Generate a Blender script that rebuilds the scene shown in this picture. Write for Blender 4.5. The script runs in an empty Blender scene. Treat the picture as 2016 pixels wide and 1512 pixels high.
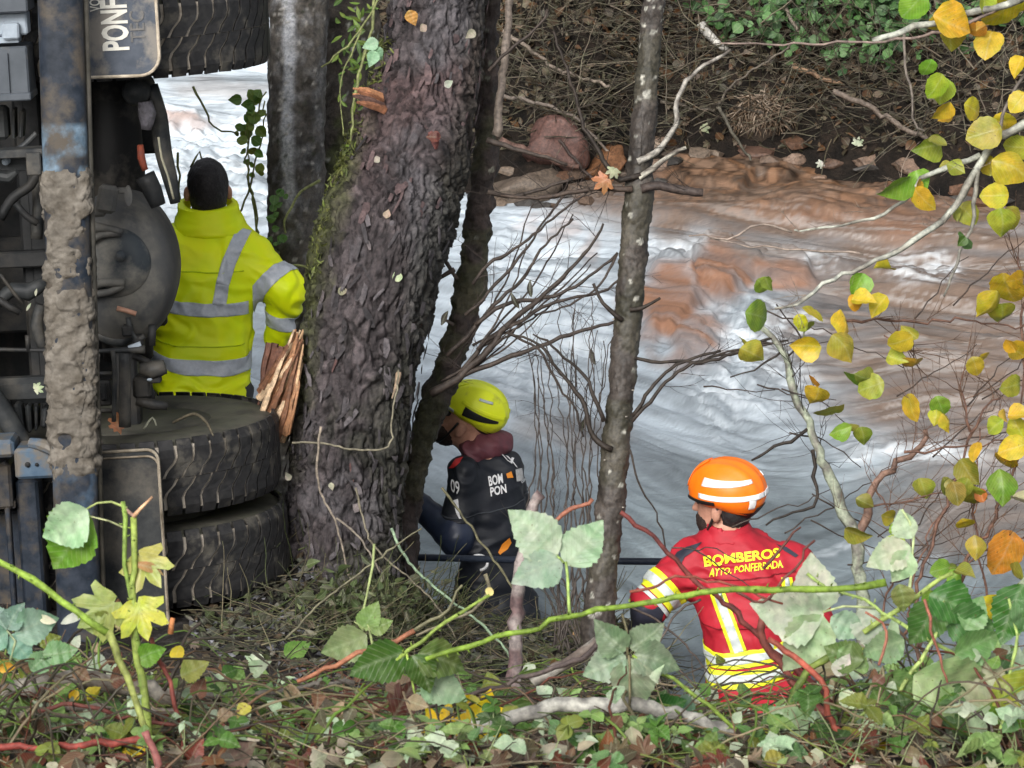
import bpy, bmesh, math, random
import numpy as np
from mathutils import Vector, Matrix
from mathutils.bvhtree import BVHTree
rnd = random.Random(7); rng = np.random.default_rng(7)
S = bpy.context.scene; COL = S.collection

# ---------------------------------------------------------------- camera, sky, light, exposure
PITCH = math.radians(20.0); FPX = 7560.0; CAMZ = 6.14
CAM = np.array([0.0, 0.0, CAMZ])
FWD = np.array([0.0, math.cos(PITCH), -math.sin(PITCH)])
RGT = np.array([1.0, 0.0, 0.0])
UPV = np.array([0.0, math.sin(PITCH), math.cos(PITCH)])
cam = bpy.data.cameras.new('camera'); camo = bpy.data.objects.new('camera', cam); COL.objects.link(camo)
cam.sensor_width = 36.0; cam.lens = 36.0 * FPX / 2016.0
cam.clip_start = 0.1; cam.clip_end = 600.0
cam.dof.use_dof = True; cam.dof.focus_distance = 13.6; cam.dof.aperture_fstop = 26.0
camo.location = CAM; camo.rotation_euler = (math.pi / 2 - PITCH, 0, 0)
S.camera = camo
w = bpy.data.worlds.new('World'); S.world = w; w.use_nodes = True
wn = w.node_tree.nodes; wl = w.node_tree.links
bg = wn['Background']; sky = wn.new('ShaderNodeTexSky'); sky.sky_type = 'NISHITA'; sky.sun_disc = False
sky.sun_elevation = math.radians(36); sky.sun_rotation = math.radians(200)
sky.air_density = 1.0; sky.dust_density = 4.0; sky.ozone_density = 1.0
hs = wn.new('ShaderNodeHueSaturation'); hs.inputs['Saturation'].default_value = 0.22
wl.new(sky.outputs[0], hs.inputs['Color']); wl.new(hs.outputs[0], bg.inputs['Color'])
bg.inputs['Strength'].default_value = 0.11
sl = bpy.data.lights.new('sun', 'SUN'); so = bpy.data.objects.new('sun', sl); COL.objects.link(so)
sl.energy = 1.5; sl.angle = math.radians(25); sl.color = (1.0, 0.98, 0.95)
so.location = (0, 0, 30); so.rotation_euler = (math.radians(54), 0, math.radians(-20))
S.view_settings.view_transform = 'Standard'; S.view_settings.look = 'None'
S.view_settings.exposure = 1.0; S.view_settings.gamma = 1.0; S.view_settings.use_curve_mapping = False
S.cycles.max_bounces = 5; S.cycles.transparent_max_bounces = 6

# ---------------------------------------------------------------- helpers
def P(px, py, d):
    return CAM + FWD * d + RGT * ((px - 1008) / FPX * d) + UPV * ((756 - py) / FPX * d)
def M(n, d): return n / FPX * d
def proj(V):
    q = V - CAM; d = q @ FWD
    return 1008 + (q @ RGT) / d * FPX, 756 - (q @ UPV) / d * FPX, d
def sstep(a, b, x):
    t = np.clip((x - a) / (b - a), 0, 1); return t * t * (3 - 2 * t)

def _hash(ix, iy, iz, s):
    h = (ix.astype(np.int64) * 374761393 + iy.astype(np.int64) * 668265263 + iz.astype(np.int64) * 2147483647 + s * 974634777) & 0xffffffff
    h = ((h ^ (h >> 13)) * 1274126177) & 0xffffffff
    h = ((h ^ (h >> 16)) * 2246822519) & 0xffffffff
    return (h ^ (h >> 15)) & 0xffffffff
def vnoise(p, s=0):
    """value noise, p (N,3) -> [-1,1]"""
    f = np.floor(p); i = f.astype(np.int64); t = p - f; t = t * t * t * (t * (t * 6 - 15) + 10)
    r = 0
    for dx in (0, 1):
        wx = t[:, 0] if dx else 1 - t[:, 0]
        for dy in (0, 1):
            wy = t[:, 1] if dy else 1 - t[:, 1]
            for dz in (0, 1):
                wz = t[:, 2] if dz else 1 - t[:, 2]
                r = r + wx * wy * wz * (_hash(i[:, 0] + dx, i[:, 1] + dy, i[:, 2] + dz, s) / 2147483648.0 - 1)
    return r
def fbm(p, octv=4, s=0, gain=0.5):
    r = 0; a = 1; q = p.copy()
    for k in range(octv):
        r = r + a * vnoise(q, s + k); a *= gain; q = q * 2.03 + 11.7
    return r
def voro(p, s=0):
    """cellular noise: f1, f2 and a value of the nearest cell"""
    i = np.floor(p).astype(np.int64); n = len(p)
    f1 = np.full(n, 9.0); f2 = np.full(n, 9.0); cv = np.zeros(n)
    for dx in (-1, 0, 1):
        for dy in (-1, 0, 1):
            for dz in (-1, 0, 1):
                c = i + np.array([dx, dy, dz])
                h = _hash(c[:, 0], c[:, 1], c[:, 2], s)
                o = np.stack([(h & 1023) / 1023.0, ((h >> 10) & 1023) / 1023.0, ((h >> 20) & 1023) / 1023.0], 1)
                d = np.linalg.norm(c + o - p, axis=1)
                m = d < f1
                f2 = np.where(m, f1, np.minimum(f2, d)); cv = np.where(m, (h & 65535) / 65535.0, cv); f1 = np.where(m, d, f1)
    return f1, f2, cv

def mesh_np(name, V, F, col=None, uv=None, smooth=True):
    V = np.asarray(V, dtype=np.float32); me = bpy.data.meshes.new(name)
    if isinstance(F, np.ndarray): F = [F]
    F = [f for f in F if len(f)]
    me.vertices.add(len(V)); me.vertices.foreach_set('co', V.ravel())
    li = np.concatenate([f.ravel() for f in F]).astype(np.int32)
    tot = np.concatenate([np.full(len(f), f.shape[1]) for f in F]).astype(np.int32)
    st = np.concatenate([[0], np.cumsum(tot)[:-1]]).astype(np.int32)
    me.loops.add(len(li)); me.loops.foreach_set('vertex_index', li)
    me.polygons.add(len(tot)); me.polygons.foreach_set('loop_start', st); me.polygons.foreach_set('loop_total', tot)
    me.polygons.foreach_set('use_smooth', np.full(len(tot), smooth))
    if col is not None:
        c = np.ones((len(V), 4), np.float32); c[:, :3] = col
        a = me.color_attributes.new('col', 'FLOAT_COLOR', 'POINT'); a.data.foreach_set('color', c.ravel())
    if uv is not None:
        l = me.uv_layers.new(name='uv'); l.data.foreach_set('uv', np.asarray(uv, np.float32)[li].ravel())
    me.update(calc_edges=True); me.validate()
    return me
def tag(o, label=None, cat=None, group=None, kind=None):
    if label: o['label'] = label
    if cat: o['category'] = cat
    if group: o['group'] = group
    if kind: o['kind'] = kind
    return o
def link(name, me, mat=None, parent=None, color=None):
    o = bpy.data.objects.new(name, me); COL.objects.link(o)
    if mat is not None and not len(me.materials): me.materials.append(mat)
    if parent is not None: o.parent = parent; o.matrix_parent_inverse = parent.matrix_basis.inverted()
    if color is not None: o.color = (*color, 1)
    return o
def empty(name, loc, label=None, cat=None, group=None):
    o = bpy.data.objects.new(name, None); COL.objects.link(o); o.location = loc; o.empty_display_size = 0.1
    return tag(o, label, cat, group)

class MB:
    """collects vertices, faces, colours, uvs of many shapes into ONE mesh"""
    def __init__(s): s.V = []; s.F = {3: [], 4: []}; s.C = []; s.U = []; s.n = 0
    def add(s, V, F, col=(1, 1, 1), uv=None):
        V = np.asarray(V, float); s.V.append(V)
        for f in (F if isinstance(F, list) else [F]):
            f = np.asarray(f)
            if len(f): s.F[f.shape[1]].append(f + s.n)
        c = np.asarray(col, float); s.C.append(np.broadcast_to(c, (len(V), 3)))
        s.U.append(np.zeros((len(V), 2)) if uv is None else uv); s.n += len(V); return s
    def mesh(s, name, smooth=True):
        F = [np.concatenate(s.F[k]) for k in (3, 4) if s.F[k]]
        return mesh_np(name, np.concatenate(s.V), F, np.concatenate(s.C), np.concatenate(s.U), smooth)
    def build(s, name, mat, parent=None, smooth=True, color=None):
        return link(name, s.mesh(name, smooth), mat, parent, color)

def resample(pts, rad, step):
    pts = np.asarray(pts, float); rad = np.asarray(rad, float); n = len(pts)
    if n == 2: pts = np.array([pts[0], pts.mean(0), pts[1]]); rad = np.array([rad[0], rad.mean(), rad[1]]); n = 3
    ext = np.vstack([2 * pts[0] - pts[1], pts, 2 * pts[-1] - pts[-2]]); er = np.concatenate([[rad[0]], rad, [rad[-1]]])
    out = []; orr = []
    for k in range(n - 1):
        L = np.linalg.norm(pts[k + 1] - pts[k]); m = max(1, int(round(L / step)))
        t = np.arange(m)[:, None] / m
        a, b, c, d = ext[k], ext[k + 1], ext[k + 2], ext[k + 3]
        out.append(0.5 * ((2 * b) + (-a + c) * t + (2 * a - 5 * b + 4 * c - d) * t ** 2 + (-a + 3 * b - 3 * c + d) * t ** 3))
        orr.append(er[k + 1] + (er[k + 2] - er[k + 1]) * t[:, 0])
    out.append(pts[-1:]); orr.append(rad[-1:])
    return np.vstack(out), np.concatenate(orr)
def frames(p):
    n = len(p); t = np.gradient(p, axis=0); t /= np.linalg.norm(t, axis=1)[:, None] + 1e-12
    a = np.array([0, 1.0, 0]) if abs(t[0][1]) < .9 else np.array([1.0, 0, 0])
    N = np.zeros((n, 3)); u = a - t[0] * (a @ t[0]); N[0] = u / np.linalg.norm(u)
    for i in range(1, n):
        u = N[i - 1] - t[i] * (N[i - 1] @ t[i]); N[i] = u / (np.linalg.norm(u) + 1e-12)
    return t, N, np.cross(t, N)
def tube(pts, rad, sides=8, step=None, disp=None, cap=True, ell=None):
    """returns V, [quads, tris], uv; disp(theta, s, pos, r) -> radial offset"""
    p, r = resample(pts, rad, step) if step else (np.asarray(pts, float), np.asarray(rad, float))
    t, N, B = frames(p); n = len(p)
    s = np.concatenate([[0], np.cumsum(np.linalg.norm(np.diff(p, axis=0), axis=1))])
    th = np.arange(sides) / sides * 2 * math.pi
    D = N[:, None, :] * np.cos(th)[None, :, None] + B[:, None, :] * np.sin(th)[None, :, None]
    R = np.repeat(r[:, None], sides, 1)
    V = p[:, None, :] + D * R[:, :, None]
    if disp is not None:
        off = disp(np.tile(th, n), np.repeat(s, sides), V.reshape(-1, 3), R.ravel())
        V = V + D * off.reshape(n, sides)[:, :, None]
    V = V.reshape(-1, 3)
    i = np.arange(n - 1)[:, None] * sides; j = np.arange(sides)[None, :]; j2 = (j + 1) % sides
    Q = np.stack([i + j, i + j2, i + sides + j2, i + sides + j], -1).reshape(-1, 4)
    uv = np.stack([np.tile(th / (2 * math.pi), n), np.repeat(s, sides)], 1)
    T = np.zeros((0, 3), int)
    if cap:
        V = np.vstack([V, p[0], p[-1]]); a = n * sides; jj = np.arange(sides); kk = (jj + 1) % sides
        T = np.vstack([np.stack([kk, jj, np.full(sides, a)], 1), np.stack([(n - 1) * sides + jj, (n - 1) * sides + kk, np.full(sides, a + 1)], 1)])
        uv = np.vstack([uv, [0, 0], [0, s[-1]]])
    return V, [T, Q], uv
def box(c, size, R=None, bev=0.0):
    """box with optionally chamfered vertical silhouette; R 3x3 columns = axes"""
    c = np.asarray(c, float); h = np.asarray(size, float) / 2
    if bev <= 0:
        V = np.array([[x, y, z] for x in (-1, 1) for y in (-1, 1) for z in (-1, 1)], float) * h
        F = np.array([[0, 1, 3, 2], [4, 6, 7, 5], [0, 4, 5, 1], [2, 3, 7, 6], [0, 2, 6, 4], [1, 5, 7, 3]])
        F = [F]
    else:
        b = min(bev, h.min() * .8); V = []; idx = {}
        for x in (-1, 1):
            for y in (-1, 1):
                for z in (-1, 1):
                    for a in range(3):
                        v = np.array([x, y, z]) * (h - b); v[a] = (x, y, z)[a] * h[a]; idx[(x, y, z, a)] = len(V); V.append(v)
        V = np.array(V); Q = []; T = []
        for a in range(3):
            o = [k for k in range(3) if k != a]
            for sgn in (-1, 1):
                q = []
                for (u, v2) in ((-1, -1), (1, -1), (1, 1), (-1, 1)):
                    k = [0, 0, 0]; k[a] = sgn; k[o[0]] = u; k[o[1]] = v2; q.append(idx[(*k, a)])
                Q.append(q)
        for a in range(3):
            o = [k for k in range(3) if k != a]
            for u in (-1, 1):
                for v2 in (-1, 1):
                    q = []
                    for (sg, ax) in ((-1, o[0]), (1, o[0]), (1, o[1]), (-1, o[1])):
                        k = [0, 0, 0]; k[a] = sg; k[o[0]] = u; k[o[1]] = v2; q.append(idx[(*k, ax)])
                    Q.append(q)
        for x in (-1, 1):
            for y in (-1, 1):
                for z in (-1, 1): T.append([idx[(x, y, z, a)] for a in range(3)])
        F = [np.array(Q), np.array(T)]
    if R is not None: V = V @ np.asarray(R).T
    return V + c, F
def fixn(o):
    bm = bmesh.new(); bm.from_mesh(o.data); bmesh.ops.recalc_face_normals(bm, faces=bm.faces); bm.to_mesh(o.data); bm.free(); return o
def rotz(a): c, s = math.cos(a), math.sin(a); return np.array([[c, -s, 0], [s, c, 0], [0, 0, 1.0]])
def rotx(a): c, s = math.cos(a), math.sin(a); return np.array([[1.0, 0, 0], [0, c, -s], [0, s, c]])
def roty(a): c, s = math.cos(a), math.sin(a); return np.array([[c, 0, s], [0, 1.0, 0], [-s, 0, c]])
def basis(zdir, xhint=(1, 0, 0)):
    z = np.asarray(zdir, float); z = z / np.linalg.norm(z); x = np.asarray(xhint, float); x = x - z * (x @ z)
    if np.linalg.norm(x) < 1e-6: x = np.array([0, 1.0, 0]) - z * z[1]
    x /= np.linalg.norm(x); return np.stack([x, np.cross(z, x), z], 1)

# ---------------------------------------------------------------- materials
MATS = {}
def new_mat(name):
    m = bpy.data.materials.new(name); m.use_nodes = True; nt = m.node_tree
    b = nt.nodes['Principled BSDF']; return m, nt, b
def nd(nt, typ, **kw):
    n = nt.nodes.new(typ)
    for k, v in kw.items():
        if k.startswith('i_'):
            n.inputs[k[2:].replace('_', ' ')].default_value = v
        else: setattr(n, k, v)
    return n
def mixc(nt, f, a, b, blend='MIX'):
    n = nt.nodes.new('ShaderNodeMix'); n.data_type = 'RGBA'; n.blend_type = blend
    for s_, v in ((0, f), (6, a), (7, b)):
        if hasattr(v, 'is_output'): nt.links.new(v, n.inputs[s_])
        else: n.inputs[s_].default_value = v if s_ == 0 else (*v[:3], 1)
    return n.outputs[2]
def ramp(nt, src, stops):
    r = nt.nodes.new('ShaderNodeValToRGB'); nt.links.new(src, r.inputs[0]); e = r.color_ramp.elements
    while len(e) < len(stops): e.new(0.5)
    for k, (p, c) in enumerate(stops): e[k].position = p; e[k].color = (*c, 1) if len(c) == 3 else c
    return r.outputs[0]
def noise_n(nt, scale, detail=4, rough=.6, vec=None, dist=0):
    n = nd(nt, 'ShaderNodeTexNoise'); n.inputs['Scale'].default_value = scale; n.inputs['Detail'].default_value = detail
    n.inputs['Roughness'].default_value = rough; n.inputs['Distortion'].default_value = dist
    if vec is None:
        g = nt.nodes.new('ShaderNodeNewGeometry'); vec = g.outputs['Position']
    nt.links.new(vec, n.inputs['Vector']); return n.outputs[0]
def bump_n(nt, b, h, strength=.5, dist=.01):
    n = nd(nt, 'ShaderNodeBump'); n.inputs['Strength'].default_value = strength; n.inputs['Distance'].default_value = dist
    nt.links.new(h, n.inputs['Height']); nt.links.new(n.outputs[0], b.inputs['Normal'])
def simple(name, c1, c2=None, scale=20, rough=.6, bump=.3, bdist=.004, metal=0, spec=.25, detail=5, lo=.35, hi=.65, dirt=None, attr=False, coat=0):
    """noise-mottled surface; dirt=(colour, scale, lo, hi)"""
    if name in MATS: return MATS[name]
    m, nt, b = new_mat(name); n1 = noise_n(nt, scale, detail)
    col = ramp(nt, n1, [(lo, c1), (hi, c2 or tuple(x * .7 for x in c1))])
    if attr:
        a = nd(nt, 'ShaderNodeAttribute', attribute_name='col'); col = mixc(nt, 1.0, col, a.outputs['Color'], 'MULTIPLY')
    if dirt:
        n2 = noise_n(nt, dirt[1], 6, .65); f = ramp(nt, n2, [(dirt[2], (0, 0, 0)), (dirt[3], (1, 1, 1))]); col = mixc(nt, f, col, dirt[0])
    nt.links.new(col, b.inputs['Base Color'])
    b.inputs['Roughness'].default_value = rough; b.inputs['Metallic'].default_value = metal
    b.inputs['Specular IOR Level'].default_value = spec
    if coat: b.inputs['Coat Weight'].default_value = coat; b.inputs['Coat Roughness'].default_value = .15
    if bump: bump_n(nt, b, noise_n(nt, scale * 2.5, 5), bump, bdist)
    MATS[name] = m; return m
def leaf_mat(name, use_obj, transl=.3, rough=.45, veins=True):
    m, nt, b = new_mat(name)
    if use_obj: src = nd(nt, 'ShaderNodeObjectInfo').outputs['Color']
    else: src = nd(nt, 'ShaderNodeAttribute', attribute_name='col').outputs['Color']
    n1 = noise_n(nt, 55, 4); f = ramp(nt, n1, [(.35, (.76, .76, .74)), (.7, (1.12, 1.1, 1.04))])
    col = mixc(nt, 1, src, f, 'MULTIPLY')
    n3 = noise_n(nt, 22, 3, .5); f3 = ramp(nt, n3, [(.40, (1.06, .98, .92)), (.62, (.82, .93, .74))]); col = mixc(nt, 1, col, f3, 'MULTIPLY')
    n2 = noise_n(nt, 130, 3); sp = ramp(nt, n2, [(.66, (0, 0, 0)), (.72, (.75, .75, .75))]); col = mixc(nt, sp, col, (.10, .055, .02))
    if veins:
        u = nd(nt, 'ShaderNodeUVMap'); sx = nd(nt, 'ShaderNodeSeparateXYZ'); nt.links.new(u.outputs[0], sx.inputs[0])
        ab = nd(nt, 'ShaderNodeMath', operation='ABSOLUTE'); nt.links.new(sx.outputs[0], ab.inputs[0])
        mu = nd(nt, 'ShaderNodeMath', operation='MULTIPLY'); nt.links.new(ab.outputs[0], mu.inputs[0]); mu.inputs[1].default_value = 1.1
        su = nd(nt, 'ShaderNodeMath', operation='SUBTRACT'); nt.links.new(sx.outputs[1], su.inputs[0]); nt.links.new(mu.outputs[0], su.inputs[1])
        m7 = nd(nt, 'ShaderNodeMath', operation='MULTIPLY'); nt.links.new(su.outputs[0], m7.inputs[0]); m7.inputs[1].default_value = 8
        fr = nd(nt, 'ShaderNodeMath', operation='PINGPONG'); nt.links.new(m7.outputs[0], fr.inputs[0]); fr.inputs[1].default_value = .5
        a = ramp(nt, fr.outputs[0], [(.0, (1, 1, 1)), (.11, (0, 0, 0))]); c = ramp(nt, ab.outputs[0], [(.0, (1, 1, 1)), (.05, (0, 0, 0))])
        vm = mixc(nt, 1, a, c, 'ADD'); vs = nd(nt, 'ShaderNodeMath', operation='MULTIPLY'); nt.links.new(vm, vs.inputs[0]); vs.inputs[1].default_value = .13
        vs.use_clamp = True; col = mixc(nt, vs.outputs[0], col, (.62, .68, .45)); bump_n(nt, b, vm, .35, .0015)
    nt.links.new(col, b.inputs['Base Color']); b.inputs['Roughness'].default_value = rough; b.inputs['Specular IOR Level'].default_value = .35
    out = nt.nodes['Material Output']; tr = nd(nt, 'ShaderNodeBsdfTranslucent'); nt.links.new(col, tr.inputs['Color'])
    mx = nd(nt, 'ShaderNodeMixShader'); mx.inputs[0].default_value = transl
    nt.links.new(b.outputs[0], mx.inputs[1]); nt.links.new(tr.outputs[0], mx.inputs[2]); nt.links.new(mx.outputs[0], out.inputs['Surface'])
    MATS[name] = m; return m
LEAF_O = leaf_mat('leaf_surface', True, .3, .4); LEAF_S = leaf_mat('litter_leaf_surface', False, .2, .5)
def twig_mat(name):
    m, nt, b = new_mat(name); src = nd(nt, 'ShaderNodeAttribute', attribute_name='col').outputs['Color']
    n1 = noise_n(nt, 60, 4); f = ramp(nt, n1, [(.35, (.55, .55, .55)), (.65, (1.25, 1.25, 1.2))]); col = mixc(nt, 1, src, f, 'MULTIPLY')
    nt.links.new(col, b.inputs['Base Color']); b.inputs['Roughness'].default_value = .6; b.inputs['Specular IOR Level'].default_value = .25
    bump_n(nt, b, noise_n(nt, 150, 3), .5, .002); return m
TWIG = twig_mat('twig_bark')
# ---------------------------------------------------------------- terrain
def near_z(x, y):
    base = lambda ys, zs: np.interp(y, ys, zs)
    zl = base([-6, 3, 6.5, 7.9, 8.6, 9.6, 11, 12, 13, 13.5, 14.2, 15.2, 17, 30], [6.0, 4.25, 3.0, 2.49, 1.95, 1.35, 1.0, .86, .74, .42, .0, -.4, -.75, -.9])
    zm = base([-6, 3, 6.5, 7.9, 8.6, 9.6, 11, 12, 12.6, 13.4, 13.9, 15.2, 17, 30], [6.0, 4.25, 3.0, 2.44, 1.75, 1.2, .80, .58, .46, .26, -.05, -.5, -.75, -.9])
    zr = base([-6, 3, 6.5, 7.9, 8.6, 9.6, 10.6, 11.6, 12.4, 14, 17, 30], [6.0, 4.25, 3.0, 2.45, 1.7, .95, .4, .0, -.45, -.55, -.75, -.9])
    a = sstep(-.75, .05, x); b = sstep(.45, .85, x)
    dip = .075 * np.exp(-((x - .60) / .17) ** 2) * sstep(6.6, 7.4, y) * sstep(9.5, 8.6, y)
    return (zl * (1 - a) + zm * a) * (1 - b) + zr * b - dip
def far_z(x, y):
    e = 20.35 + .12 * np.sin(x * 1.7 + .4) - .55 * np.exp(-((x - .25) / .45) ** 2) + 4.2 * sstep(-.75, -1.45, x) - .75 * sstep(1.6, 2.9, x)
    t = y - e
    return np.where(t < 0, t * .45, np.where(t < 2.6, t * .80, 2.08 + (t - 2.6) * .35))
def axis_grid(segs):
    out = []
    for a, b, st in segs: out.append(np.arange(a, b - 1e-6, st))
    out.append([segs[-1][1]]); return np.concatenate(out)
def sheet(name, xs, ys, zf, mat, colf=None):
    X, Y = np.meshgrid(xs, ys); x = X.ravel(); y = Y.ravel(); z = zf(x, y)
    V = np.stack([x, y, z], 1); nx = len(xs); ny = len(ys)
    i = np.arange(ny - 1)[:, None] * nx; j = np.arange(nx - 1)[None, :]
    Q = np.stack([i + j, i + j + 1, i + nx + j + 1, i + nx + j], -1).reshape(-1, 4)
    me = mesh_np(name, V, Q, None if colf is None else colf(V)); o = link(name, me, mat); o['kind'] = 'structure'; return o
def soil_mat(name, c1, c2, c3, sc=9):
    m, nt, b = new_mat(name); n1 = noise_n(nt, sc, 8, .7); n2 = noise_n(nt, sc * 7, 5, .7)
    c = ramp(nt, n1, [(.32, c1), (.5, c2), (.68, c3)]); f = ramp(nt, n2, [(.3, (.45, .45, .45)), (.7, (1.3, 1.3, 1.3))])
    nt.links.new(mixc(nt, 1, c, f, 'MULTIPLY'), b.inputs['Base Color']); b.inputs['Roughness'].default_value = .8; b.inputs['Specular IOR Level'].default_value = .2
    bump_n(nt, b, n2, 1.0, .02); return m
def nz_near(x, y):
    p = np.stack([x, y, 0 * x], 1); return near_z(x, y) + .03 * fbm(p * 2.2, 3, 3) + .022 * fbm(p * 9, 4, 9)
def nz_far(x, y):
    p = np.stack([x, y, 0 * x], 1); k = sstep(-.2, .6, y - 20.2)
    return far_z(x, y) + (.02 + .10 * k) * fbm(p * 2.3, 4, 21) + .03 * k * fbm(p * 11, 3, 5)
def xg(dense, h=2.0): return axis_grid([(-60, -12, 4), (-12, -h, .5), (-h, h, dense), (h, 12, .5), (12, 60, 4)])
sheet('near_bank', xg(.022, 2.1), axis_grid([(-20, 4, 1), (4, 15.2, .03), (15.2, 17.6, .2)]), nz_near, soil_mat('dark_gravel_soil', (.012, .010, .009), (.035, .03, .026), (.10, .09, .085), 16))
sheet('far_bank', xg(.03, 2.9), axis_grid([(17.5, 19.4, .2), (19.4, 23.4, .03), (23.4, 40, 1), (40, 300, 20)]), nz_far, soil_mat('dark_bank_soil', (.006, .005, .004), (.016, .012, .009), (.04, .028, .02), 8))
def ground(px, py, far=False):
    """where the ray through a pixel meets the bank"""
    r = FWD + RGT * ((px - 1008) / FPX) + UPV * ((756 - py) / FPX)
    ts = np.arange(18.5, 26, .02) if far else np.arange(5.5, 17, .02)
    q = CAM + r * ts[:, None]; z = (nz_far if far else nz_near)(q[:, 0], q[:, 1]); k = np.argmax(q[:, 2] < z)
    return q[k], ts[k]

# ---------------------------------------------------------------- river
# real features of the water, placed on the ground plane: (px, py, rx, ry, weight)
BROWN = [(1650, 395, 520, 110, 1), (1300, 380, 240, 70, .9), (1880, 520, 330, 150, .95), (1900, 740, 340, 170, .9), (1700, 660, 200, 150, .8), (1980, 980, 260, 150, .65), (1560, 470, 260, 80, .8), (1130, 850, 110, 45, .45), (1800, 620, 260, 90, .5), (430, 175, 130, 25, .4)]
ORANGE = [(1320, 590, 85, 70, 1), (1425, 530, 66, 56, 1), (1530, 540, 95, 30, .8), (1360, 670, 60, 60, .75), (1650, 400, 170, 45, .6), (1440, 340, 160, 30, .7), (370, 240, 60, 13, .55), (1090, 450, 45, 30, .35), (1770, 420, 120, 60, .5), (1160, 500, 30, 40, .3)]
WHITE = [(1375, 530, 26, 55, 1), (1440, 600, 60, 36, .7), (1820, 520, 90, 36, .6), (1480, 700, 110, 110, .9), (1330, 500, 60, 22, .6), (1420, 770, 60, 90, .9), (1600, 510, 80, 18, .5), (1560, 640, 60, 40, .5), (1780, 890, 160, 20, .6), (1700, 1090, 160, 14, .4), (1060, 640, 170, 200, .6), (430, 330, 200, 120, .8)]
def gauss(V, L):
    a, b, _ = proj(V); r = 0
    wp = np.stack([a / 60, b / 45, 0 * a], 1); a = a + 28 * fbm(wp, 3, 61); b = b + 16 * fbm(wp, 3, 77)
    for (x, y, rx, ry, k) in L: r = np.maximum(r, k * sstep(1.35, .55, np.sqrt(((a - x) / rx) ** 2 + ((b - y) / ry) ** 2)))
    return r
def flow_uv(x, y):
    # current bends from left-to-right at the far side to down-right near this bank
    q = np.stack([x, y, 0 * x], 1); wx = .12 * fbm(q * .9, 2, 31); wy = .14 * fbm(q * .9, 2, 37)
    a = np.radians(-20 - 40 * sstep(20.0, 14.5, y) * sstep(2.2, .6, x - .12 * (17 - y))); X = x + wx; Y = y + wy - 16
    return X * np.cos(a) + Y * np.sin(a), -X * np.sin(a) + Y * np.cos(a)
def water_z(x, y):
    u, v = flow_uv(x, y); P3 = lambda a, b, k: np.stack([u * a, v * b, np.full(len(x), k)], 1)
    V = np.stack([x, y, 0 * x], 1); W = gauss(V, WHITE); O = gauss(V, ORANGE)
    z = .048 * fbm(P3(.8, 2.0, 0), 3, 40) + .016 * fbm(P3(1.8, 8, 3), 3, 44) + .007 * fbm(P3(4, 34, 5), 3, 48)
    z = z + W * (.03 * fbm(P3(9, 16, 7), 4, 52) + .012 * np.abs(fbm(V * 32, 3, 57))) + .10 * O * sstep(.1, .9, O)
    return z * (.4 + .6 * sstep(12, 15, y)) + .0
def water_col(V):
    x, y = V[:, 0], V[:, 1]; u, v = flow_uv(x, y); B = gauss(V, BROWN); O = gauss(V, ORANGE); W = gauss(V, WHITE)
    st = fbm(np.stack([u * 1.3, v * 11, 0 * u], 1), 4, 70, .62); st2 = fbm(np.stack([u * 4.5, v * 48, 0 * u + 4], 1), 3, 75); big = fbm(np.stack([u * .8, v * 2.2, 0 * u + 8], 1), 3, 81)
    a, b, _ = proj(V)
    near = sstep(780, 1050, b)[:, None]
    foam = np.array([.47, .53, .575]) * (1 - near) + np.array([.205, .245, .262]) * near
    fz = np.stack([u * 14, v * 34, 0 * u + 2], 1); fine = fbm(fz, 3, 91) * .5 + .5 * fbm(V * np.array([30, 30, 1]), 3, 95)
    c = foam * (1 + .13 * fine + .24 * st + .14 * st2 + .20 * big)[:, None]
    murk = np.array([.175, .125, .095]) * (1 + .22 * st + .16 * st2)[:, None]
    f = np.clip(B * 1.15 + .22 * B * st - .08, 0, 1)[:, None]; c = c * (1 - f) + murk * f
    f = np.clip(W * (1 - .85 * O) * (.45 + .7 * st + .5 * st2 + .8 * fine), 0, .95)[:, None]; c = c * (1 - f) + np.array([.74, .79, .82]) * f
    f = np.clip(O * (.95 + .3 * st), 0, 1)[:, None] ; c = c * (1 - f) + (np.array([.29, .15, .09]) * (1 + .22 * st + .12 * st2)[:, None]) * f
    f = (sstep(.35, .95, st + .7 * st2 + .3 * big) * .55 * B)[:, None]; c = c * (1 - f) + np.array([.42, .40, .38]) * f
    # pebbly river bed showing through in the shallows by the far shore
    sh = sstep(470, 350, b) * sstep(1150, 1350, a) * (.55 + .45 * sstep(-.3, .3, big)); qq = np.stack([x, y, 0 * x], 1); qq = qq + .06 * np.stack([fbm(qq * 9, 2, 3), fbm(qq * 9, 2, 4), 0 * x], 1); f1, f2, cv = voro(qq * np.array([13, 9, 1]), 5)
    c = c * (1 - sh[:, None]) + ((np.array([.20, .105, .055]) * (1 - cv * .5)[:, None] + np.array([.10, .10, .09]) * (cv * .5)[:, None]) * (.45 + .75 * sstep(.0, .35, f2 - f1) + .25 * st + .2 * st2)[:, None]) * sh[:, None]
    return np.clip(c, .01, .9)
def water_mat():
    m, nt, b = new_mat('river_water'); src = nd(nt, 'ShaderNodeAttribute', attribute_name='col').outputs['Color']
    nt.links.new(src, b.inputs['Base Color']); b.inputs['Roughness'].default_value = .42; b.inputs['IOR'].default_value = 1.33
    b.inputs['Specular IOR Level'].default_value = .5
    g = nd(nt, 'ShaderNodeNewGeometry'); mp = nd(nt, 'ShaderNodeMapping'); nt.links.new(g.outputs['Position'], mp.inputs[0]); mp.inputs['Rotation'].default_value = (0, 0, math.radians(35)); mp.inputs['Scale'].default_value = (1, 5, 1)
    bump_n(nt, b, noise_n(nt, 5, 6, .6, mp.outputs[0], .4), .35, .03); return m
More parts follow.
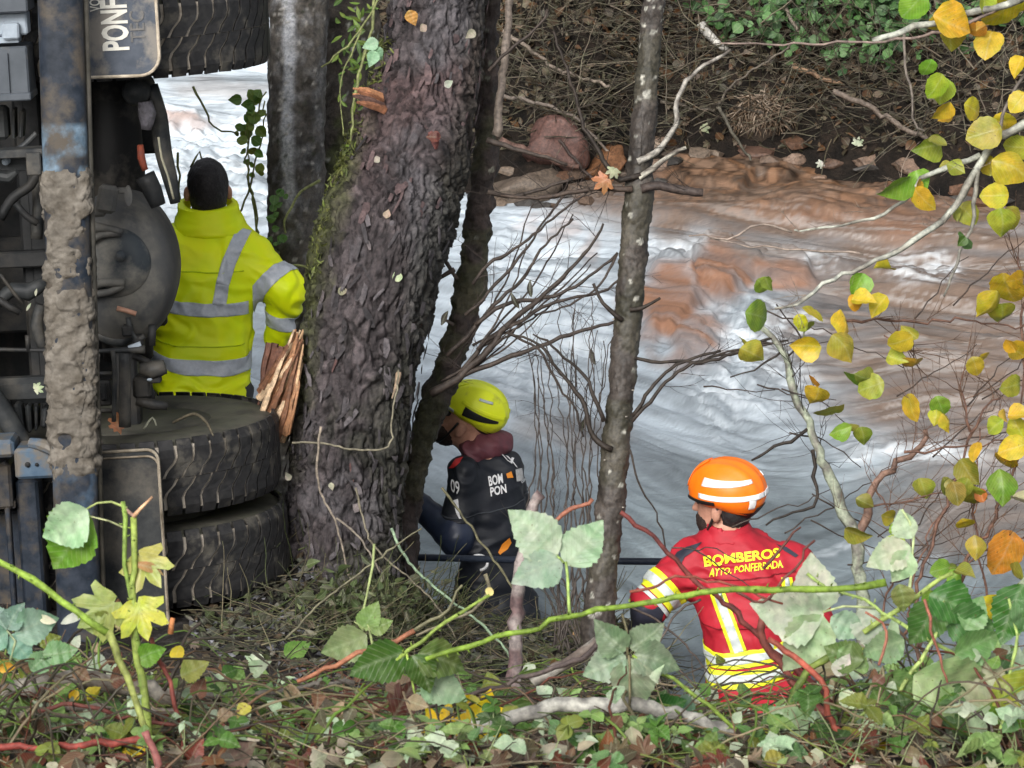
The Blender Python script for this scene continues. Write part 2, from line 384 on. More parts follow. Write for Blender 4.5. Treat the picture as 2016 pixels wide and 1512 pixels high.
sheet('river_water', xg(.014, 2.9), axis_grid([(10.5, 13.5, .04), (13.5, 23, .02), (23, 27, .1)]), water_z, water_mat(), water_col)
# ---------------------------------------------------------------- bark, branches, leaves
def bark_mat(name, bump=.8, dist=.006, sc=45):
    m, nt, b = new_mat(name); src = nd(nt, 'ShaderNodeAttribute', attribute_name='col').outputs['Color']
    n1 = noise_n(nt, sc, 6, .7); f = ramp(nt, n1, [(.3, (.45, .45, .47)), (.5, (1, 1, 1)), (.72, (1.7, 1.65, 1.6))])
    nt.links.new(mixc(nt, 1, src, f, 'MULTIPLY'), b.inputs['Base Color']); b.inputs['Roughness'].default_value = .55
    b.inputs['Specular IOR Level'].default_value = .3
    bump_n(nt, b, noise_n(nt, sc * 1.6, 6, .7), bump, dist); return m
BARK = bark_mat('tree_bark', 1.0, .011, 38); BARKS = bark_mat('smooth_bark', .5, .003, 70)
DARK = (.035, .027, .022); GREY = (.13, .11, .095); LICH = (.40, .42, .35); RED = (.17, .04, .03); GREEN = (.26, .36, .07); RUST = (.32, .12, .06); TAN = (.25, .19, .13); OLIVE = (.14, .15, .05)
def pline(L, d):
    """polyline of (px, py[, depth offset]) at depth d"""
    return np.array([P(q[0], q[1], d + (q[2] if len(q) > 2 else 0)) for q in L])
def wob(p, amp, s):
    n = len(p); k = np.arange(n)[:, None] * .9
    q = np.stack([fbm(np.hstack([k, np.full((n, 1), s + a * 7.3), np.zeros((n, 1))]), 2, 5) for a in range(3)], 1)
    e = np.minimum(1, np.arange(n) / 3)[:, None]; return p + q * amp * e
def limb(L, d, r0, r1, col, sides=6, step=.03, amp=.006, s=None, spots=None):
    """one branch as geometry; r in photo pixels"""
    pts = pline(L, d); p, r = resample(pts, np.linspace(M(r0, d), M(r1, d), len(pts)), step)
    p = wob(p, amp, rnd.random() * 90 if s is None else s)
    ph = rnd.random() * 9
    V, F, uv = tube(p, r, sides, disp=lambda th, ss, q, rr: rr * (.16 * vnoise(q * 60, 3) + .22 * np.maximum(0, vnoise(q * 22, 9))))
    C = np.tile(np.array(col, float), (len(V), 1)) * (1 + .3 * vnoise(V * 25, 8))[:, None]
    if spots is not None:
        k = sstep(.05, .3, vnoise(V * np.array([45, 45, 60.]), 12) + .25)[:, None]; C = C * (1 - k) + np.array(spots) * (1 + .2 * vnoise(V * 90, 2))[:, None] * k
    return V, F, C, uv
def twigs(mb, base, dirv, L, r, depth, col, n=3, spread=.7, curl=.35, sides=4):
    """recursive random twig"""
    m = max(4, int(L / .03)); p = [np.array(base, float)]; d = np.array(dirv, float); d /= np.linalg.norm(d)
    for k in range(m):
        d = d + rng.normal(0, curl * .35, 3) * np.array([1, .6, 1]); d /= np.linalg.norm(d); p.append(p[-1] + d * L / m)
    p = np.array(p); V, F, uv = tube(p, np.linspace(r, r * .35, len(p)), sides, cap=False)
    mb.add(V, F, np.array(col) * (.7 + .6 * rnd.random()), uv)
    if depth > 0:
        for k in range(n):
            i = rnd.randint(1, m - 1); q = p[i + 1] - p[i]; q = q / np.linalg.norm(q) + rng.normal(0, spread, 3) * np.array([1, .7, 1])
            twigs(mb, p[i], q, L * rnd.uniform(.35, .65), r * .55, depth - 1, col, n, spread, curl, sides)

# leaf templates: base at origin, grows along +Y to length 1, faces +Z
def leaf_tpl(prof, n=8, fold=.25, droop=.3, serr=0., curl=0., seed=0):
    rs = random.Random(seed); V = []; U = []; la, lb, lc = rs.uniform(.88, 1.1), rs.uniform(.88, 1.1), rs.uniform(-.07, .07)
    for i in range(n + 1):
        t = i / n; wv = np.interp(t, [a for a, _ in prof], [b for _, b in prof]); z = -droop * t * t + .03 * rs.uniform(-1, 1)
        for k in (-1, -.5, 0, .5, 1):
            ww = wv * (1 + (serr if (i % 2) and abs(k) == 1 else 0) + (.04 * rs.uniform(-1, 1) if abs(k) == 1 else 0))
            x = k * ww * (la if k > 0 else lb); V.append((x + lc * math.sin(t * 3.1), t, z + fold * abs(x) - curl * x * x + .02 * rs.uniform(-1, 1) * abs(k))); U.append((x, t))
    Q = [[i * 5 + j, i * 5 + j + 1, i * 5 + 5 + j + 1, i * 5 + 5 + j] for i in range(n) for j in range(4)]
    return np.array(V), np.array(Q), np.array(U)
def lobed_tpl(R, fold=.15, seed=0, cup=.25):
    """lobed leaf from polar outline R = [(angle deg from tip, radius)] mirrored"""
    rs = random.Random(seed); pts = [(a, r) for a, r in R] + [(-a, r) for a, r in reversed(R) if a not in (0, 180)]
    V = [(0, .38, 0)]; 
    for f in (.5, 1.0):
        for a, r in pts:
            t = math.radians(a); x = math.sin(t) * r * f; y = .38 + math.cos(t) * r * f; V.append((x, y, -cup * (x * x + (y - .38) ** 2) + fold * abs(x) * .6 + rs.uniform(-.03, .03)))
    n = len(pts); T = [[0, 1 + (k + 1) % n, 1 + k] for k in range(n)]; Q = [[1 + k, 1 + (k + 1) % n, 1 + n + (k + 1) % n, 1 + n + k] for k in range(n)]
    V = np.array(V); return V, [np.array(T), np.array(Q)], V[:, :2]
OV = [(0, .02), (.07, .17), (.2, .31), (.36, .36), (.55, .31), (.75, .19), (.9, .08), (1, .002)]
RD = [(0, .05), (.06, .22), (.2, .38), (.42, .46), (.65, .43), (.85, .28), (.95, .14), (1, .02)]
LN = [(0, .02), (.2, .12), (.45, .17), (.75, .11), (1, .004)]
T_OV = [leaf_tpl(OV, 20, f, d, .10, c, s) for s, (f, d, c) in enumerate([(.3, .25, .1), (.15, .1, .2), (.5, .4, 0)])]
RD2 = [(0, .04), (.05, .2), (.17, .37), (.35, .43), (.55, .38), (.75, .25), (.9, .10), (1, .003)]
T_RD = [leaf_tpl(RD, 10, .25, .45, .05, .5, 0), leaf_tpl(RD2, 10, .6, .25, .05, .1, 1), leaf_tpl(RD2, 10, -.5, .6, .04, .3, 2), leaf_tpl(RD, 10, .8, -.3, .05, .6, 3)]
T_LN = [leaf_tpl(LN, 6, .4, .3, 0, 0, 2), leaf_tpl(LN, 6, .1, -.2, 0, .3, 3)]
MAPLE = [(0, .62), (10, .50), (18, .42), (26, .30), (36, .52), (47, .62), (56, .5), (64, .46), (74, .30), (86, .46), (100, .50), (112, .34), (140, .26), (165, .22), (180, .12)]
OAK = [(0, .60), (14, .50), (22, .36), (32, .50), (44, .46), (56, .26), (70, .38), (86, .34), (105, .2), (130, .28), (155, .20), (180, .36)]
T_MP = [lobed_tpl(MAPLE, .2, 1, .5), lobed_tpl(MAPLE, -.2, 2, -.4), lobed_tpl(OAK, .3, 3, .6)]
T_SM = [leaf_tpl(OV, 4, .3, .3, 0, 0, 7), leaf_tpl(RD, 4, .2, .2, 0, .2, 8), leaf_tpl(LN, 3, .3, .4, 0, 0, 9)]
_tm = {}
def leaf_mesh(key, T, k):
    if (key, k) not in _tm:
        V, F, U = T[k]; me = mesh_np('leaf_' + key, V, F, None, U); me.materials.append(LEAF_O); _tm[(key, k)] = me
    return _tm[(key, k)]
def place_leaf(name, key, T, k, pos, size, ang, color, parent=None, tilt=.5, normal=None, roll=None):
    """ang: screen angle of the leaf axis in degrees (0 right, 90 up)"""
    n = (-FWD if normal is None else np.asarray(normal, float)) + rng.normal(0, tilt * .6, 3); n /= np.linalg.norm(n)
    y = RGT * math.cos(math.radians(ang)) + UPV * math.sin(math.radians(ang)); y = y - n * (n @ y); y /= np.linalg.norm(y); x = np.cross(y, n)
    Mx = Matrix(((x[0] * size, y[0] * size, n[0] * size, pos[0]), (x[1] * size, y[1] * size, n[1] * size, pos[1]), (x[2] * size, y[2] * size, n[2] * size, pos[2]), (0, 0, 0, 1)))
    o = bpy.data.objects.new(name, leaf_mesh(key, T, k)); COL.objects.link(o); o.color = (*color, 1)
    if parent is not None: o.parent = parent; o.matrix_parent_inverse = parent.matrix_basis.inverted()
    o.matrix_basis = Mx; return o
def leaf_cloud(mb, T, pos, size, normals, cols, spin=None):
    """many leaves into one mesh; arrays"""
    n = len(pos)
    if spin is None: spin = rng.uniform(0, 2 * math.pi, n)
    ks = rng.integers(0, len(T), n)
    N = normals / np.linalg.norm(normals, axis=1)[:, None]
    a = np.tile([1.0, 0, 0], (n, 1)); a = a - N * np.sum(a * N, 1)[:, None]; a /= np.linalg.norm(a, axis=1)[:, None]; b = np.cross(N, a)
    Y = a * np.cos(spin)[:, None] + b * np.sin(spin)[:, None]; X = np.cross(Y, N)
    for k in range(len(T)):
        V, F, U = T[k]; F = F if isinstance(F, list) else [F]; m = np.where(ks == k)[0]
        if not len(m): continue
        W = pos[m][:, None, :] + size[m][:, None, None] * (V[None, :, 0:1] * X[m][:, None, :] + V[None, :, 1:2] * Y[m][:, None, :] + V[None, :, 2:3] * N[m][:, None, :])
        off = (np.arange(len(m)) * len(V))[:, None, None]
        mb.add(W.reshape(-1, 3), [(f[None] + off).reshape(-1, f.shape[1]) for f in F], np.repeat(cols[m], len(V), 0), np.tile(U, (len(m), 1)))

# ---------------------------------------------------------------- the big leaning trunk
def trunk(name, L, d, sides, step, dispf, colf, mat, parent):
    pts = pline([(q[0], q[1], q[3] if len(q) > 3 else 0) for q in L], d); rad = np.array([M(q[2], d) for q in L]) * (.95 if sides == 300 else 1)
    V, F, uv = tube(pts, rad, sides, step, dispf)
    return link(name, mesh_np(name, V, F, colf(V, uv), uv), mat, parent)
BIG = [(1010, -900, 62, .5), (940, -350, 76, .4), (890, -120, 88, .3), (869, 0, 93, .25), (833, 200, 112, .2), (805, 300, 124, .15), (772, 400, 128, .1), (745, 500, 129, 0), (728, 600, 127, 0), (712, 700, 124, 0), (694, 800, 128, 0), (684, 900, 120, 0), (678, 1000, 118, 0), (674, 1100, 126, 0), (668, 1190, 150, 0), (665, 1300, 160, 0)]
d = 14.0; t = empty('leaning_tree', P(668, 1180, d), 'massive leaning tree trunk with rough flaking purple grey bark between the workers', 'tree')
BP = np.array([21, 21, 4.2])
def bq(th, s, q, r):
    wv = q + .045 * np.stack([fbm(q * 9, 2, 3), fbm(q * 9, 2, 8), fbm(q * 9, 2, 13)], 1)
    return wv
def big_disp(th, s, q, r):
    wv = bq(th, s, q, r); f1, f2, cv = voro(wv * BP, 4); g1, g2, cw = voro(wv * np.array([52, 52, 17.]) + wv[:, [0]] * 9, 9)
    k = sstep(0, .17, f2 - f1); big = .020 * fbm(q * 3.2, 3, 2)
    tilt = (cv - .5) * .012
    return (.019 * k + tilt) + .007 * sstep(0, .3, g2 - g1) * (cw * 1.3) + big + .009 * fbm(q * np.array([80, 80, 20.]), 3, 17) - .012
def big_col(V, uv):
    f1, f2, cv = voro(bq(0, 0, V, 0) * BP, 4); n = fbm(V * 4, 3, 40); a, b, _ = proj(V)
    c = np.array([.072, .060, .062]) * (.55 + .9 * cv)[:, None]
    k = (sstep(.0, .5, n) * .7)[:, None]; c = c * (1 - k) + np.array([.12, .112, .12]) * k
    k = (sstep(-.1, .5, fbm(V * 3.1, 3, 55)) * sstep(500, 0, b) * .8)[:, None]; c = c * (1 - k) + np.array([.115, .065, .062]) * k
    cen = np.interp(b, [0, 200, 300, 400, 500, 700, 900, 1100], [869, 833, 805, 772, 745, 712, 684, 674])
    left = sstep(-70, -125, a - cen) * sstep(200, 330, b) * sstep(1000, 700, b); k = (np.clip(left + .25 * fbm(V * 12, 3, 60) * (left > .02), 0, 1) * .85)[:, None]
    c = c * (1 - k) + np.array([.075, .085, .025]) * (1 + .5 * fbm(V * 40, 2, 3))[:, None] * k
    k = (np.clip(sstep(.1, .5, fbm(V * 5, 3, 66)) * sstep(500, 900, b) * .6 + sstep(30, 110, a - cen) * .65, 0, .8))[:, None]; c = c * (1 - k) + np.array([.036, .038, .026]) * k  # green-black moss low down, plus right-side shade painted into the bark colour
    return c * .95 * (.35 + .65 * sstep(0, .22, f2 - f1))[:, None]
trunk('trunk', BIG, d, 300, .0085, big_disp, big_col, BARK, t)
# loose bark flakes standing proud of the trunk
pts = pline([(q[0], q[1], q[3]) for q in BIG], d); rad = np.array([M(q[2], d) for q in BIG]) * .95; cp, cr = resample(pts, rad, .01); ct, cn, cb = frames(cp)
mb = MB(); vis = [i for i in range(len(cp)) if cp[i][2] < P(0, -100, d)[2] and cp[i][2] > P(0, 1150, d)[2]]
for k in range(700):
    i = rnd.choice(vis); th = rnd.uniform(0, 2 * math.pi); dr = cn[i] * math.cos(th) + cb[i] * math.sin(th)
    if dr @ FWD > .3: continue
    L = rnd.uniform(.025, .085); wd = rnd.uniform(.008, .026); q = cp[i] + dr * (cr[i] + rnd.uniform(.0, .016))
    ax = ct[i] + np.cross(dr, ct[i]) * rnd.gauss(0, .35) + dr * rnd.gauss(0, .12); R = basis(dr + rng.normal(0, .12, 3), ax)
    V = np.array([(-.5, -.45, 0), (-.1, -.55, .2), (.42, -.4, .1), (.5, .25, 0), (.05, .55, .2), (-.45, .35, .1), (-.1, 0, .4), (0, 0, -.4)]) * np.array([L, wd, .007]) * (1 + rng.normal(0, .12, (8, 3)))
    T = np.array([[6, j, (j + 1) % 6] for j in range(6)] + [[7, (j + 1) % 6, j] for j in range(6)])
    g = rnd.random(); c = np.array([.085, .076, .08]) * rnd.uniform(.3, 1.5) if g < .93 else (np.array([.12, .065, .06]) if g < .97 else np.array([.14, .12, .12]))
    if q[2] > P(0, 400, d)[2] and g > .4: c = np.array([.11, .075, .075]) * rnd.uniform(.6, 1.3)
    mb.add(V @ R.T + q, T, c)
tag(mb.build('bark_flakes', BARK, t, False), kind='stuff')
# moss tufts and pale lichen spots
mb = MB(); N_ = 1500; idx = rng.choice([i for i in vis if P(0, 130, d)[2] > cp[i][2] > P(0, 560, d)[2]], N_); ppos = []; nor = []
for i in idx:
    dr = -RGT * rnd.uniform(.8, 1) - FWD * rnd.uniform(-.1, .55) + rng.normal(0, .1, 3); dr -= ct[i] * (dr @ ct[i]); dr /= np.linalg.norm(dr); ppos.append(cp[i] + dr * (cr[i] + .012)); nor.append(dr + rng.normal(0, .8, 3))
leaf_cloud(mb, T_SM[2:], np.array(ppos), rng.uniform(.01, .035, N_), np.array(nor), np.array([.13, .15, .035]) * rng.uniform(.4, 1.5, (N_, 1)))
tag(mb.build('moss', LEAF_S, t), kind='stuff')
WOOD = bark_mat('torn_wood_grain', .6, .004, 60)
def splinter(L, d_, w0, col, parent, name='splinter', flare=False):
    V, F, C, uv = limb(L, d_, w0 * (.3 if flare else 1), w0 * (1.1 if flare else .25), col, 5, .03, .003); o = link(name, mesh_np(name, V, F, C, uv, False), WOOD, parent); return o
for k in range(56):
    x0 = 594 - rnd.uniform(-4, 16); y0 = 648 + rnd.uniform(0, 70); x1 = x0 - rnd.uniform(28, 84) * (1 - (y0 - 648) / 260); y1 = rnd.choice([rnd.uniform(760, 820), rnd.uniform(835, 870)])
    c = [(.42, .27, .15), (.30, .15, .075), (.16, .075, .04), (.50, .36, .23)][k % 4]
    splinter([(x0, y0, -.01), ((x0 + x1) / 2 + rnd.uniform(-6, 6), (y0 + y1) / 2, -.05 - .03 * rnd.random()), (x1, y1, -.03)], 13.83 + rnd.uniform(0, .06), rnd.uniform(4, 9), c, t, 'splinter', True)
for k in range(9):
    splinter([(530 + k * 4, 690 + rnd.uniform(-20, 20)), (515 + k * 3, 760), (508 + rnd.uniform(-8, 14), 812)], 13.98, rnd.uniform(4, 8), (.12, .05, .03), t)
for k in range(8):   # snapped stub high on the trunk
    a = rnd.uniform(-14, 12); splinter([(752 + a * .4, 205 + a), (722, 192 + a * 1.2, -.05), (698 + rnd.uniform(-4, 10), 188 + a * 1.3, -.07)], 13.98, rnd.uniform(7, 12), [(.42, .2, .1), (.2, .09, .05), (.1, .06, .05)][k % 3], t, 'broken_stub')
splinter([(848, 262), (858, 290, -.04), (862, 262, -.09)], 13.86, 7, (.12, .045, .04), t, 'broken_stub')
splinter([(629, 830, 0), (637, 848, -.02), (632, 866, -.02)], 13.83, 7, (.5, .3, .18), t, 'broken_stub')
splinter([(785, 735, 0), (780, 760, -.03), (771, 785, -.03)], 13.8, 6, (.3, .22, .15), t, 'broken_stub')

# ---------------------------------------------------------------- the other trunks
def smooth_disp(a, b, sc=14):
    return lambda th, s, q, r: a * fbm(q * sc, 4, 5) + b * fbm(q * np.array([60, 60, 160.]), 3, 6)
def birch_col(V, uv):
    a, b, _ = proj(V); c = np.array([.06, .053, .045]) * (1 + .5 * fbm(V * 14, 3, 3))[:, None]
    cen = np.interp(b, [0, 500], [587, 580]); k = np.clip(sstep(20, 4, np.abs(a - cen + 14 + 8 * fbm(V * 6, 2, 4))) * sstep(520, 250, b) + .3 * fbm(V * 25, 3, 9), 0, 1)[:, None]
    c = c * (1 - k) + np.array([.33, .34, .36]) * k
    f1, f2, cv = voro(V * np.array([30, 30, 62.]), 8); k = ((cv > .72) * sstep(.42, .25, f1))[:, None]; c = c * (1 - k) + np.array([.27, .26, .24]) * k
    k = ((cv < .22) * sstep(.4, .2, f1) * .8)[:, None]; return c * (1 - k) + np.array([.03, .035, .02]) * k
t = empty('pale_barked_tree', P(570, 1060, 15.2), 'upright tree with mottled bark and whitish streak behind the yellow jacketed worker', 'tree')
trunk('trunk', [(590, -900, 52), (588, -100, 58), (587, 0, 58), (584, 250, 55), (580, 500, 51), (574, 700, 52), (570, 900, 58), (566, 1120, 80)], 15.2, 90, .012, smooth_disp(.012, .003), birch_col, BARKS, t)
def dark_col(c0, moss=.5, patch=0, lich=(.45, .46, .40), ylim=(0, 330), seed=3):
    def f(V, uv):
        a, b, _ = proj(V); c = np.array(c0) * (1 + .5 * fbm(V * 10, 3, seed))[:, None]
        k = (sstep(.0, .5, fbm(V * 6, 3, seed + 4)) * moss)[:, None]; c = c * (1 - k) + np.array([.06, .07, .025]) * k
        f1, f2, cv = voro(V * np.array([34, 34, 50.]) + .2 * fbm(V * 70, 2, 6)[:, None], seed); th = patch * (.14 + .86 * sstep(ylim[1] + 60, ylim[0], b)); k = ((cv < th) * sstep(.5, .38, f1))[:, None]
        return c * (1 - k) + np.array(lich) * (.7 + .5 * vnoise(V * 120, 3))[:, None] * k
    return f
t = empty('mossy_tree', P(635, 1000, 15.7), 'dark mossy trunk standing close behind the leaning tree', 'tree')
trunk('trunk', [(730, -900, 40), (705, -100, 48), (698, 0, 50), (676, 200, 52), (656, 400, 52), (640, 600, 54), (632, 1080, 70)], 15.7, 70, .014, smooth_disp(.02, .004), dark_col((.06, .05, .04), .8, .12), BARK, t)
t_dark = empty('forked_dark_tree', P(800, 1120, 14.5), 'dark crooked tree forking beside the right edge of the leaning trunk', 'tree')
trunk('trunk', [(968, -900, 14), (966, -60, 18), (964, 0, 19), (960, 130, 21), (957, 280, 23), (946, 400, 25), (936, 500, 26), (918, 600, 29), (892, 700, 26), (862, 780, 28), (836, 850, 28), (814, 950, 24), (799, 1040, 26), (793, 1130, 34), (792, 1200, 44), (797, 1330, 60)], 14.5, 64, .010, smooth_disp(.014, .004, 18), dark_col((.045, .034, .03), .4, .10, (.25, .25, .2)), BARK, t_dark)
t_lich = empty('lichen_spotted_tree', P(1180, 1200, 13.8), 'slim upright tree with white lichen patches above the water right of centre', 'tree')
trunk('trunk', [(1300, -900, 15), (1290, -80, 19), (1287, 0, 20), (1272, 180, 23), (1258, 370, 27), (1246, 500, 28), (1229, 700, 26), (1216, 850, 27), (1201, 1000, 28), (1190, 1100, 27), (1181, 1190, 30), (1176, 1300, 38), (1172, 1420, 44)], 13.8, 80, .008, smooth_disp(.006, .003, 20), dark_col((.05, .042, .036), .15, .36, (.36, .35, .30), (0, 300)), BARKS, t_lich)
for q in [(1207, 629), (1245, 768), (1226, 998), (1232, 820), (1190, 905)]:   # lenticels and knots, raised
    V, F = box(P(q[0], q[1], 13.8) - FWD * M(29, 13.8), (.008, .004, .004)); o = link('knot', mesh_np('knot', V, F, (.3, .27, .23)), BARKS, t_lich)

def add_limb(parent, L, d, r0, r1, col, name='branch', spots=None, amp=.006, sides=6):
    V, F, C, uv = limb(L, d, r0, r1, col, sides, .03, amp, None, spots); return link(name, mesh_np(name, V, F, C, uv), TWIG, parent)
def tw(parent, L, d, n, col, Lr=(.08, .25), r=.0016, depth=1, up=.3, spread=.8):
    """fine twigs sprouting along a polyline, one part"""
    pts, _ = resample(pline(L, d), np.zeros(len(L)), .02); mb = MB()
    for k in range(n):
        i = rnd.randrange(1, len(pts) - 1) if len(pts) > 2 else 0; q = pts[i] - pts[i - 1]; q = q / (np.linalg.norm(q) + 1e-9) + rng.normal(0, spread, 3) * np.array([1, .6, 1]) + np.array([0, 0, up])
        twigs(mb, pts[i], q, rnd.uniform(*Lr), r, depth, col)
    o = mb.build('twigs', TWIG, parent); o['kind'] = 'stuff'; return o
# branches of the lichen tree
for L, r0, r1, c, sp in [
    ([(1262, 372), (1300, 366), (1340, 374), (1384, 381)], 9, 9, (.06, .045, .04), None),
    ([(1255, 318), (1290, 300), (1320, 262), (1336, 228), (1332, 200), (1352, 160), (1385, 128), (1440, 98)], 7, 3, GREY, (.32, .3, .27)),
    ([(1258, 350), (1290, 330), (1320, 305), (1352, 292)], 7, 4, GREY, (.42, .4, .34)),
    ([(1262, 345), (1235, 352), (1210, 350), (1180, 300), (1150, 250), (1135, 190), (1110, 120), (1090, 60)], 6, 2.5, DARK, None),
    ([(1245, 372), (1170, 372), (1100, 385), (1040, 392), (985, 385)], 6, 3, (.07, .05, .04), None),
    ([(1225, 630), (1200, 610), (1180, 585), (1168, 560)], 5, 3, DARK, None),
    ([(1240, 610), (1265, 605), (1300, 588)], 5, 3, DARK, None),
    ([(1245, 820), (1280, 770), (1310, 735), (1360, 705), (1420, 690)], 4, 2.5, DARK, None),
    ([(1244, 830), (1290, 775), (1345, 725), (1400, 712), (1460, 690), (1510, 675)], 4, 3, DARK, None),
    ([(1250, 705), (1300, 713), (1350, 712), (1420, 700), (1500, 682), (1550, 672)], 3.5, 2, DARK, None),
    ([(1205, 885), (1165, 860), (1150, 800), (1110, 740), (1060, 680), (1000, 655)], 6, 2, DARK, None),
    ([(1190, 830), (1170, 780), (1150, 740), (1100, 690), (1050, 660)], 5, 2, DARK, None),
    ([(1240, 885), (1262, 960), (1290, 1010), (1312, 1075)], 2.5, 1.5, DARK, None)]:
    add_limb(t_lich, L, 13.75, r0, r1, c, spots=sp)
for L, n in [([(1255, 318), (1336, 228), (1352, 160)], 7), ([(1210, 350), (1150, 250), (1110, 120)], 10), ([(1245, 372), (1100, 385), (985, 385)], 14), ([(1165, 860), (1110, 740), (1000, 655)], 18), ([(1280, 770), (1420, 690)], 8), ([(1384, 381), (1350, 376)], 3)]:
    tw(t_lich, L, 13.75, n, DARK, (.06, .2), .0015)
for q, s_, c in [((1205, 345), 46, (.45, .19, .1)), ((1213, 325), 30, (.42, .45, .33))]:
    place_leaf('caught_leaf', 'mp', T_MP, 0, P(*q, 13.7), M(s_, 13.7), rnd.uniform(200, 300), c, t_lich)
# fan of branches of the forked dark tree
FAN = [([(848, 775), (900, 745), (960, 690), (1000, 640), (1060, 590), (1110, 545), (1150, 500), (1190, 440)], 9, 2),
 ([(870, 760), (920, 735), (980, 712), (1050, 685), (1120, 660), (1215, 632)], 6, 3),
 ([(905, 735), (960, 672), (1010, 640), (1080, 600), (1150, 582), (1195, 570), (1235, 540)], 5, 2),
 ([(935, 640), (990, 600), (1050, 590), (1105, 578), (1160, 545), (1215, 500)], 5, 2.5),
 ([(930, 560), (960, 520), (1000, 500), (1040, 470), (1100, 420), (1160, 375)], 4, 2),
 ([(915, 620), (950, 590), (975, 560), (1020, 510), (1070, 440), (1110, 385)], 4, 2),
 ([(880, 700), (940, 640), (985, 590), (1035, 540), (1065, 490), (1130, 430)], 5, 2),
 ([(958, 275), (1010, 292), (1060, 305), (1120, 325)], 6, 3), ([(960, 378), (1010, 385), (1060, 375), (1130, 350)], 5, 3),
 ([(900, 550), (880, 520), (868, 500), (862, 480)], 4, 3), ([(893, 640), (878, 630), (868, 640)], 4, 2), ([(895, 530), (870, 545), (858, 548)], 5, 3),
 ([(1215, 500), (1205, 520), (1180, 560), (1120, 600), (1050, 620)], 3, 2), ([(1000, 655), (1060, 690), (1100, 760), (1130, 800), (1150, 860)], 3, 2), ([(962, 140), (1010, 90), (1050, 60), (1080, 20)], 4, 2)]
for L, r0, r1 in FAN:
    add_limb(t_dark, L, 14.2, r0, r1, (.05, .038, .032) if r0 < 10 else (.06, .05, .045), spots=None, amp=.005)
for k in range(9):
    x0 = rnd.uniform(865, 960); y0 = 1500 - x0 * .86 + rnd.uniform(-30, 20); a = math.radians(rnd.uniform(28, 66)); Ln = rnd.uniform(150, 390); L = [(x0, y0), (x0 + Ln * .5 * math.cos(a), y0 - Ln * .5 * math.sin(a)), (min(1225, x0 + Ln * math.cos(a + .12)), y0 - Ln * math.sin(a + .12))]
    add_limb(t_dark, L, 14.25 + rnd.uniform(-.1, .15), 2.6, 1.2, (.05, .038, .032), amp=.005)
for L, r0, r1 in FAN[:7]: tw(t_dark, L, 14.2, 6, (.06, .045, .04), (.08, .3), .0016)
add_limb(t_dark, [(1008, -60), (1000, 60), (988, 160), (976, 272)], 14.3, 8, 9, (.16, .13, .11), 'dead_stem')
# hanging thin stems over the white water
sh = empty('bare_shrub', P(1130, 1180, 13.9), 'thin leafless shrub with thread like twigs between the yellow helmet and the lichen tree', 'shrub')
for k in range(16):
    x0 = 1050 + k * 9 + rnd.uniform(-15, 15); top = rnd.uniform(560, 760); x1 = x0 + rnd.uniform(-50, 50)
    L = [(1120 + rnd.uniform(-40, 50), 1290), (x0, 1060), (x0 + rnd.uniform(-20, 20), 900), (x1, top)]; add_limb(sh, L, 13.9, 2.4, 1.0, (.055, .045, .04), 'stem', amp=.008)
    if k % 2: tw(sh, L, 13.9, 5, (.06, .05, .045), (.06, .22), .0012, 1)
for q in [(1022, 607), (1172, 718), (1046, 585), (1145, 850), (870, 640)]:
    place_leaf('withered_leaf', 'ln', T_LN, 0, P(q[0], q[1], 14), M(34, 14), rnd.uniform(60, 120), (.03, .025, .02), sh)
# vine stems with small green leaves by the hi-vis worker
vn = empty('green_climber', P(500, 560, 15.0), 'slender climbing stems with small green leaves left of the pale barked trunk', 'vine')
for L in [[(555, 640), (520, 520), (495, 380), (486, 290), (505, 220), (525, 180)], [(440, 560), (470, 440), (495, 350), (515, 270), (522, 200)], [(480, 640), (508, 450), (490, 360), (485, 260)], [(380, 170), (420, 250), (470, 260)], [(350, 300), (352, 400), (345, 440)], [(375, 330), (395, 300), (405, 335)]]:
    add_limb(vn, L, 15.0, 2.6, 1.4, OLIVE, 'stem', amp=.01)
for k in range(34):
    q = (rnd.gauss(497, 16), rnd.uniform(185, 345)); place_leaf('leaf', 'rd', T_RD, k % 4, P(*q, 15.0 + rnd.uniform(-.05, .05)), M(rnd.uniform(12, 28), 15), rnd.uniform(0, 360), (.10 + .1 * rnd.random(), .20 + .08 * rnd.random(), .04), vn)
for k in range(14):
    q = (rnd.gauss(540, 9), rnd.uniform(370, 500)); place_leaf('leaf', 'rd', T_RD, k % 4, P(*q, 14.98), M(rnd.uniform(10, 22), 15), rnd.uniform(0, 360), (.09, .20, .05), vn)
gr = empty('hanging_vine', P(690, 500, 13.7), 'pale green arching stems with bright moss hanging in front of the mossy trunk', 'vine')
for L, r in [([(740, -60), (735, 40), (712, 130), (698, 200), (690, 275)], 3.5), ([(770, -40), (700, 70), (650, 120), (632, 132)], 2.5), ([(630, 355), (590, 380), (565, 420), (560, 460)], 3), ([(640, 525), (600, 524), (560, 524)], 3), ([(712, 60), (690, 110), (670, 180), (676, 270)], 2)]:
    add_limb(gr, L, 14.0 if L[0][0] > 700 else 14.9, r, r * .7, (.22, .24, .10), 'stem')
for k in range(60):
    q = (rnd.gauss(700, 20), rnd.choice([rnd.gauss(110, 20), rnd.gauss(200, 40), rnd.gauss(30, 30)])); place_leaf('leaf', 'ln', T_LN, k % 2, P(*q, 14.1 + rnd.uniform(-.04, .1)), M(rnd.uniform(14, 30), 14), rnd.uniform(0, 360), rnd.choice([(.14, .26, .04), (.2, .3, .05), (.09, .17, .04)]), gr)
for q in [(745, 82, 200), (735, 92, 300), (738, 100, 250)]: place_leaf('leaf', 'ov', T_OV, 0, P(q[0], q[1], 13.8), M(34, 13.8), q[2], (.35, .55, .42), gr)
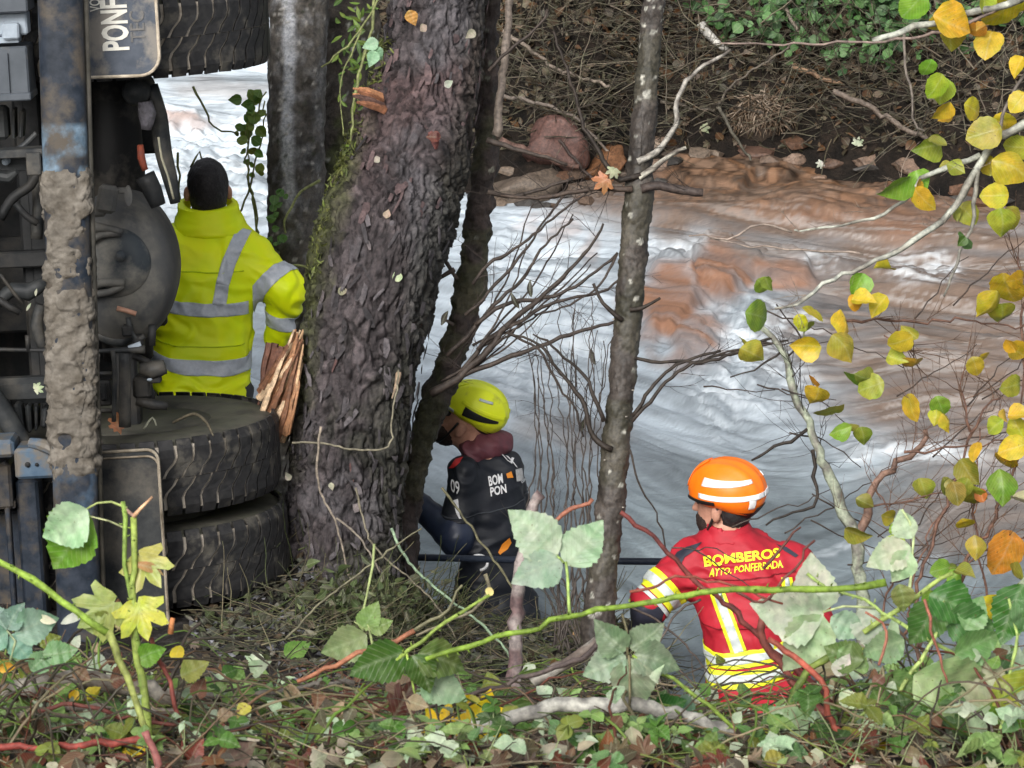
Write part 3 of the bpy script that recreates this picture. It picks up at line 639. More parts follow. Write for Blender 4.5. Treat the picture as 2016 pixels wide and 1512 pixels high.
for q, s_, c in [((805, 20), 34, (.6, .32, .1)), ((840, 50), 22, (.5, .42, .38)), ((935, 60), 24, (.4, .36, .33)), ((785, 555), 26, (.5, .58, .42)), ((665, 575), 22, (.35, .3, .25)), ((748, 310), 18, (.5, .48, .45)), ((572, 945), 18, (.6, .58, .52)), ((652, 950), 16, (.6, .55, .5)), ((868, 270), 30, (.14, .035, .03)), ((760, 430), 20, (.45, .35, .3)), ((875, 170), 20, (.5, .5, .5))]:
    o = place_leaf('stuck_leaf', 'ov', T_OV, 0, P(*q, 13.79 if q[1] > 130 else 13.98), M(s_, 13.8), rnd.uniform(0, 360), c, None, .3)
    tag(o, {20: 'orange brown leaf stuck near the top of the leaning trunk', 555: 'pale green lichen leaf stuck in the middle of the leaning trunk'}.get(q[1], {50: 'pinkish white leaf stuck high on the leaning trunk', 60: 'small grey leaf at the top right of the leaning trunk', 575: 'grey leaf stuck at the left middle of the leaning trunk', 310: 'pale leaf stuck left of centre below the snapped stub', 945: 'white leaf stuck low at the left edge of the leaning trunk', 950: 'cream leaf stuck low in the middle of the leaning trunk', 270: 'dark red leaf hanging below the small stub on the trunk', 430: 'tan leaf stuck on the bark above the middle of the trunk'}.get(q[1], 'pale leaf near the right edge of the upper leaning trunk')), 'leaf', 'leaves stuck on the leaning trunk')

# ---------------------------------------------------------------- far bank
def scatter_far(n, x0, x1, y0, y1, lift=.01):
    """random points of the far bank inside a photo region"""
    out = np.zeros((0, 3))
    while len(out) < n:
        m = max(400, n * 2); x = rng.uniform(-2.8, 3.2, m); y = rng.uniform(19.4, 26, m); q = np.stack([x, y, nz_far(x, y) + lift], 1); a, b, _ = proj(q); out = np.vstack([out, q[(a > x0) & (a < x1) & (b > y0) & (b < y1) & (q[:, 2] > .03)]])
    return out[:n]
def fnorm(n, sp=.7): return np.array([0, -.62, .78]) + rng.normal(0, sp, (n, 3))
def pick(cols, n, j=.25):
    c = np.array(cols)[rng.integers(0, len(cols), n)]; return c * rng.uniform(1 - j, 1 + j, (n, 1))
mb = MB(); n = 9000; q = scatter_far(n, 560, 2016, -120, 300); b = proj(q)[1]
a_ = proj(q)[0]; keep = rng.random(n) < np.clip(1.1 - b / 330, .15, 1)
leaf_cloud(mb, T_SM + T_MP[2:], q[keep], rng.uniform(.025, .075, keep.sum()), fnorm(keep.sum()), pick([(.055, .035, .024), (.10, .07, .052), (.03, .02, .014), (.16, .125, .10), (.05, .04, .028), (.10, .045, .02)], keep.sum()))
tp = scatter_far(2200, 620, 2016, -140, 300, .02)
for k in range(2200):
    p0 = tp[k] + np.array([0, -.12, .12]) * rnd.random(); twigs(mb, p0, np.array([rnd.gauss(0, 1), rnd.gauss(0, .4), rnd.gauss(.1, .5)]), rnd.uniform(.12, .6), rnd.uniform(.0018, .0045), 0, rnd.choice([(.10, .085, .07), (.05, .04, .03), (.19, .16, .135), (.04, .03, .025), (.09, .075, .055)]), curl=.3)
o = mb.build('bank_litter', LEAF_S); tag(o, kind='stuff'); o.data.materials[0] = LEAF_S
mb = MB(); n = 5200; q = scatter_far(n, 1330, 2040, -260, 130, .03); a_, b, _ = proj(q)
edge = np.interp(a_, [1330, 1400, 1500, 1620, 1750, 1850, 2016], [20, 60, 95, 120, 150, 110, 60]) + 25 * fbm(np.stack([a_ / 60, b / 60, 0 * a_], 1), 2, 3)
keep = (b < edge); q = q[keep] + np.stack([rng.normal(0, .02, keep.sum()), -rng.uniform(0, .16, keep.sum()), rng.uniform(0, .14, keep.sum())], 1)
dens = fbm(q * 6, 2, 8); k2 = dens > -.25; q = q[k2]; n = len(q)
leaf_cloud(mb, [T_SM[0], T_SM[1]], q, rng.uniform(.04, .075, n), np.array([0, -.7, .6]) + rng.normal(0, .5, (n, 3)), pick([(.045, .11, .035), (.07, .16, .05), (.03, .075, .03), (.10, .20, .08)], n, .3))
tag(mb.build('ivy', LEAF_S), 'glossy green ivy covering the top of the far bank', kind='stuff')
# rocks on the far shore
def rock(L, size, col, label, cat='rock', group=None, far=True, seed=1, flat=.7, name='rock'):
    q, tt = ground(L[0], L[1], far) if not isinstance(L, np.ndarray) else (L, 0)
    bm = bmesh.new(); bmesh.ops.create_icosphere(bm, subdivisions=4, radius=1); V = np.array([v.co[:] for v in bm.verts]); F = np.array([[v.index for v in f.verts] for f in bm.faces]); bm.free()
    f1, f2, cv = voro(V * 1.1 + seed * 3.1, seed); k = 1 + .22 * (f1 - .5) + .10 * fbm(V * 2.5 + seed, 3, seed); 
    for a in range(7):   # facets
        nn = rng.normal(0, 1, 3); nn /= np.linalg.norm(nn); dd = V @ nn; V = V - np.outer(np.maximum(0, dd - rnd.uniform(.45, .75)), nn)
    V = V * k[:, None] * (1 + .03 * fbm(V * 9, 3, 2))[:, None] * np.array(size) / 2; V = V @ rotz(rnd.uniform(-.5, .5)).T
    C = np.array(col) * (1 + .3 * fbm(V * 12, 3, 4))[:, None]
    o = link(name, mesh_np(name, V, F, C), BARKS); o.location = q + np.array([0, 0, size[2] * .02]); return tag(o, label, cat, group)
rock((1095, 300), (.42, .3, .40), (.10, .052, .042), 'large angular reddish brown rock on the far shore left of the lichen tree', seed=2)
rock((1030, 375), (.52, .3, .26), (.11, .085, .065), 'tan boulder at the waterline beside the forked dark tree', seed=5)
rock((1190, 335), (.36, .25, .26), (.14, .065, .03), 'orange brown rock right behind the lichen spotted trunk', seed=8)
rock((1150, 390), (.36, .22, .16), (.11, .08, .06), 'low flat tan rock lapped by water near the lichen tree', seed=9)
rock((1500, 300), (.3, .2, .1), (.12, .07, .05), 'dark wet stone at the waterline below the dry tuft', seed=10)
for (x, y, s_) in [(1400, 320, .12), (1450, 325, .1), (1560, 318, .13), (1640, 322, .1), (1710, 318, .12), (1350, 335, .1), (1480, 345, .09), (1300, 330, .12), (1790, 330, .14)]:
    rock((x, y), (s_ * 1.6, s_ * 1.2, s_ * .7), rnd.choice([(.15, .075, .04), (.11, .07, .05), (.16, .11, .08)]), 'small brown stone in the far shallows, %s' % {1300: 'the leftmost', 1350: 'second from the left', 1400: 'third from the left', 1450: 'fourth from the left', 1480: 'lying a little nearer than the rest', 1560: 'left of the orange leaf gap', 1640: 'fourth from the right end', 1710: 'next to the rightmost', 1790: 'the rightmost'}[x], group='stones in the shallows of the far shore', seed=x)
mb = MB(); xs = rng.uniform(-.9, 3.0, 260); ys = rng.uniform(19.2, 21.3, 260); zs = nz_far(xs, ys); zw = water_z(xs, ys)
for x_, y_, z_, w_ in zip(xs, ys, zs, zw):
    if abs(z_ - w_) > .09: continue
    s_ = rnd.uniform(.03, .11); V = rng.normal(0, 1, (8, 3)); V /= np.linalg.norm(V, axis=1)[:, None]
    bm = bmesh.new(); [bm.verts.new(v) for v in np.vstack([V, -V * .9])]; r_ = bmesh.ops.convex_hull(bm, input=bm.verts[:]); bmesh.ops.delete(bm, geom=[g for g in r_['geom_interior'] if isinstance(g, bmesh.types.BMVert)], context='VERTS'); bm.verts.index_update(); bmesh.ops.triangulate(bm, faces=bm.faces[:]); bm.verts.index_update()
    VV = np.array([v.co[:] for v in bm.verts]) * np.array([s_, s_ * .7, s_ * .45]) + np.array([x_, y_, max(z_, w_) + .005]); FF = np.array([[v.index for v in f.verts] for f in bm.faces]); bm.free(); mb.add(VV, FF, np.array(rnd.choice([(.12, .065, .04), (.07, .05, .035), (.15, .10, .07), (.05, .045, .04), (.2, .15, .11)])) * rnd.uniform(.6, 1.2))
tag(mb.build('shore_stones', BARKS, None, False), kind='stuff')
# dry tuft
mb = MB(); c0, _ = ground(1500, 235, True)
for k in range(700):
    a = rng.normal(0, 1, 3); a[1] = -abs(a[1]); a[2] = abs(a[2]); a /= np.linalg.norm(a); p0 = c0 + a * np.array([.17, .12, .15]) * rnd.uniform(.5, 1)
    pts = [p0]; dd = a * .5 + rng.normal(0, .7, 3)
    for j in range(4): dd = dd + np.array([0, 0, -.35]) + rng.normal(0, .25, 3); pts.append(pts[-1] + dd / np.linalg.norm(dd) * .022)
    V, F, uv = tube(np.array(pts), [.004, .005, .005, .003, .001], 3, cap=False); mb.add(V, F, np.array(rnd.choice([(.25, .18, .13), (.18, .13, .09), (.33, .26, .2), (.12, .08, .05)])) * rnd.uniform(.6, 1.2), uv)
V, F, uv = tube(np.array([c0 + [0, .12, -.1], c0 + [0, .02, 0], c0 + [0, -.06, .1]]), [.17, .16, .05], 14, .03); mb.add(V, F, (.06, .045, .035), uv)
tag(mb.build('grass_tuft', TWIG), 'round hanging tuft of dry tan grass under the ivy', 'grass tuft')
for L, r0, r1, c, lb in [([(1380, 45), (1400, 75), (1430, 100)], 9, 6, (.42, .4, .37), 'short pale broken branch lying below the ivy near the lichen tree'),
    ([(1560, 130), (1610, 150), (1665, 168)], 7, 3, (.30, .19, .12), 'tan strip of bark lying on the bank below the ivy'),
    ([(1640, 180), (1720, 215), (1800, 262), (1880, 290), (1960, 300)], 6, 4, (.14, .11, .09), 'long grey branch lying along the far bank at right'),
    ([(1300, 200), (1400, 215), (1450, 160), (1560, 90)], 3, 2, (.12, .10, .08), 'thin bent stem crossing the far bank below the ivy'),
    ([(990, 60), (1060, 110), (1110, 140), (1200, 170)], 4, 3, (.2, .16, .13), 'grey stick lying on the far bank above the reddish rock'),
    ([(975, 185), (1040, 200), (1130, 230), (1200, 300)], 4, 3, (.16, .13, .11), 'crooked stick resting on the reddish angular rock'),
    ([(1540, 5), (1565, 50), (1600, 85)], 4, 3, (.18, .15, .12), 'short stick poking out of the ivy'),
    ([(1415, 210), (1440, 260), (1475, 310), (1490, 350), (1525, 388)], 3.5, 2, (.10, .09, .07), 'dead hanging twig dangling over the brown shallows'),
    ([(1100, 275), (1160, 345), (1185, 360)], 3.5, 3, (.05, .035, .03), 'dark stick leaning on the orange brown rock'),
    ([(985, 275), (1045, 300), (1100, 318), (1140, 330)], 7, 5, (.13, .075, .06), 'reddish driftwood stick in front of the angular rock')]:
    q0, tt = ground(L[len(L) // 2][0], min(L[len(L) // 2][1], 345), True); V, F, C, uv = limb([(a, b) for a, b in L], tt - .12, r0, r1, c, 7, .03, .012); tag(link('dead_branch', mesh_np('dead_branch', V, F, C, uv), TWIG), lb, 'branch')
for q, s_, c, lb in [((1545, 325), 34, (.6, .22, .05), 'orange fallen leaf at the edge of the brown shallows'), ((1685, 300), 24, (.55, .6, .5), 'pale leaf on the dark bank at the far shore'), ((1378, 252), 26, (.5, .52, .4), 'pale yellow leaf on the far bank right of the lichen tree'), ((1622, 325), 20, (.6, .6, .6), 'small white leaf near the far waterline')]:
    p0, tt = ground(*q, True); tag(place_leaf('fallen_leaf', 'mp', T_MP, 0, p0 + np.array([0, -.02, .03]), M(s_, 21), rnd.uniform(0, 360), c, None, .3), lb, 'leaf')
# ---------------------------------------------------------------- the overturned truck, seen from behind, lying on its side
TO = P(262, 930, 13.75)
_z = UPV * math.cos(math.radians(9.8)) - FWD * math.sin(math.radians(9.8)) - RGT * .045; TZ = _z / np.linalg.norm(_z)
_y = FWD - TZ * (FWD @ TZ); TY = _y / np.linalg.norm(_y); TX = np.cross(TY, TZ); TR = np.stack([TX, TY, TZ], 1)
def TL(px, py, dy):
    """truck-frame x, z where the ray through a pixel meets the truck plane y = dy"""
    r = FWD + RGT * ((px - 1008) / FPX) + UPV * ((756 - py) / FPX); k = (dy - (CAM - TO) @ TY) / (r @ TY); q = (CAM + r * k - TO) @ TR; return np.array([q[0], dy, q[2]])
truck = empty('overturned_truck', TO, 'overturned truck lying on its side with muddy underside, big lugged wheels and mud flaps', 'truck')
truck.rotation_mode = 'QUATERNION'; truck.rotation_quaternion = Matrix([list(r_) for r_ in TR]).to_quaternion()
def tl(name, mb_or_mesh, mat, parent=None, smooth=True):
    me = mb_or_mesh.mesh(name, smooth) if isinstance(mb_or_mesh, MB) else mb_or_mesh
    o = bpy.data.objects.new(name, me); COL.objects.link(o)
    if not len(me.materials): me.materials.append(mat)
    o.parent = parent or truck; return o
RUB = simple('tyre_rubber', (.014, .014, .015), (.028, .027, .027), 40, .55, .3, .002, dirt=((.085, .078, .065), 9, .52, .66), attr=True)
RUBW = simple('tyre_sidewall', (.020, .020, .019), (.05, .048, .042), 12, .7, .4, .004, dirt=((.075, .075, .055), 7, .42, .65), attr=True)
MUDDY = simple('muddy_steel', (.014, .016, .018), (.035, .037, .037), 14, .55, .5, .004, dirt=((.095, .085, .07), 5, .48, .68), attr=True)
BLACKS = simple('dark_underbody', (.008, .009, .010), (.022, .022, .022), 14, .6, .4, .004, dirt=((.045, .04, .033), 6, .5, .7), attr=True)
PAINT = simple('scratched_dark_blue_paint', (.012, .017, .025), (.028, .035, .048), 30, .38, .15, .001, dirt=((.075, .063, .05), 8, .48, .64), attr=True)
MUD = simple('dried_mud', (.085, .073, .058), (.165, .148, .125), 22, .85, .9, .006, attr=True, spec=.15)
FLAPM = simple('rubber_flap', (.05, .06, .078), (.078, .09, .112), 20, .5, .2, .002, dirt=((.19, .175, .155), 6, .5, .62), attr=True)
LETTER = simple('cream_lettering', (.70, .68, .60), (.60, .58, .52), 50, .5, .1, .001)
# underrun bar with crust of dried mud
bx0 = TL(112, -250, -.85); bx1 = TL(163, 1420, -.85); hw = M(44, 12.9)
def rrect(n, hx, hy, r):
    out = []
    for k in range(n):
        a = 2 * math.pi * k / n; c, s_ = math.cos(a), math.sin(a); e = .62; out.append((hx * math.copysign(abs(c) ** e, c), hy * math.copysign(abs(s_) ** e, s_)))
    return np.array(out)
def prism(p0, p1, hx, hy, sides=28, step=.03, disp=None, e=None):
    p0, p1 = np.array(p0, float), np.array(p1, float); L = np.linalg.norm(p1 - p0); n = max(2, int(L / step)); R = basis(p1 - p0); sec = rrect(sides, hx, hy, 0)
    t = np.linspace(0, L, n); V = (sec[:, 0:1] * R[:, 0] + sec[:, 1:2] * R[:, 1])[None] + p0 + t[:, None, None] * R[:, 2]; V = V.reshape(-1, 3)
    if disp is not None:
        nrm = (sec / np.linalg.norm(sec, axis=1)[:, None]); nn = np.tile(nrm[:, 0:1] * R[:, 0] + nrm[:, 1:2] * R[:, 1], (n, 1)); V = V + nn * disp(V)[:, None]
    i = np.arange(n - 1)[:, None] * sides; j = np.arange(sides)[None]; j2 = (j + 1) % sides
    Q = np.stack([i + j, i + j2, i + sides + j2, i + sides + j], -1).reshape(-1, 4); m = n * sides
    V = np.vstack([V, p0, p1]); jj = np.arange(sides); kk = (jj + 1) % sides
    T = np.vstack([np.stack([kk, jj, np.full(sides, m)], 1), np.stack([(n - 1) * sides + jj, (n - 1) * sides + kk, np.full(sides, m + 1)], 1)])
    return V, [T, Q]
V, F = prism(bx0, bx1, hw, hw * .8, 32, .02)
C = np.ones((len(V), 3)) * (1 + .15 * fbm(V * 3, 2, 3))[:, None]
zc = lambda py: TL(130, py, -.85)[2]
k = (sstep(zc(250), zc(262), V[:, 2]) * 0 + ((V[:, 2] < zc(240 )) & (V[:, 2] > zc(345))) * (vnoise(V * 18, 4) > -.35))[:, None]; C = C * (1 - k) + np.array([5.5, 6.2, 5.8]) * k
k = (((V[:, 2] < zc(905)) & (V[:, 2] > zc(1015))) * (vnoise(V * 15, 6) > -.3) * .8)[:, None]; C = C * (1 - k) + np.array([2.4, 2.8, 2.9]) * k
bar = tl('underrun_bar', mesh_np('underrun_bar', V, F, C), PAINT)
def mud_disp(V):
    f1, f2, cv = voro(V * 26, 3); m = sstep(zc(300), zc(355), V[:, 2]) * sstep(zc(965), zc(905), V[:, 2])
    n = fbm(V * 7, 3, 12); m = m * sstep(-.75, -.35, n + .35 * sstep(zc(420), zc(620), V[:, 2]))
    W = V + .03 * np.stack([fbm(V * 9, 2, 61), fbm(V * 9, 2, 62), fbm(V * 9, 2, 63)], 1); g1, g2, cw = voro(W * np.array([24, 24, 17.]), 7)
    return -.012 + m * (.013 + .010 * np.abs(fbm(W * 13, 3, 5)) + .010 * cw * sstep(0, .10, g2 - g1) + .006 * fbm(V * 45, 3, 9))
V, F = prism(bx0 * .67 + bx1 * .33, bx0 * .25 + bx1 * .75, hw, hw * .8, 120, .005, mud_disp); V = np.asarray(V)
tl('mud_crust', mesh_np('mud_crust', V, F, np.ones((len(V), 3)) * (1 + .22 * fbm(V * 20, 3, 3))[:, None]), MUD, bar)
# rust-brown right edge strip, brackets
V, F = box((bx0 + bx1) / 2 + np.array([hw + .006, .01, 0]), (.016, .03, np.linalg.norm(bx1 - bx0)), basis(bx0 - bx1)); tl('edge_strip', mesh_np('edge_strip', V, F, (1.6, 1.4, 1.1)), MUDDY, bar)
def part(name, shapes, mat, parent=None, smooth=False):
    for s_ in shapes: o = tl(name, MB().add(s_[0], s_[1], s_[2] if len(s_) > 2 else (1, 1, 1)), mat, parent, smooth)
    return o
def slab(x0, y0, x1, y1, dy, th, bev=.004, rot=0):
    """plate between photo pixels, at truck depth dy"""
    a = TL(x0, y0, dy); b = TL(x1, y1, dy); c = (a + b) / 2; return box(c, (abs(b[0] - a[0]), th, abs(b[2] - a[2])), roty(rot), bev)
def rod(pts, r, dy, sides=10, ry=None):
    p = np.array([TL(q[0], q[1], dy + (q[2] if len(q) > 2 else 0)) for q in pts]); rr = [M(x, 13.6) for x in (r if isinstance(r, list) else [r] * len(p))]
    V, F, _ = tube(p, rr, sides, .03); return V, F
def flap_mesh(name, xs, ys, dy, th, round_r, waves=.01, seed=1, bulge=.0):
    """mud flap: rounded plate with a raised rim; xs ys are pixel bounds, right end rounded"""
    a = TL(xs[0], ys[0], dy); b = TL(xs[1], ys[1], dy); w_, h_ = b[0] - a[0], a[2] - b[2]; nu, nv = 46, 60
    U, W = np.meshgrid(np.linspace(0, 1, nu), np.linspace(0, 1, nv)); u = U.ravel() * w_; v = W.ravel() * h_
    rr = round_r
    for (cu, cv_, su, sv) in ((w_ - rr, rr, 1, -1), (w_ - rr, h_ - rr, 1, 1)):
        du = (u - cu) * su; dv = (v - cv_) * sv; m = (du > 0) & (dv > 0); L = np.maximum(du, dv) / (np.hypot(du, dv) + 1e-9); u = np.where(m, cu + su * du * L, u); v = np.where(m, cv_ + sv * dv * L, v)
    z = a[2] - v; x = a[0] + u; y = dy + waves * fbm(np.stack([u * 3, v * 2, 0 * u + seed], 1), 2, seed) + bulge * np.sin(np.pi * v / h_)
    d_ = np.minimum(np.minimum(u, w_ - u + 1), np.minimum(v, h_ - v)); front = y - th / 2; back = y + th / 2
    V = np.vstack([np.stack([x, front, z], 1), np.stack([x, back, z], 1)]); n = nu * nv
    i = np.arange(nv - 1)[:, None] * nu; j = np.arange(nu - 1)[None]; Q = np.stack([i + j, i + nu + j, i + nu + j + 1, i + j + 1], -1).reshape(-1, 4); E = []
    for k in range(nu - 1): E += [[k, k + 1, n + k + 1, n + k], [n - nu + k + 1, n - nu + k, 2 * n - nu + k, 2 * n - nu + k + 1]]
    for k in range(nv - 1): E += [[(k + 1) * nu, k * nu, n + k * nu, n + (k + 1) * nu], [k * nu + nu - 1, (k + 1) * nu + nu - 1, n + (k + 1) * nu + nu - 1, n + k * nu + nu - 1]]
    o_ = mesh_np(name, V, np.vstack([Q, Q[:, ::-1] + n, np.array(E)]), np.ones((2 * n, 3)), smooth=False)
    # rim path
    rim = [(w_ * .0, h_ - .008)] + [(w_ - rr + rr * math.sin(t) - .006 * math.sin(t), h_ - rr + rr * math.cos(t) - .006 * math.cos(t)) for t in np.linspace(0, math.pi / 2, 8)] + [(w_ - rr + (rr - .006) * math.cos(t), rr - (rr - .006) * math.sin(t)) for t in np.linspace(0, math.pi / 2, 8)] + [(0, .008)]
    return o_, np.array([[a[0] + p[0], dy - th / 2 - .004, a[2] - p[1]] for p in rim])
f1_, rim = flap_mesh('mud_flap', (138, 320), (-230, 150), -.66, .012, M(42, 13.1), .014, 1)
uf = tl('mud_flap', f1_, FLAPM); V, F, _ = tube(rim[:10], [.006] * 10, 6, .03); tl('flap_rim', mesh_np('flap_rim', V, F, (3.4, 3.3, 3.1)), MUD, uf)
f2_, rim2 = flap_mesh('mud_flap', (178, 340), (886, 1300), -.66, .012, M(26, 13.1), .012, 5)
lf = tl('mud_flap', f2_, MUDDY); lf['label'] = 'lower mud flap caked with brown mud'; V, F, _ = tube(rim2[8:], [.006] * len(rim2[8:]), 6, .03); tl('flap_rim', mesh_np('flap_rim', V, F, (1.9, 1.85, 1.7)), MUD, lf)
V, F, _ = tube(rim2[8:] + np.array([0, -.002, -.022]), [.004] * len(rim2[8:]), 6, .03); tl('flap_rim', mesh_np('flap_rim', V, F, (1.6, 1.5, 1.35)), MUD, lf)
def text_mesh(name, body, size, ext=.0015, sx=1, bold=.0, spacing=1.0):
    c = bpy.data.curves.new(name, 'FONT'); c.body = body; c.size = size; c.extrude = ext; c.offset = bold; c.space_character = spacing; c.align_x = 'LEFT'; c.resolution_u = 3
    o = bpy.data.objects.new(name, c); COL.objects.link(o); dg = bpy.context.evaluated_depsgraph_get(); dg.update(); me = bpy.data.meshes.new_from_object(o.evaluated_get(dg)); bpy.data.objects.remove(o)
    n = len(me.vertices); co = np.zeros(n * 3); me.vertices.foreach_get('co', co); co = co.reshape(-1, 3); co[:, 0] *= sx; me.vertices.foreach_set('co', co.ravel()); me.name = name; return me
def flap_text(body, px, py, hpx, wpx, mat, bold=.0):
    """text reading upward: left edge of letters at bottom (px, py); cap height hpx, advance wpx"""
    me = text_mesh('lettering', body, 1, .01, 1, bold); me.materials.clear(); me.materials.append(mat); co = np.zeros(len(me.vertices) * 3); me.vertices.foreach_get('co', co); co = co.reshape(-1, 3)
    co[:, 0] -= co[:, 0].min(); sx = M(wpx, 13.1) / co[:, 0].max(); sy = M(hpx, 13.1) / co[:, 1].max(); a = TL(px, py, -.67)
    V = np.stack([a[0] - co[:, 1] * sy, np.full(len(co), 0.0) - .6725 - co[:, 2] * .12 , a[2] + co[:, 0] * sx], 1); y = .014 * fbm(np.stack([(V[:, 0] - TL(138, -230, -.66)[0]) * 3, (TL(138, -230, -.66)[2] - V[:, 2]) * 2, 0 * V[:, 0] + 1], 1), 2, 1)
    V[:, 1] += y + .004; me.vertices.foreach_set('co', V.ravel()); me.update(); return tl('lettering', me, mat, uf)
flap_text('PONFERRADA', 253, 98, 50, 245, LETTER, .03); flap_text('VOLQUETES'[:2], 198, 22, 20, 24, LETTER, .01)
DL = simple('dirty_lettering', (.16, .15, .14), (.10, .10, .10), 60, .7, .2, .001); flap_text('TEC', 286, 82, 28, 60, DL, .008)
# wheels
def wheel(cz, cx=0., cy=0., R=.52, H=.27, seed=0, name='wheel'):
    """tyre with axis along truck z"""
    wh = bpy.data.objects.new(name, None); COL.objects.link(wh); wh.parent = truck; wh.location = (cx, cy, cz)
    prof = [(.26, -.40), (.30, -.47), (.42, -.50), (.475, -.47), (.502, -.42), (.505, -.2), (.505, 0), (.505, .2), (.502, .42), (.475, .47), (.42, .50), (.30, .47), (.26, .40)]
    n = 96; th = np.arange(n) / n * 2 * math.pi; V = np.array([[(r / .52 * R) * math.cos(t), (r / .52 * R) * math.sin(t), z * H] for t in th for r, z in prof]); m = len(prof)
    i = np.arange(n)[:, None] * m; i2 = ((np.arange(n) + 1) % n)[:, None] * m; j = np.arange(m - 1)[None]; Q = np.stack([i + j, i2 + j, i2 + j + 1, i + j + 1], -1).reshape(-1, 4)
    V = V * (1 + .004 * fbm(V * 12 + seed, 3, 4))[:, None]
    tl('sidewall', mesh_np('sidewall', V, Q, (1.7, 1.65, 1.5)), RUBW, wh)
    mb = MB(); N = 50
    for k in range(N):
        for row in (1, -1):
            off = .5 if row < 0 else 0; a0 = (k + off) / N * 2 * math.pi; pitch = 2 * math.pi / N; wdt = pitch * .80
            path = [(0.004, -.62), (.10, -.40), (.20, .0), (.27, .12), (.38, .10), (.50, .10)]   # (z/H from centre, angular offset in pitches)
            top = []; bot = []
            for (zz, ao) in path:
                for sgn in (-.5, .5):
                    ang = a0 + (ao * pitch * 1.0) * row + sgn * wdt; rr = R * (1.0 if zz < .45 else .975); top.append((rr * math.cos(ang), rr * math.sin(ang), row * zz * H)); r2 = R * .955; bot.append((r2 * math.cos(ang), r2 * math.sin(ang), row * zz * H))
            V = np.array(top + bot) + rng.normal(0, .0007, (24, 3)); q = []; L = len(path)
            for s_ in range(L - 1):
                a, b, c, d_ = 2 * s_, 2 * s_ + 1, 2 * s_ + 3, 2 * s_ + 2; q += [[a, b, c, d_], [a + 12, a, d_, d_ + 12], [b, b + 12, c + 12, c]]
            q += [[0, 12, 13, 1], [10, 11, 23, 22]]; q = np.array(q); q = q if row > 0 else q[:, ::-1]; mb.add(V, q, (1, 1, 1))
    tl('tread', mb, RUB, wh, False)
    V, F, _ = tube(np.array([[0, 0, -H * .44], [0, 0, H * .44]]), [.31 * R / .52] * 2, 48, .05); tl('rim', mesh_np('rim', V, F, (1.7, 1.65, 1.5)), RUBW, wh)
    gv, gf, _ = tube(np.array([[0, 0, -H * .42], [0, 0, H * .42]]), [R * .984] * 2, 96, .3, cap=False); tl('tread_base', mesh_np('tread_base', gv, gf, (2.2, 2.2, 2.2)), MUD, wh)
    return wh
zt = TL(262, 872, -.52)[2]
wl1 = wheel(zt - .135, 0, 0, .53, .265, 1); wl2 = wheel(zt - .135 - .325, .012, 0, .53, .27, 2)
zu = TL(262, 158, -.52)[2]; wheel(zu + .135, .045, 0, .53, .27, 3); wheel(zu + .135 + .325, .045, 0, .53, .27, 4)
# axle, differential
V, F, _ = tube(np.array([[0, .1, zt + .2], [0, .06, zt + .5], [.0, 0, zt + .9], [0, 0, zu - .0]]), [.09, .10, .11, .10], 20, .04); tl('axle_tube', mesh_np('axle_tube', V, F), BLACKS)
def lathe_y(c, prof, n=48, sx=1, sz=1):
    """surface of revolution about truck y through c; prof = [(radius, y)]"""
    th = np.arange(n) / n * 2 * math.pi; V = np.array([[c[0] + r * math.cos(t) * sx, c[1] + y, c[2] + r * math.sin(t) * sz] for t in th for r, y in prof]); m = len(prof)
    i = np.arange(n)[:, None] * m; i2 = ((np.arange(n) + 1) % n)[:, None] * m; j = np.arange(m - 1)[None]; return V, [np.stack([i + j, i + j + 1, i2 + j + 1, i2 + j], -1).reshape(-1, 4)]
dc = TL(232, 535, -.30)
V, F = lathe_y(dc, [(0.001, -.14), (.06, -.135), (.12, -.115), (.165, -.08), (.19, -.03), (.20, .02), (.205, .1), (.2, .25)], 56, 1.0, 1.32); DIFF = simple('cast_iron', (.05, .052, .055), (.085, .082, .075), 9, .6, .4, .004, dirt=((.14, .132, .115), 4, .45, .6), attr=True)
tl('differential', mesh_np('differential', V, F, np.ones((len(V), 3)) * (1 + .15 * fbm(V * 8, 3, 3))[:, None]), DIFF)
part('differential_cover', [lathe_y(TL(225, 520, -.43), [(0.001, -.02), (.07, -.018), (.115, -.008), (.125, .02)], 40) + ((.45, .55, .65),), lathe_y(TL(238, 503, -.45), [(0.001, -.03), (.018, -.028), (.02, .01)], 16) + ((.6, .7, .8),)], DIFF, None, True)
for L, r in [([(180, 447), (215, 450), (240, 458)], [11, 7, 8]), ([(165, 480), (200, 462), (238, 460)], [9, 7, 6]), ([(165, 565), (205, 557), (245, 557)], [13, 8, 9]), ([(178, 580), (215, 575), (243, 562)], [8, 7, 6])]:
    part('torque_arm', [rod(L, r, -.46)], DIFF, None, True)
part('brake_lining_bracket', [slab(190, 365, 232, 418, -.52, .05, .012, .2), slab(225, 370, 250, 380, -.50, .03), slab(178, 408, 210, 426, -.5, .04, .01), lathe_y(TL(253, 385, -.51), [(0.001, -.01), (.022, -.008), (.022, .01)], 14, .6, 1.6)], DIFF)
part('rubber_boot', [rod([(285, 345), (300, 375), (312, 405)], [20, 19, 15], -.42)], BLACKS, None, True)
rust = simple('rusty_orange_paint', (.28, .06, .03), (.16, .05, .035), 30, .6, .3, .002, attr=True)
part('orange_valve', [rod([(276, 285), (278, 310), (286, 335)], [6, 8, 6], -.38)], rust, None, True)
part('muddy_panel', [rod([(296, 168), (312, 230), (322, 300), (335, 352), (345, 400)], [15, 18, 17, 15, 10], -.26)], MUDDY, None, True)
part('torn_lining', [rod([(285, 200), (290, 225), (288, 255)], [14, 18, 10], -.36)], simple('grey_lining', (.16, .15, .17), (.09, .085, .09), 30, .7, .8, .01, attr=True), None, True)
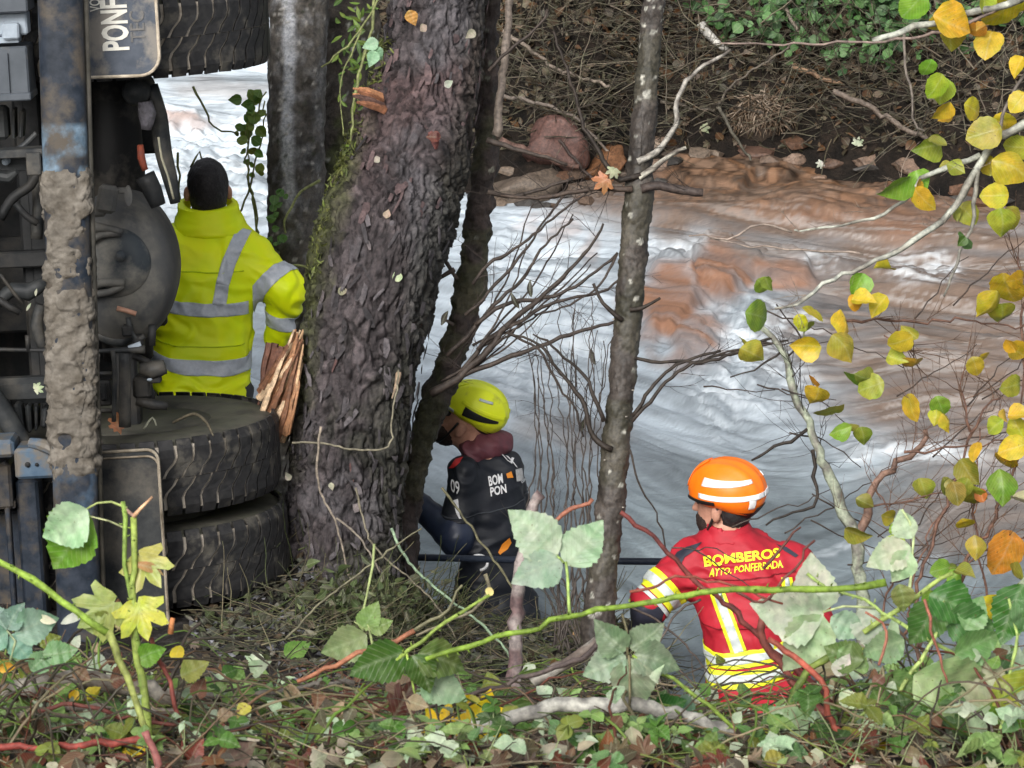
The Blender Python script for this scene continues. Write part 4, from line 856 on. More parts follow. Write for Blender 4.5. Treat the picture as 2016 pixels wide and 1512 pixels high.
part('brake_pipe', [rod([(312, 270), (318, 310), (330, 345), (342, 392)], 2.2, -.45)], simple('pale_hose', (.3, .28, .2), (.2, .19, .14), 30, attr=True), None, True)
part('brake_chamber', [lathe_y(TL(268, 180, -.3), [(.001, -.05), (.04, -.045), (.05, .0), (.05, .2)], 24), rod([(262, 185), (290, 182)], 10, -.32)], MUDDY, None, True)
# main chassis members, depth behind
part('chassis_rail', [slab(60, -250, 120, 1500, .1, .3, .01), slab(45, -250, 130, 1500, -.05, .02, .004)], BLACKS)
part('chassis_rail', [slab(190, 150, 262, 900, .15, .06, .01), slab(215, -200, 240, 900, .0, .12, .01)], BLACKS)
part('crossmember', [slab(-60, 470, 330, 640, .35, .05, .01), slab(-60, 250, 330, 300, .3, .05, .01), slab(-100, 500, 130, 522, -.1, .05, .006)], BLACKS)
part('underbody_floor', [slab(-420, -400, 330, 1500, .75, .04)], BLACKS)
# left-hand fittings
GALV = simple('galvanised_plate', (.34, .39, .44), (.25, .29, .33), 18, .4, .1, .001, dirt=((.12, .11, .1), 12, .6, .7), attr=True)
part('lamp_housing', [slab(-60, 26, 58, 66, -.60, .10, .006), slab(4, 46, 40, 76, -.66, .05, .006), slab(-60, 74, 40, 82, -.62, .08, .002)], GALV)
GREYP = simple('slate_grey_panel', (.055, .064, .075), (.075, .085, .098), 14, .5, .15, .002, dirt=((.14, .13, .115), 6, .56, .7), attr=True)
part('toolbox_panel', [slab(-80, 92, 66, 186, -.55, .2, .006), slab(-80, -200, 62, 20, -.62, .2, .006), slab(22, 100, 26, 180, -.56, .2), slab(-80, 184, 68, 192, -.58, .2)], GREYP)
for x0, x1, a in [(-14, 20, 0), (24, 34, .05), (38, 50, .1)]: part('leaf_spring', [slab(x0, 205 + abs(x1) * .2, x1, 275 - x1 * .1, -.4, .09, .012, a)], MUDDY)
part('bar_bracket', [slab(-40, 295, 88, 306, -.82, .1, .003), slab(52, 300, 84, 343, -.86, .06, .004), slab(-60, 306, 60, 336, -.74, .02, .003), rod([(-20, 345, .02), (20, 348, .02), (34, 338, 0)], [12, 12, 5], -.78), rod([(28, 300, 0), (50, 284, 0), (72, 262, 0)], [7, 6, 5], -.74)], MUDDY)
part('bolt', [lathe_y(TL(12, 317, -.77), [(.001, -.025), (.012, -.024), (.014, .01)], 12)], GALV, None, True)
for L, r, dy in [([(0, 430), (25, 390), (60, 365), (78, 330)], 10, -.3), ([(30, 400), (52, 425), (75, 440)], 7, -.35), ([(72, 350), (76, 400), (72, 470)], 12, -.2), ([(-10, 600), (25, 570), (55, 575), (90, 555)], [12, 14, 18, 12], -.3), ([(0, 540), (30, 580), (45, 598)], 3.5, -.5), ([(-10, 585), (20, 605), (40, 615)], 7, -.42), ([(80, 600), (72, 640), (86, 690)], [10, 13, 10], -.35), ([(-10, 688), (40, 689), (110, 690)], 4, -.55), ([(180, 692), (230, 690), (285, 688)], [4, 5, 8], -.5),
    ([(185, 600), (200, 598), (222, 605), (232, 625)], [5, 9, 8, 10], -.4), ([(185, 655), (210, 665), (240, 672), (262, 660)], [9, 12, 12, 8], -.35), ([(252, 625), (258, 655), (270, 670), (284, 662)], [5, 5, 5, 6], -.45), ([(222, 690), (226, 740), (224, 830)], 4.5, -.55), ([(245, 695), (246, 750), (246, 840)], [11, 12, 12], -.5), ([(182, 735), (220, 735)], 4, -.5), ([(182, 808), (220, 808)], 4.5, -.5), ([(275, 725), (300, 728), (325, 722)], [10, 18, 14], -.42), ([(262, 700), (290, 712), (300, 720)], 7, -.4), ([(268, 790), (300, 796), (330, 800)], [8, 11, 7], -.42), ([(265, 760), (290, 765), (295, 790)], [13, 14, 10], -.36)]:
    part('linkage_rod', [rod(L, r, dy)], MUDDY if rnd.random() < .5 else BLACKS, None, True)
part('copper_clip', [rod([(230, 607), (250, 612), (268, 618)], 5, -.46)], simple('dirty_copper', (.42, .22, .15), (.25, .15, .1), 40, .5), None, True)
part('shock_absorber', [rod([(54, 660), (56, 690)], 5, -.55), rod([(300, 640), (298, 680)], 8, -.4)], BLACKS, None, True)
part('valve_block', [slab(188, 748, 222, 796, -.48, .06, .006), slab(196, 756, 212, 788, -.52, .03, .006), slab(262, 660, 285, 690, -.42, .08, .008), slab(262, 740, 300, 780, -.35, .1, .01), slab(240, 640, 262, 660, -.44, .05, .005), slab(295, 740, 318, 752, -.4, .05, .004)], BLACKS)
part('white_tag', [slab(289, 745, 300, 750, -.5, .01), slab(252, 677, 278, 684, -.5, .012, 0, -.3)], GALV)
for k, (x0, x1) in enumerate([(16, 30), (30, 52), (52, 68), (70, 80), (82, 100)]): part('leaf_spring', [slab(x0, 788 + k * 3, x1 - 2, 858 - k * 5, -.45 + .02 * k, .1, .008, .08 * (k - 2))], MUDDY)
part('spring_plate', [slab(-30, 745, 110, 790, -.38, .08, .02)], MUDDY, None)
part('strut_arm', [rod([(-60, 720), (-10, 790), (30, 850), (60, 900)], [22, 22, 20, 16], -.6)], MUDDY, None, True)
BLUE = simple('blue_grey_paint', (.05, .085, .13), (.08, .12, .165), 25, .45, .3, .003, dirt=((.13, .115, .095), 12, .42, .58), attr=True)
part('mounting_foot', [slab(-60, 862, 34, 892, -.70, .16, .012), slab(32, 876, 118, 932, -.72, .16, .01), rod([(60, 872, -.02), (95, 880, -.05), (148, 918, -.10)], [10, 13, 5], -.76)], BLUE)
part('foot_bolt_hole', [lathe_y(TL(54, 915, -.806), [(.001, 0), (.009, -.001), (.009, .01)], 12), lathe_y(TL(72, 915, -.806), [(.001, 0), (.006, -.001), (.006, .01)], 12)], BLACKS, None, True)
part('frame_upright', [slab(-60, 900, 36, 985, -.5, .3, .01), slab(14, 905, 38, 1400, -.62, .05, .004), slab(-60, 985, 34, 996, -.58, .1, .004), slab(-200, 1000, 120, 1500, -.3, .3, .01), slab(36, 935, 118, 1500, -.5, .2, .01)], PAINT)
# what carries on out of frame: the cargo body the chassis belongs to
part('cargo_body', [box((-1.65, 1.5, .45), (1.9, 4.6, 2.4), None, .02)], GREYP)
BOL = simple('chip_wood_scrap', (.5, .5, .42), (.4, .38, .3), 50)
for q, s_, a, c, k in [((70, 583), 16, 80, (.42, .45, .38), 0), ((52, 612), 18, 60, (.45, .48, .42), 1), ((62, 768), 26, 20, (.5, .55, .42), 2)]:
    tag(place_leaf('leaf_scrap', 'ln' if k < 2 else 'mp', T_LN if k < 2 else T_MP, 0 if k == 2 else k, P(q[0], q[1], 13.1), M(s_, 13), a, c, None, .3), ['small pale leaf scrap caught left of the muddy bar, upper one', 'small pale leaf scrap caught left of the muddy bar, lower one', 'pale lichen tuft on the spring left of the muddy bar'][k], 'leaf')
tag(place_leaf('fallen_leaf', 'mp', T_MP, 2, P(238, 857, 13.28), M(54, 13.3), 110, (.48, .19, .09), None, .25), 'orange brown oak leaf lying on the upper dual tyre', 'leaf')
q = [P(283, 845, 13.4), P(300, 822, 13.4), P(308, 838, 13.4)]; V, F, _ = tube(np.array(q), [.004, .004, .003], 5, .02); tag(link('straw', mesh_np('straw', V, F, (.42, .42, .33)), TWIG), 'bent pale straw lying on the dual tyre behind the oak leaf', 'straw')
V, F, _ = tube(np.array([P(340, 832, 13.45), P(380, 815, 13.42), P(405, 830, 13.32), P(420, 858, 13.25)]), [.005, .006, .006, .003], 6, .02); tag(link('twig', mesh_np('twig', V, F, (.10, .085, .06)), TWIG), 'thin curved twig lying on the sidewall of the dual tyre', 'twig')
# ---------------------------------------------------------------- people: smooth bodies grown from a distance field
def sd_cap(q, a, b, ra, rb):
    a = np.array(a); b = np.array(b); ab = b - a; t = np.clip(((q - a) @ ab) / (ab @ ab), 0, 1); return np.linalg.norm(q - a - t[:, None] * ab, axis=1) - (ra + (rb - ra) * t)
def sd_ell(q, c, r, R=None):
    p = q - np.array(c); p = p @ R if R is not None else p; r = np.array(r); k0 = np.linalg.norm(p / r, axis=1); k1 = np.linalg.norm(p / r ** 2, axis=1); return k0 * (k0 - 1) / (k1 + 1e-9)
def sd_loft(q, sec, yaw=0.):
    """sections (centre xyz, rx, ry) sorted by height"""
    sec = sorted(sec, key=lambda s_: s_[0][2]); Z = np.array([s_[0][2] for s_ in sec]); f = lambda v: np.interp(q[:, 2], Z, v)
    x = q[:, 0] - f([s_[0][0] for s_ in sec]); y = q[:, 1] - f([s_[0][1] for s_ in sec]); c, s_ = math.cos(yaw), math.sin(yaw); x, y = x * c + y * s_, -x * s_ + y * c
    rx = f([s_[1] for s_ in sec]); ry = f([s_[2] for s_ in sec]); e = 2.4
    k = (np.abs(x / rx) ** e + np.abs(y / ry) ** e) ** (1 / e); d = (k - 1) * np.minimum(rx, ry)
    return np.maximum(d, np.maximum(Z[0] - q[:, 2], q[:, 2] - Z[-1]))
def smin(a, b, k): h = np.clip(.5 + .5 * (b - a) / k, 0, 1); return b * (1 - h) + a * h - k * h * (1 - h)
def nets(fn, lo, hi, h):
    """naive surface nets of fn(points)=0"""
    lo = np.array(lo); n = np.ceil((np.array(hi) - lo) / h).astype(int) + 1
    g = np.stack(np.meshgrid(*[np.arange(k) for k in n], indexing='ij'), -1).reshape(-1, 3) * h + lo; D = fn(g).reshape(n); ins = D < 0
    c = [(i, j, k) for i in (0, 1) for j in (0, 1) for k in (0, 1)]; m = n - 1; sl_ = lambda A, o: A[o[0]:o[0] + m[0], o[1]:o[1] + m[1], o[2]:o[2] + m[2]]
    cnt = sum(sl_(ins, o).astype(int) for o in c); act = (cnt > 0) & (cnt < 8); acc = np.zeros((*m, 3)); num = np.zeros(m)
    for a in range(8):
        for b in range(a + 1, 8):
            if sum(x != y for x, y in zip(c[a], c[b])) != 1: continue
            da, db = sl_(D, c[a]), sl_(D, c[b]); cr = (da < 0) != (db < 0); t = np.where(cr, da / (da - db + 1e-12), 0)
            pa, pb = np.array(c[a], float), np.array(c[b], float); acc += np.where(cr[..., None], pa + t[..., None] * (pb - pa), 0); num += cr
    idx = -np.ones(m, int); idx[act] = np.arange(act.sum()); ijk = np.argwhere(act); V = (ijk + acc[act] / num[act][:, None]) * h + lo; Q = []
    for ax in range(3):
        o = [0, 0, 0]; o[ax] = 1; A = D[:n[0] - o[0], :n[1] - o[1], :n[2] - o[2]] < 0; B = D[o[0]:, o[1]:, o[2]:] < 0; u, v = (ax + 1) % 3, (ax + 2) % 3
        for flip, E in ((0, A & ~B), (1, ~A & B)):
            e = np.argwhere(E); e = e[(e[:, u] > 0) & (e[:, v] > 0) & (e[:, u] < m[u]) & (e[:, v] < m[v]) & (e[:, ax] < m[ax])]
            if not len(e): continue
            du = np.zeros(3, int); du[u] = 1; dv = np.zeros(3, int); dv[v] = 1; G = lambda w_: idx[w_[:, 0], w_[:, 1], w_[:, 2]]
            q = np.stack([G(e - du - dv), G(e - dv), G(e), G(e - du)], 1); q = q if not flip else q[:, ::-1]; Q.append(q[(q >= 0).all(1)])
    return V, np.concatenate(Q)
def normals_of(V, Q):
    a = np.cross(V[Q[:, 2]] - V[Q[:, 0]], V[Q[:, 3]] - V[Q[:, 1]]); N = np.zeros_like(V)
    for k in range(4): np.add.at(N, Q[:, k], a)
    return N / (np.linalg.norm(N, axis=1)[:, None] + 1e-12)
def solid(prims, lo, hi, h=.008, k=.035, grow=0., wr=None, cut=None):
    """prims: list of (fn, blend); wr(V,N)->offset wrinkles; cut(q)->sd kept where <0"""
    def f(q):
        d = None
        for p in prims:
            v = p[0](q); d = v if d is None else smin(d, v, p[1] if len(p) > 1 else k)
        d = d - grow
        return d if cut is None else np.maximum(d, cut(q))
    V, Q = nets(f, lo, hi, h)
    if wr is not None: N = normals_of(V, Q); V = V + N * wr(V, N)[:, None]
    return V, Q
cap = lambda a, b, ra, rb, k=.035: (lambda q: sd_cap(q, a, b, ra, rb), k)
ell = lambda c, r, R=None, k=.03: (lambda q: sd_ell(q, c, r, R), k)
loft = lambda sec, yaw=0., k=.035: (lambda q: sd_loft(q, sec, yaw), k)
def folds(axis=(0, 0, 1.), amp=.006, f1=9, f2=22, s=0, stretch=.35):
    """cloth creases running across axis"""
    ax = np.array(axis); ax = ax / np.linalg.norm(ax)
    def w_(V, N):
        al = V @ ax; q = V * f1 * stretch + np.outer(al, ax) * f1 * (1 - stretch); q2 = V * f2 * stretch + np.outer(al, ax) * f2 * (1 - stretch)
        r = 1 - np.abs(fbm(q + .8 * fbm(V * 5, 2, s + 9)[:, None], 2, s)) * 2.2; r2 = 1 - np.abs(fbm(q2, 2, s + 4)) * 2; return amp * (r * .9 + .45 * r2) + amp * .8 * fbm(V * 6, 2, s + 20)
    return w_
def hand(mb, wrist, dirv, palm_n, L=.18, curl=.6, col=(1, 1, 1), side=1, thumb=.9):
    """palm and five bent fingers, as tubes; dirv along the forearm, palm_n out of the palm"""
    d = np.array(dirv, float); d /= np.linalg.norm(d); n = np.array(palm_n, float); n -= d * (n @ d); n /= np.linalg.norm(n); s_ = np.cross(d, n) * side
    w0 = np.array(wrist); pal = [w0 - d * .02, w0 + d * .02, w0 + d * .05, w0 + d * .085]
    def flat(pts, rx, ry):
        V, F, uv = tube(np.array(pts), [1] * len(pts), 10); p = np.array(pts); t, N, B = frames(p); m = len(pts)
        for i in range(m):
            for j in range(10):
                a = j / 10 * 2 * math.pi; V[i * 10 + j] = p[i] + s_ * math.cos(a) * rx[i] + n * math.sin(a) * ry[i]
        return V, F
    V, F = flat(pal, [.028, .036, .042, .038], [.020, .018, .016, .012]); mb.add(V, F, col)
    for k, (o, l, r) in enumerate([(.031, .070, .0088), (.011, .080, .0092), (-.010, .074, .0088), (-.030, .058, .0078)]):
        b = w0 + d * (.078 - .004 * abs(k - 1)) + s_ * o; a = 0.; q = [b - d * .02, b]; dd = d
        for j, f in enumerate((.45, .32, .25)): a += curl * (.55 + .12 * k * .5); dd = d * math.cos(a) + n * math.sin(a); q.append(q[-1] + (dd + s_ * (.06 * (1 - k))) * l * f)
        V, F, _ = tube(np.array(q), [r * 1.1, r * 1.1, r, r * .95, r * .7], 8, .012); mb.add(V, F, col)
    b = w0 + d * .02 + s_ * .03; q = [b, b + (d * .5 + s_ * .8) * .03, b + (d * .8 + s_ * .7 + n * .35) * .055, b + (d + s_ * .45 + n * .75) * .075 * thumb]; V, F, _ = tube(np.array(q), [.013, .0125, .0105, .008], 8, .012); mb.add(V, F, col)
def strip_of(V, Q, planes, off=.0025, name='band', mat=None, parent=None, col=None, th=.0015):
    """cut a clean-edged strip out of a garment: planes = [(point, normal)], keeps what lies on the positive side of all"""
    me = mesh_np('tmp', V, Q); bm = bmesh.new(); bm.from_mesh(me); bpy.data.meshes.remove(me); bm.normal_update()
    for (p, n) in planes: bmesh.ops.bisect_plane(bm, geom=bm.verts[:] + bm.edges[:] + bm.faces[:], plane_co=Vector(p), plane_no=Vector(n), clear_inner=True, dist=1e-6)
    if not bm.faces: bm.free(); return None
    bm.normal_update(); bmesh.ops.solidify(bm, geom=bm.faces[:], thickness=-th)
    for v in bm.verts: v.co += v.normal * 0
    nn = {v.index: v.normal.copy() for v in bm.verts}; me = bpy.data.meshes.new(name)
    bm.to_mesh(me); bm.free()
    return me
def band(name, V, Q, N, planes, mat, parent, off=.003, th=.0015):
    W = V + N * off; me = strip_of(W, Q, planes, 0, name, th=th)
    if me is None: print('EMPTY BAND', name); return None
    for p in me.polygons: p.use_smooth = True
    return link(name, me, mat, parent)
def vplane(px0, py0, px1, py1, keep='below', d=14.):
    """plane through the viewer and the photo line (px0,py0)-(px1,py1): only used to mark where a real strip of tape begins; returns (point, normal) pointing to the kept side.
    The plane is made parallel to the line of sight of that spot, so it is an ordinary oblique cut through the garment."""
    a, b = P(px0, py0, d), P(px1, py1, d); n = np.cross(b - a, FWD); n /= np.linalg.norm(n)
    s_ = {'below': -UPV, 'above': UPV, 'right': RGT, 'left': -RGT}[keep]
    return (a, n if n @ s_ > 0 else -n)
def hplane(px0, py0, px1, py1, keep, d):
    """level cut round the body through two photo points at depth d"""
    a, b = P(px0, py0, d), P(px1, py1, d); n = np.cross(b - a, np.array([0, 1.0, 0.05])); n /= np.linalg.norm(n); z = 1 if keep == 'above' else -1
    return (a, n if n[2] * z > 0 else -n)
def wrap_text(name, body, bvh, quad, mat, parent, d, bold=.02, off=.004, italic=0, spacing=1.0):
    """letters laid on cloth: quad = photo points (left-bottom, right-bottom, right-top, left-top) of the printed line"""
    me = text_mesh(name, body, 1, .0, 1, bold, spacing); me.materials.clear(); bm = bmesh.new(); bm.from_mesh(me); bmesh.ops.triangulate(bm, faces=bm.faces[:]); bmesh.ops.subdivide_edges(bm, edges=[e for e in bm.edges if e.calc_length() > .12], cuts=2, use_grid_fill=False); bm.to_mesh(me); bm.free()
    n = len(me.vertices); co = np.zeros(n * 3); me.vertices.foreach_get('co', co); co = co.reshape(-1, 3); u = (co[:, 0] - co[:, 0].min()) / np.ptp(co[:, 0]); v = (co[:, 1] - co[:, 1].min()) / np.ptp(co[:, 1])
    q = [np.array(a, float) for a in quad]; out = []
    for a, b in zip(u, v):
        p = (q[0] * (1 - a) + q[1] * a) * (1 - b) + (q[3] * (1 - a) + q[2] * a) * b; o = P(p[0], p[1], d - .6); r = P(p[0], p[1], d) - o; r /= np.linalg.norm(r)
        hit, nn, _, _ = bvh.ray_cast(Vector(o), Vector(r)); hit = Vector(P(p[0], p[1], d)) if hit is None else hit; nn = nn if nn is not None else Vector(-r)
        out.append(np.array(hit) + (np.array(nn) if np.dot(nn, r) < 0 else -np.array(nn)) * off)
    me.vertices.foreach_set('co', np.array(out).ravel()); me.update(); return link(name, me, mat, parent)
def bvh_of(V, Q): return BVHTree.FromPolygons([Vector(v) for v in V], [tuple(int(i) for i in q) for q in Q])
def cloth(name, c1, c2, sc=18, rough=.55, bump=.35, dirt=None, spec=.4):
    return simple(name, c1, c2, sc, rough, bump, .0025, spec=spec, dirt=dirt, lo=.3, hi=.7)
SKIN = simple('skin', (.50, .27, .19), (.40, .20, .14), 60, .5, .15, .001)
HAIR = simple('dark_hair', (.014, .013, .014), (.032, .028, .028), 160, .42, .8, .002)
BEARD = simple('dark_beard', (.02, .013, .011), (.045, .03, .025), 160, .7, .9, .003)
BLACKG = simple('black_glove', (.012, .013, .017), (.02, .02, .024), 60, .55, .4, .002)
def head_prims(c, R, s=1.0):
    """skull, jaw, nose, ears, neck stub in a head frame: +Y forward, +Z up"""
    w_ = lambda v: np.array(c) + R @ (np.array(v) * s)
    return [ell(w_((0, -.005, .03)), np.array((.076, .096, .098)) * s, R, .02), ell(w_((0, .035, -.045)), np.array((.056, .062, .066)) * s, R, .03), cap(w_((0, .092, .012)), w_((0, .112, -.022)), .009 * s, .014 * s, .012), ell(w_((0, .088, .034)), np.array((.052, .016, .013)) * s, R, .015),
            ell(w_((0, .088, -.058)), np.array((.026, .014, .008)) * s, R, .008), ell(w_((0, .086, -.072)), np.array((.022, .014, .008)) * s, R, .008), ell(w_((0, .078, -.10)), np.array((.026, .02, .018)) * s, R, .015),
            ell(w_((.084, -.01, -.005)), np.array((.012, .02, .033)) * s, R, .008), ell(w_((-.084, -.01, -.005)), np.array((.012, .02, .033)) * s, R, .008)]
def face_bits(c, R, parent, beard=True, s=1.0):
    w_ = lambda v: np.array(c) + R @ (np.array(v) * s)
    for sx in (-1, 1):
        mb = MB(); V, F = lathe_y((0, 0, 0), [(.001, .0), (.0085, .003), (.012, .009)], 12); mb.add(np.array([w_((sx * .031 + v[0], .0885 - v[1], .014 + v[2] * .6)) for v in V]), F); fixn(mb.build('eye', simple('eye_dark', (.03, .02, .015), (.05, .03, .02), 80, .15), parent))
    if beard:
        V, Q = solid([ell(w_((0, .040, -.062)), np.array((.064, .064, .062)) * s, R), ell(w_((0, .09, -.046)), np.array((.034, .014, .008)) * s, R, .012)], w_((0, .02, -.06)) - .14, w_((0, .02, -.06)) + .14, .006, cut=lambda q: (lambda p: np.maximum(p[:, 2] + .028 - .35 * np.abs(p[:, 0]) - .5 * np.maximum(0, .03 - p[:, 1]), .030 - np.hypot(p[:, 0], p[:, 2] + .062) - 99 * (p[:, 1] < .07)))(((q - c) @ R) / s), wr=lambda V, N: .002 * fbm(V * 200, 2, 3))
        if len(Q): link('beard', mesh_np('beard', V, Q), BEARD, parent)
def helmet(c, R, mat, stripe_mat, vent_mat, parent, s=1.0, band_mat=None, dark=True, peak=.03, style=0):
    """rescue helmet; head frame +Y forward, +Z up"""
    def sh(th, ph, k=1.):
        # th azimuth from front, ph polar from top (0..1)
        a = ph * math.pi / 2; bot = -.035 - .03 * (math.cos(th) < 0) * abs(math.cos(th)) ; rx, ry, rz = .118, .148, .125
        x = math.sin(th) * math.sin(a) ** .86 * rx; y = math.cos(th) * math.sin(a) ** .86 * ry - .012; z = math.cos(a) * rz if ph <= 1 else 0
        if ph > 1: z = (ph - 1) * (bot) * 2.2; x *= 1 - .04 * (ph - 1); y *= 1 - .03 * (ph - 1)
        ridge = .006 * math.exp(-((abs(x) - .045) / .012) ** 2) * (1 if ph < 1 else 0) + .004 * math.exp(-(x / .02) ** 2) * (ph < .9); n = np.array([x, y, max(z, 0) + .02]); n /= np.linalg.norm(n)
        v = np.array([x, y, z]) + n * (ridge + (k - 1) * .12)
        if ph > 1 and math.cos(th) > .55: v = v + np.array([0, peak * (ph - 1) * 2 * (math.cos(th) - .55) * 2, .010 * (ph - 1)])
        return v
    W = lambda v: np.array(c) + R @ (np.array(v) * s)
    nth, nph = 72, 26; phs = np.concatenate([np.linspace(.001, 1, 18), np.linspace(1.08, 1.5, 8)]); V = np.array([W(sh(t, p)) for p in phs for t in np.arange(nth) / nth * 2 * math.pi]); i = np.arange(nph - 1)[:, None] * nth; j = np.arange(nth)[None]; j2 = (j + 1) % nth
    Q = np.stack([i + j, i + nth + j, i + nth + j2, i + j2], -1).reshape(-1, 4); inner = np.array([W(sh(t, p, .94)) for p in phs for t in np.arange(nth) / nth * 2 * math.pi]); n = len(V); b = (nph - 1) * nth + np.arange(nth); b2 = (nph - 1) * nth + (np.arange(nth) + 1) % nth
    h = link('helmet', mesh_np('helmet', np.vstack([V, inner]), np.vstack([Q, Q[:, ::-1] + n, np.stack([b, b + n, b2 + n, b2], 1)])), mat, parent)
    def patch(name, th0, th1, f0, f1, k, m_, nn=14, th_=.0):
        """raised piece between azimuths th0..th1; f0,f1: polar limits as functions of t in 0..1"""
        pts = []; 
        for kk in (k, k - .03):
            for a in range(nn):
                t = a / (nn - 1); th = th0 + (th1 - th0) * t
                for b_ in range(7): u = b_ / 6; pts.append(W(sh(th, f0(t) * (1 - u) + f1(t) * u, kk)))
        pts = np.array(pts); i = np.arange(nn - 1)[:, None] * 7; j = np.arange(6)[None]; q = np.stack([i + j, i + j + 1, i + 8 + j, i + 7 + j], -1).reshape(-1, 4); m2 = nn * 7
        e = [[k_, k_ + 7, k_ + 7 + m2, k_ + m2] for k_ in range(0, (nn - 1) * 7, 7)] + [[k_ + 6, k_ + 13, k_ + 13 + m2, k_ + 6 + m2] for k_ in range(0, (nn - 1) * 7, 7)] + [[k_, k_ + 1, k_ + 1 + m2, k_ + m2] for k_ in range(6)] + [[(nn - 1) * 7 + k_, (nn - 1) * 7 + k_ + 1, (nn - 1) * 7 + k_ + 1 + m2, (nn - 1) * 7 + k_ + m2] for k_ in range(6)]
        return fixn(link(name, mesh_np(name, pts, np.vstack([q, q[:, ::-1] + m2, np.array(e)])), m_, h))
    V2 = np.array([W(sh(t, p, .985 if p < 1.5 else .97) + np.array([0, -.004 if math.cos(t) < 0 else 0, 0])) for p in (1.42, 1.6, 1.78) for t in np.arange(nth) / nth * 2 * math.pi]); 
    i = np.arange(2)[:, None] * nth; link('helmet_lining', mesh_np('helmet_lining', V2, np.stack([i + j, i + nth + j, i + nth + j2, i + j2], -1).reshape(-1, 4)), vent_mat, h)
    return h, patch
def sections(L): return [(P(a, b, d_ ), rx, ry) for a, b, d_, rx, ry in L]
def lohi(pts, m): pts = np.array(pts); return pts.min(0) - m, pts.max(0) + m

# ================================================================= worker in hi-vis jacket, seen from behind
D1 = 14.75
HV = cloth('hi_vis_yellow_cloth', (.92, 1.0, .008), (.78, .99, .008), 7, .5, .35, ((.40, .62, .02), 8, .66, .84), .3)
TAPE = simple('reflective_tape', (.56, .60, .66), (.44, .48, .54), 60, .35, .4, .0015, spec=.6)
DTRO = cloth('dark_trousers', (.02, .022, .03), (.03, .03, .04))
hd = P(409, 378, D1); Rh = rotz(math.radians(8)) @ rotx(math.radians(-6))
ftz = P(400, 1165, D1)[2]
hip = P(400, 775, D1 + .0); knees = [P(365, 960, D1 + .03), P(440, 960, D1 - .02)]; feet = [P(362, 1140, D1), P(445, 1140, D1 - .05)]
sh_l, el_l, wr_l = P(322, 490, D1), P(296, 600, D1 + .05), P(310, 690, D1 + .22); sh_r, el_r, wr_r = P(492, 500, D1), P(562, 572, D1 - .02), P(546, 655, D1 + .08)
body = head_prims(hd, Rh, .98) + [cap(hd + [0, 0, -.05], P(408, 450, D1), .055, .065, .03), loft(sections([(408, 455, D1, .10, .08), (408, 490, D1, .19, .10), (405, 620, D1, .165, .11), (400, 720, D1, .155, .11), (400, 800, D1, .165, .12)])),
    cap(sh_l, el_l, .055, .045), cap(el_l, wr_l, .043, .03), cap(sh_r, el_r, .055, .045), cap(el_r, wr_r, .043, .03)] + [x for s_ in (0, 1) for x in (cap(hip + RGT * (-.08 + .16 * s_), knees[s_], .09, .06), cap(knees[s_], feet[s_], .06, .042), cap(feet[s_] + [0, 0, -.03], feet[s_] + [0, .14, -.05], .045, .035))]
lo, hi = lohi([hd, sh_l, sh_r, wr_l, wr_r, el_r, el_l, *feet], .2); V, Q = solid(body, lo, hi, .011)
man = link('person', mesh_np('person', V, Q), SKIN); tag(man, 'bareheaded person seen from behind in yellow hi-vis rain jacket with grey bands', 'person', 'rescue workers')
V, Q = solid([ell(hd + Rh @ np.array([0, -.012, .036]), (.079, .100, .099), Rh), ell(hd + Rh @ np.array([0, -.045, -.02]), (.070, .064, .082), Rh, .02)], hd - .2, hd + .2, .006, cut=lambda q: (lambda p: np.maximum(p[:, 1] - .045 - .5 * np.maximum(0, p[:, 2] - .03), np.maximum(-p[:, 2] - .085, .033 - np.sqrt((np.abs(p[:, 0]) - .078) ** 2 * .3 + (p[:, 1] + .008) ** 2 + (p[:, 2] + .018) ** 2 * .8))))((q - hd) @ Rh), wr=lambda V, N: .0016 * fbm(V * np.array([160, 160, 90.]), 3, 3) + .002 * fbm(V * 30, 2, 8))
link('hair', mesh_np('hair', V, Q), HAIR, man)
jk = [loft(sections([(410, 428, D1, .085, .08), (411, 452, D1, .14, .10), (412, 478, D1, .185, .12), (410, 530, D1, .20, .135), (405, 600, D1, .19, .14), (398, 680, D1, .19, .145), (395, 740, D1, .185, .145), (398, 800, D1, .185, .15), (400, 860, D1, .19, .155)])),
      cap(sh_l, el_l, .085, .072, .05), cap(el_l, wr_l, .07, .05), cap(P(478, 496, D1), P(548, 560, D1 - .02), .080, .072, .06), cap(P(548, 560, D1 - .02), el_r, .072, .074, .02), cap(el_r, P(546, 664, D1 + .08), .072, .046, .03)]
lo, hi = lohi([P(410, 420, D1), sh_l, el_l, el_r, P(400, 860, D1), wr_l, wr_r], .22)
fw = folds((.2, 0, 1), .010, 7, 17, 3, .4); fw2 = folds((.75, 0, .65), .011, 10, 22, 13, .3)
def wr1(V, N): a, b, _ = proj(V); k = sstep(470, 540, a) * sstep(720, 650, b); return fw(V, N) * (1 - k) + fw2(V, N) * k
V, Q = solid(jk, lo, hi, .008, wr=wr1); N1 = normals_of(V, Q); J1 = V; Q1 = Q
jac = link('jacket', mesh_np('jacket', V, Q), HV, man)
def wr1b(V, N): return folds((0, 0, 1), .003, 12, 30, 5)(V, N)
cl, Qc = solid([loft(sections([(409, 400, D1, .118, .105), (411, 418, D1, .120, .108), (413, 438, D1, .135, .11), (414, 452, D1, .15, .11)]))], P(408, 440, D1) - .25, P(408, 400, D1) + .2, .007, wr=wr1b, cut=lambda q: .092 - np.hypot(q[:, 0] - hd[0], q[:, 1] - hd[1])); link('collar', mesh_np('collar', cl, Qc), HV, man)
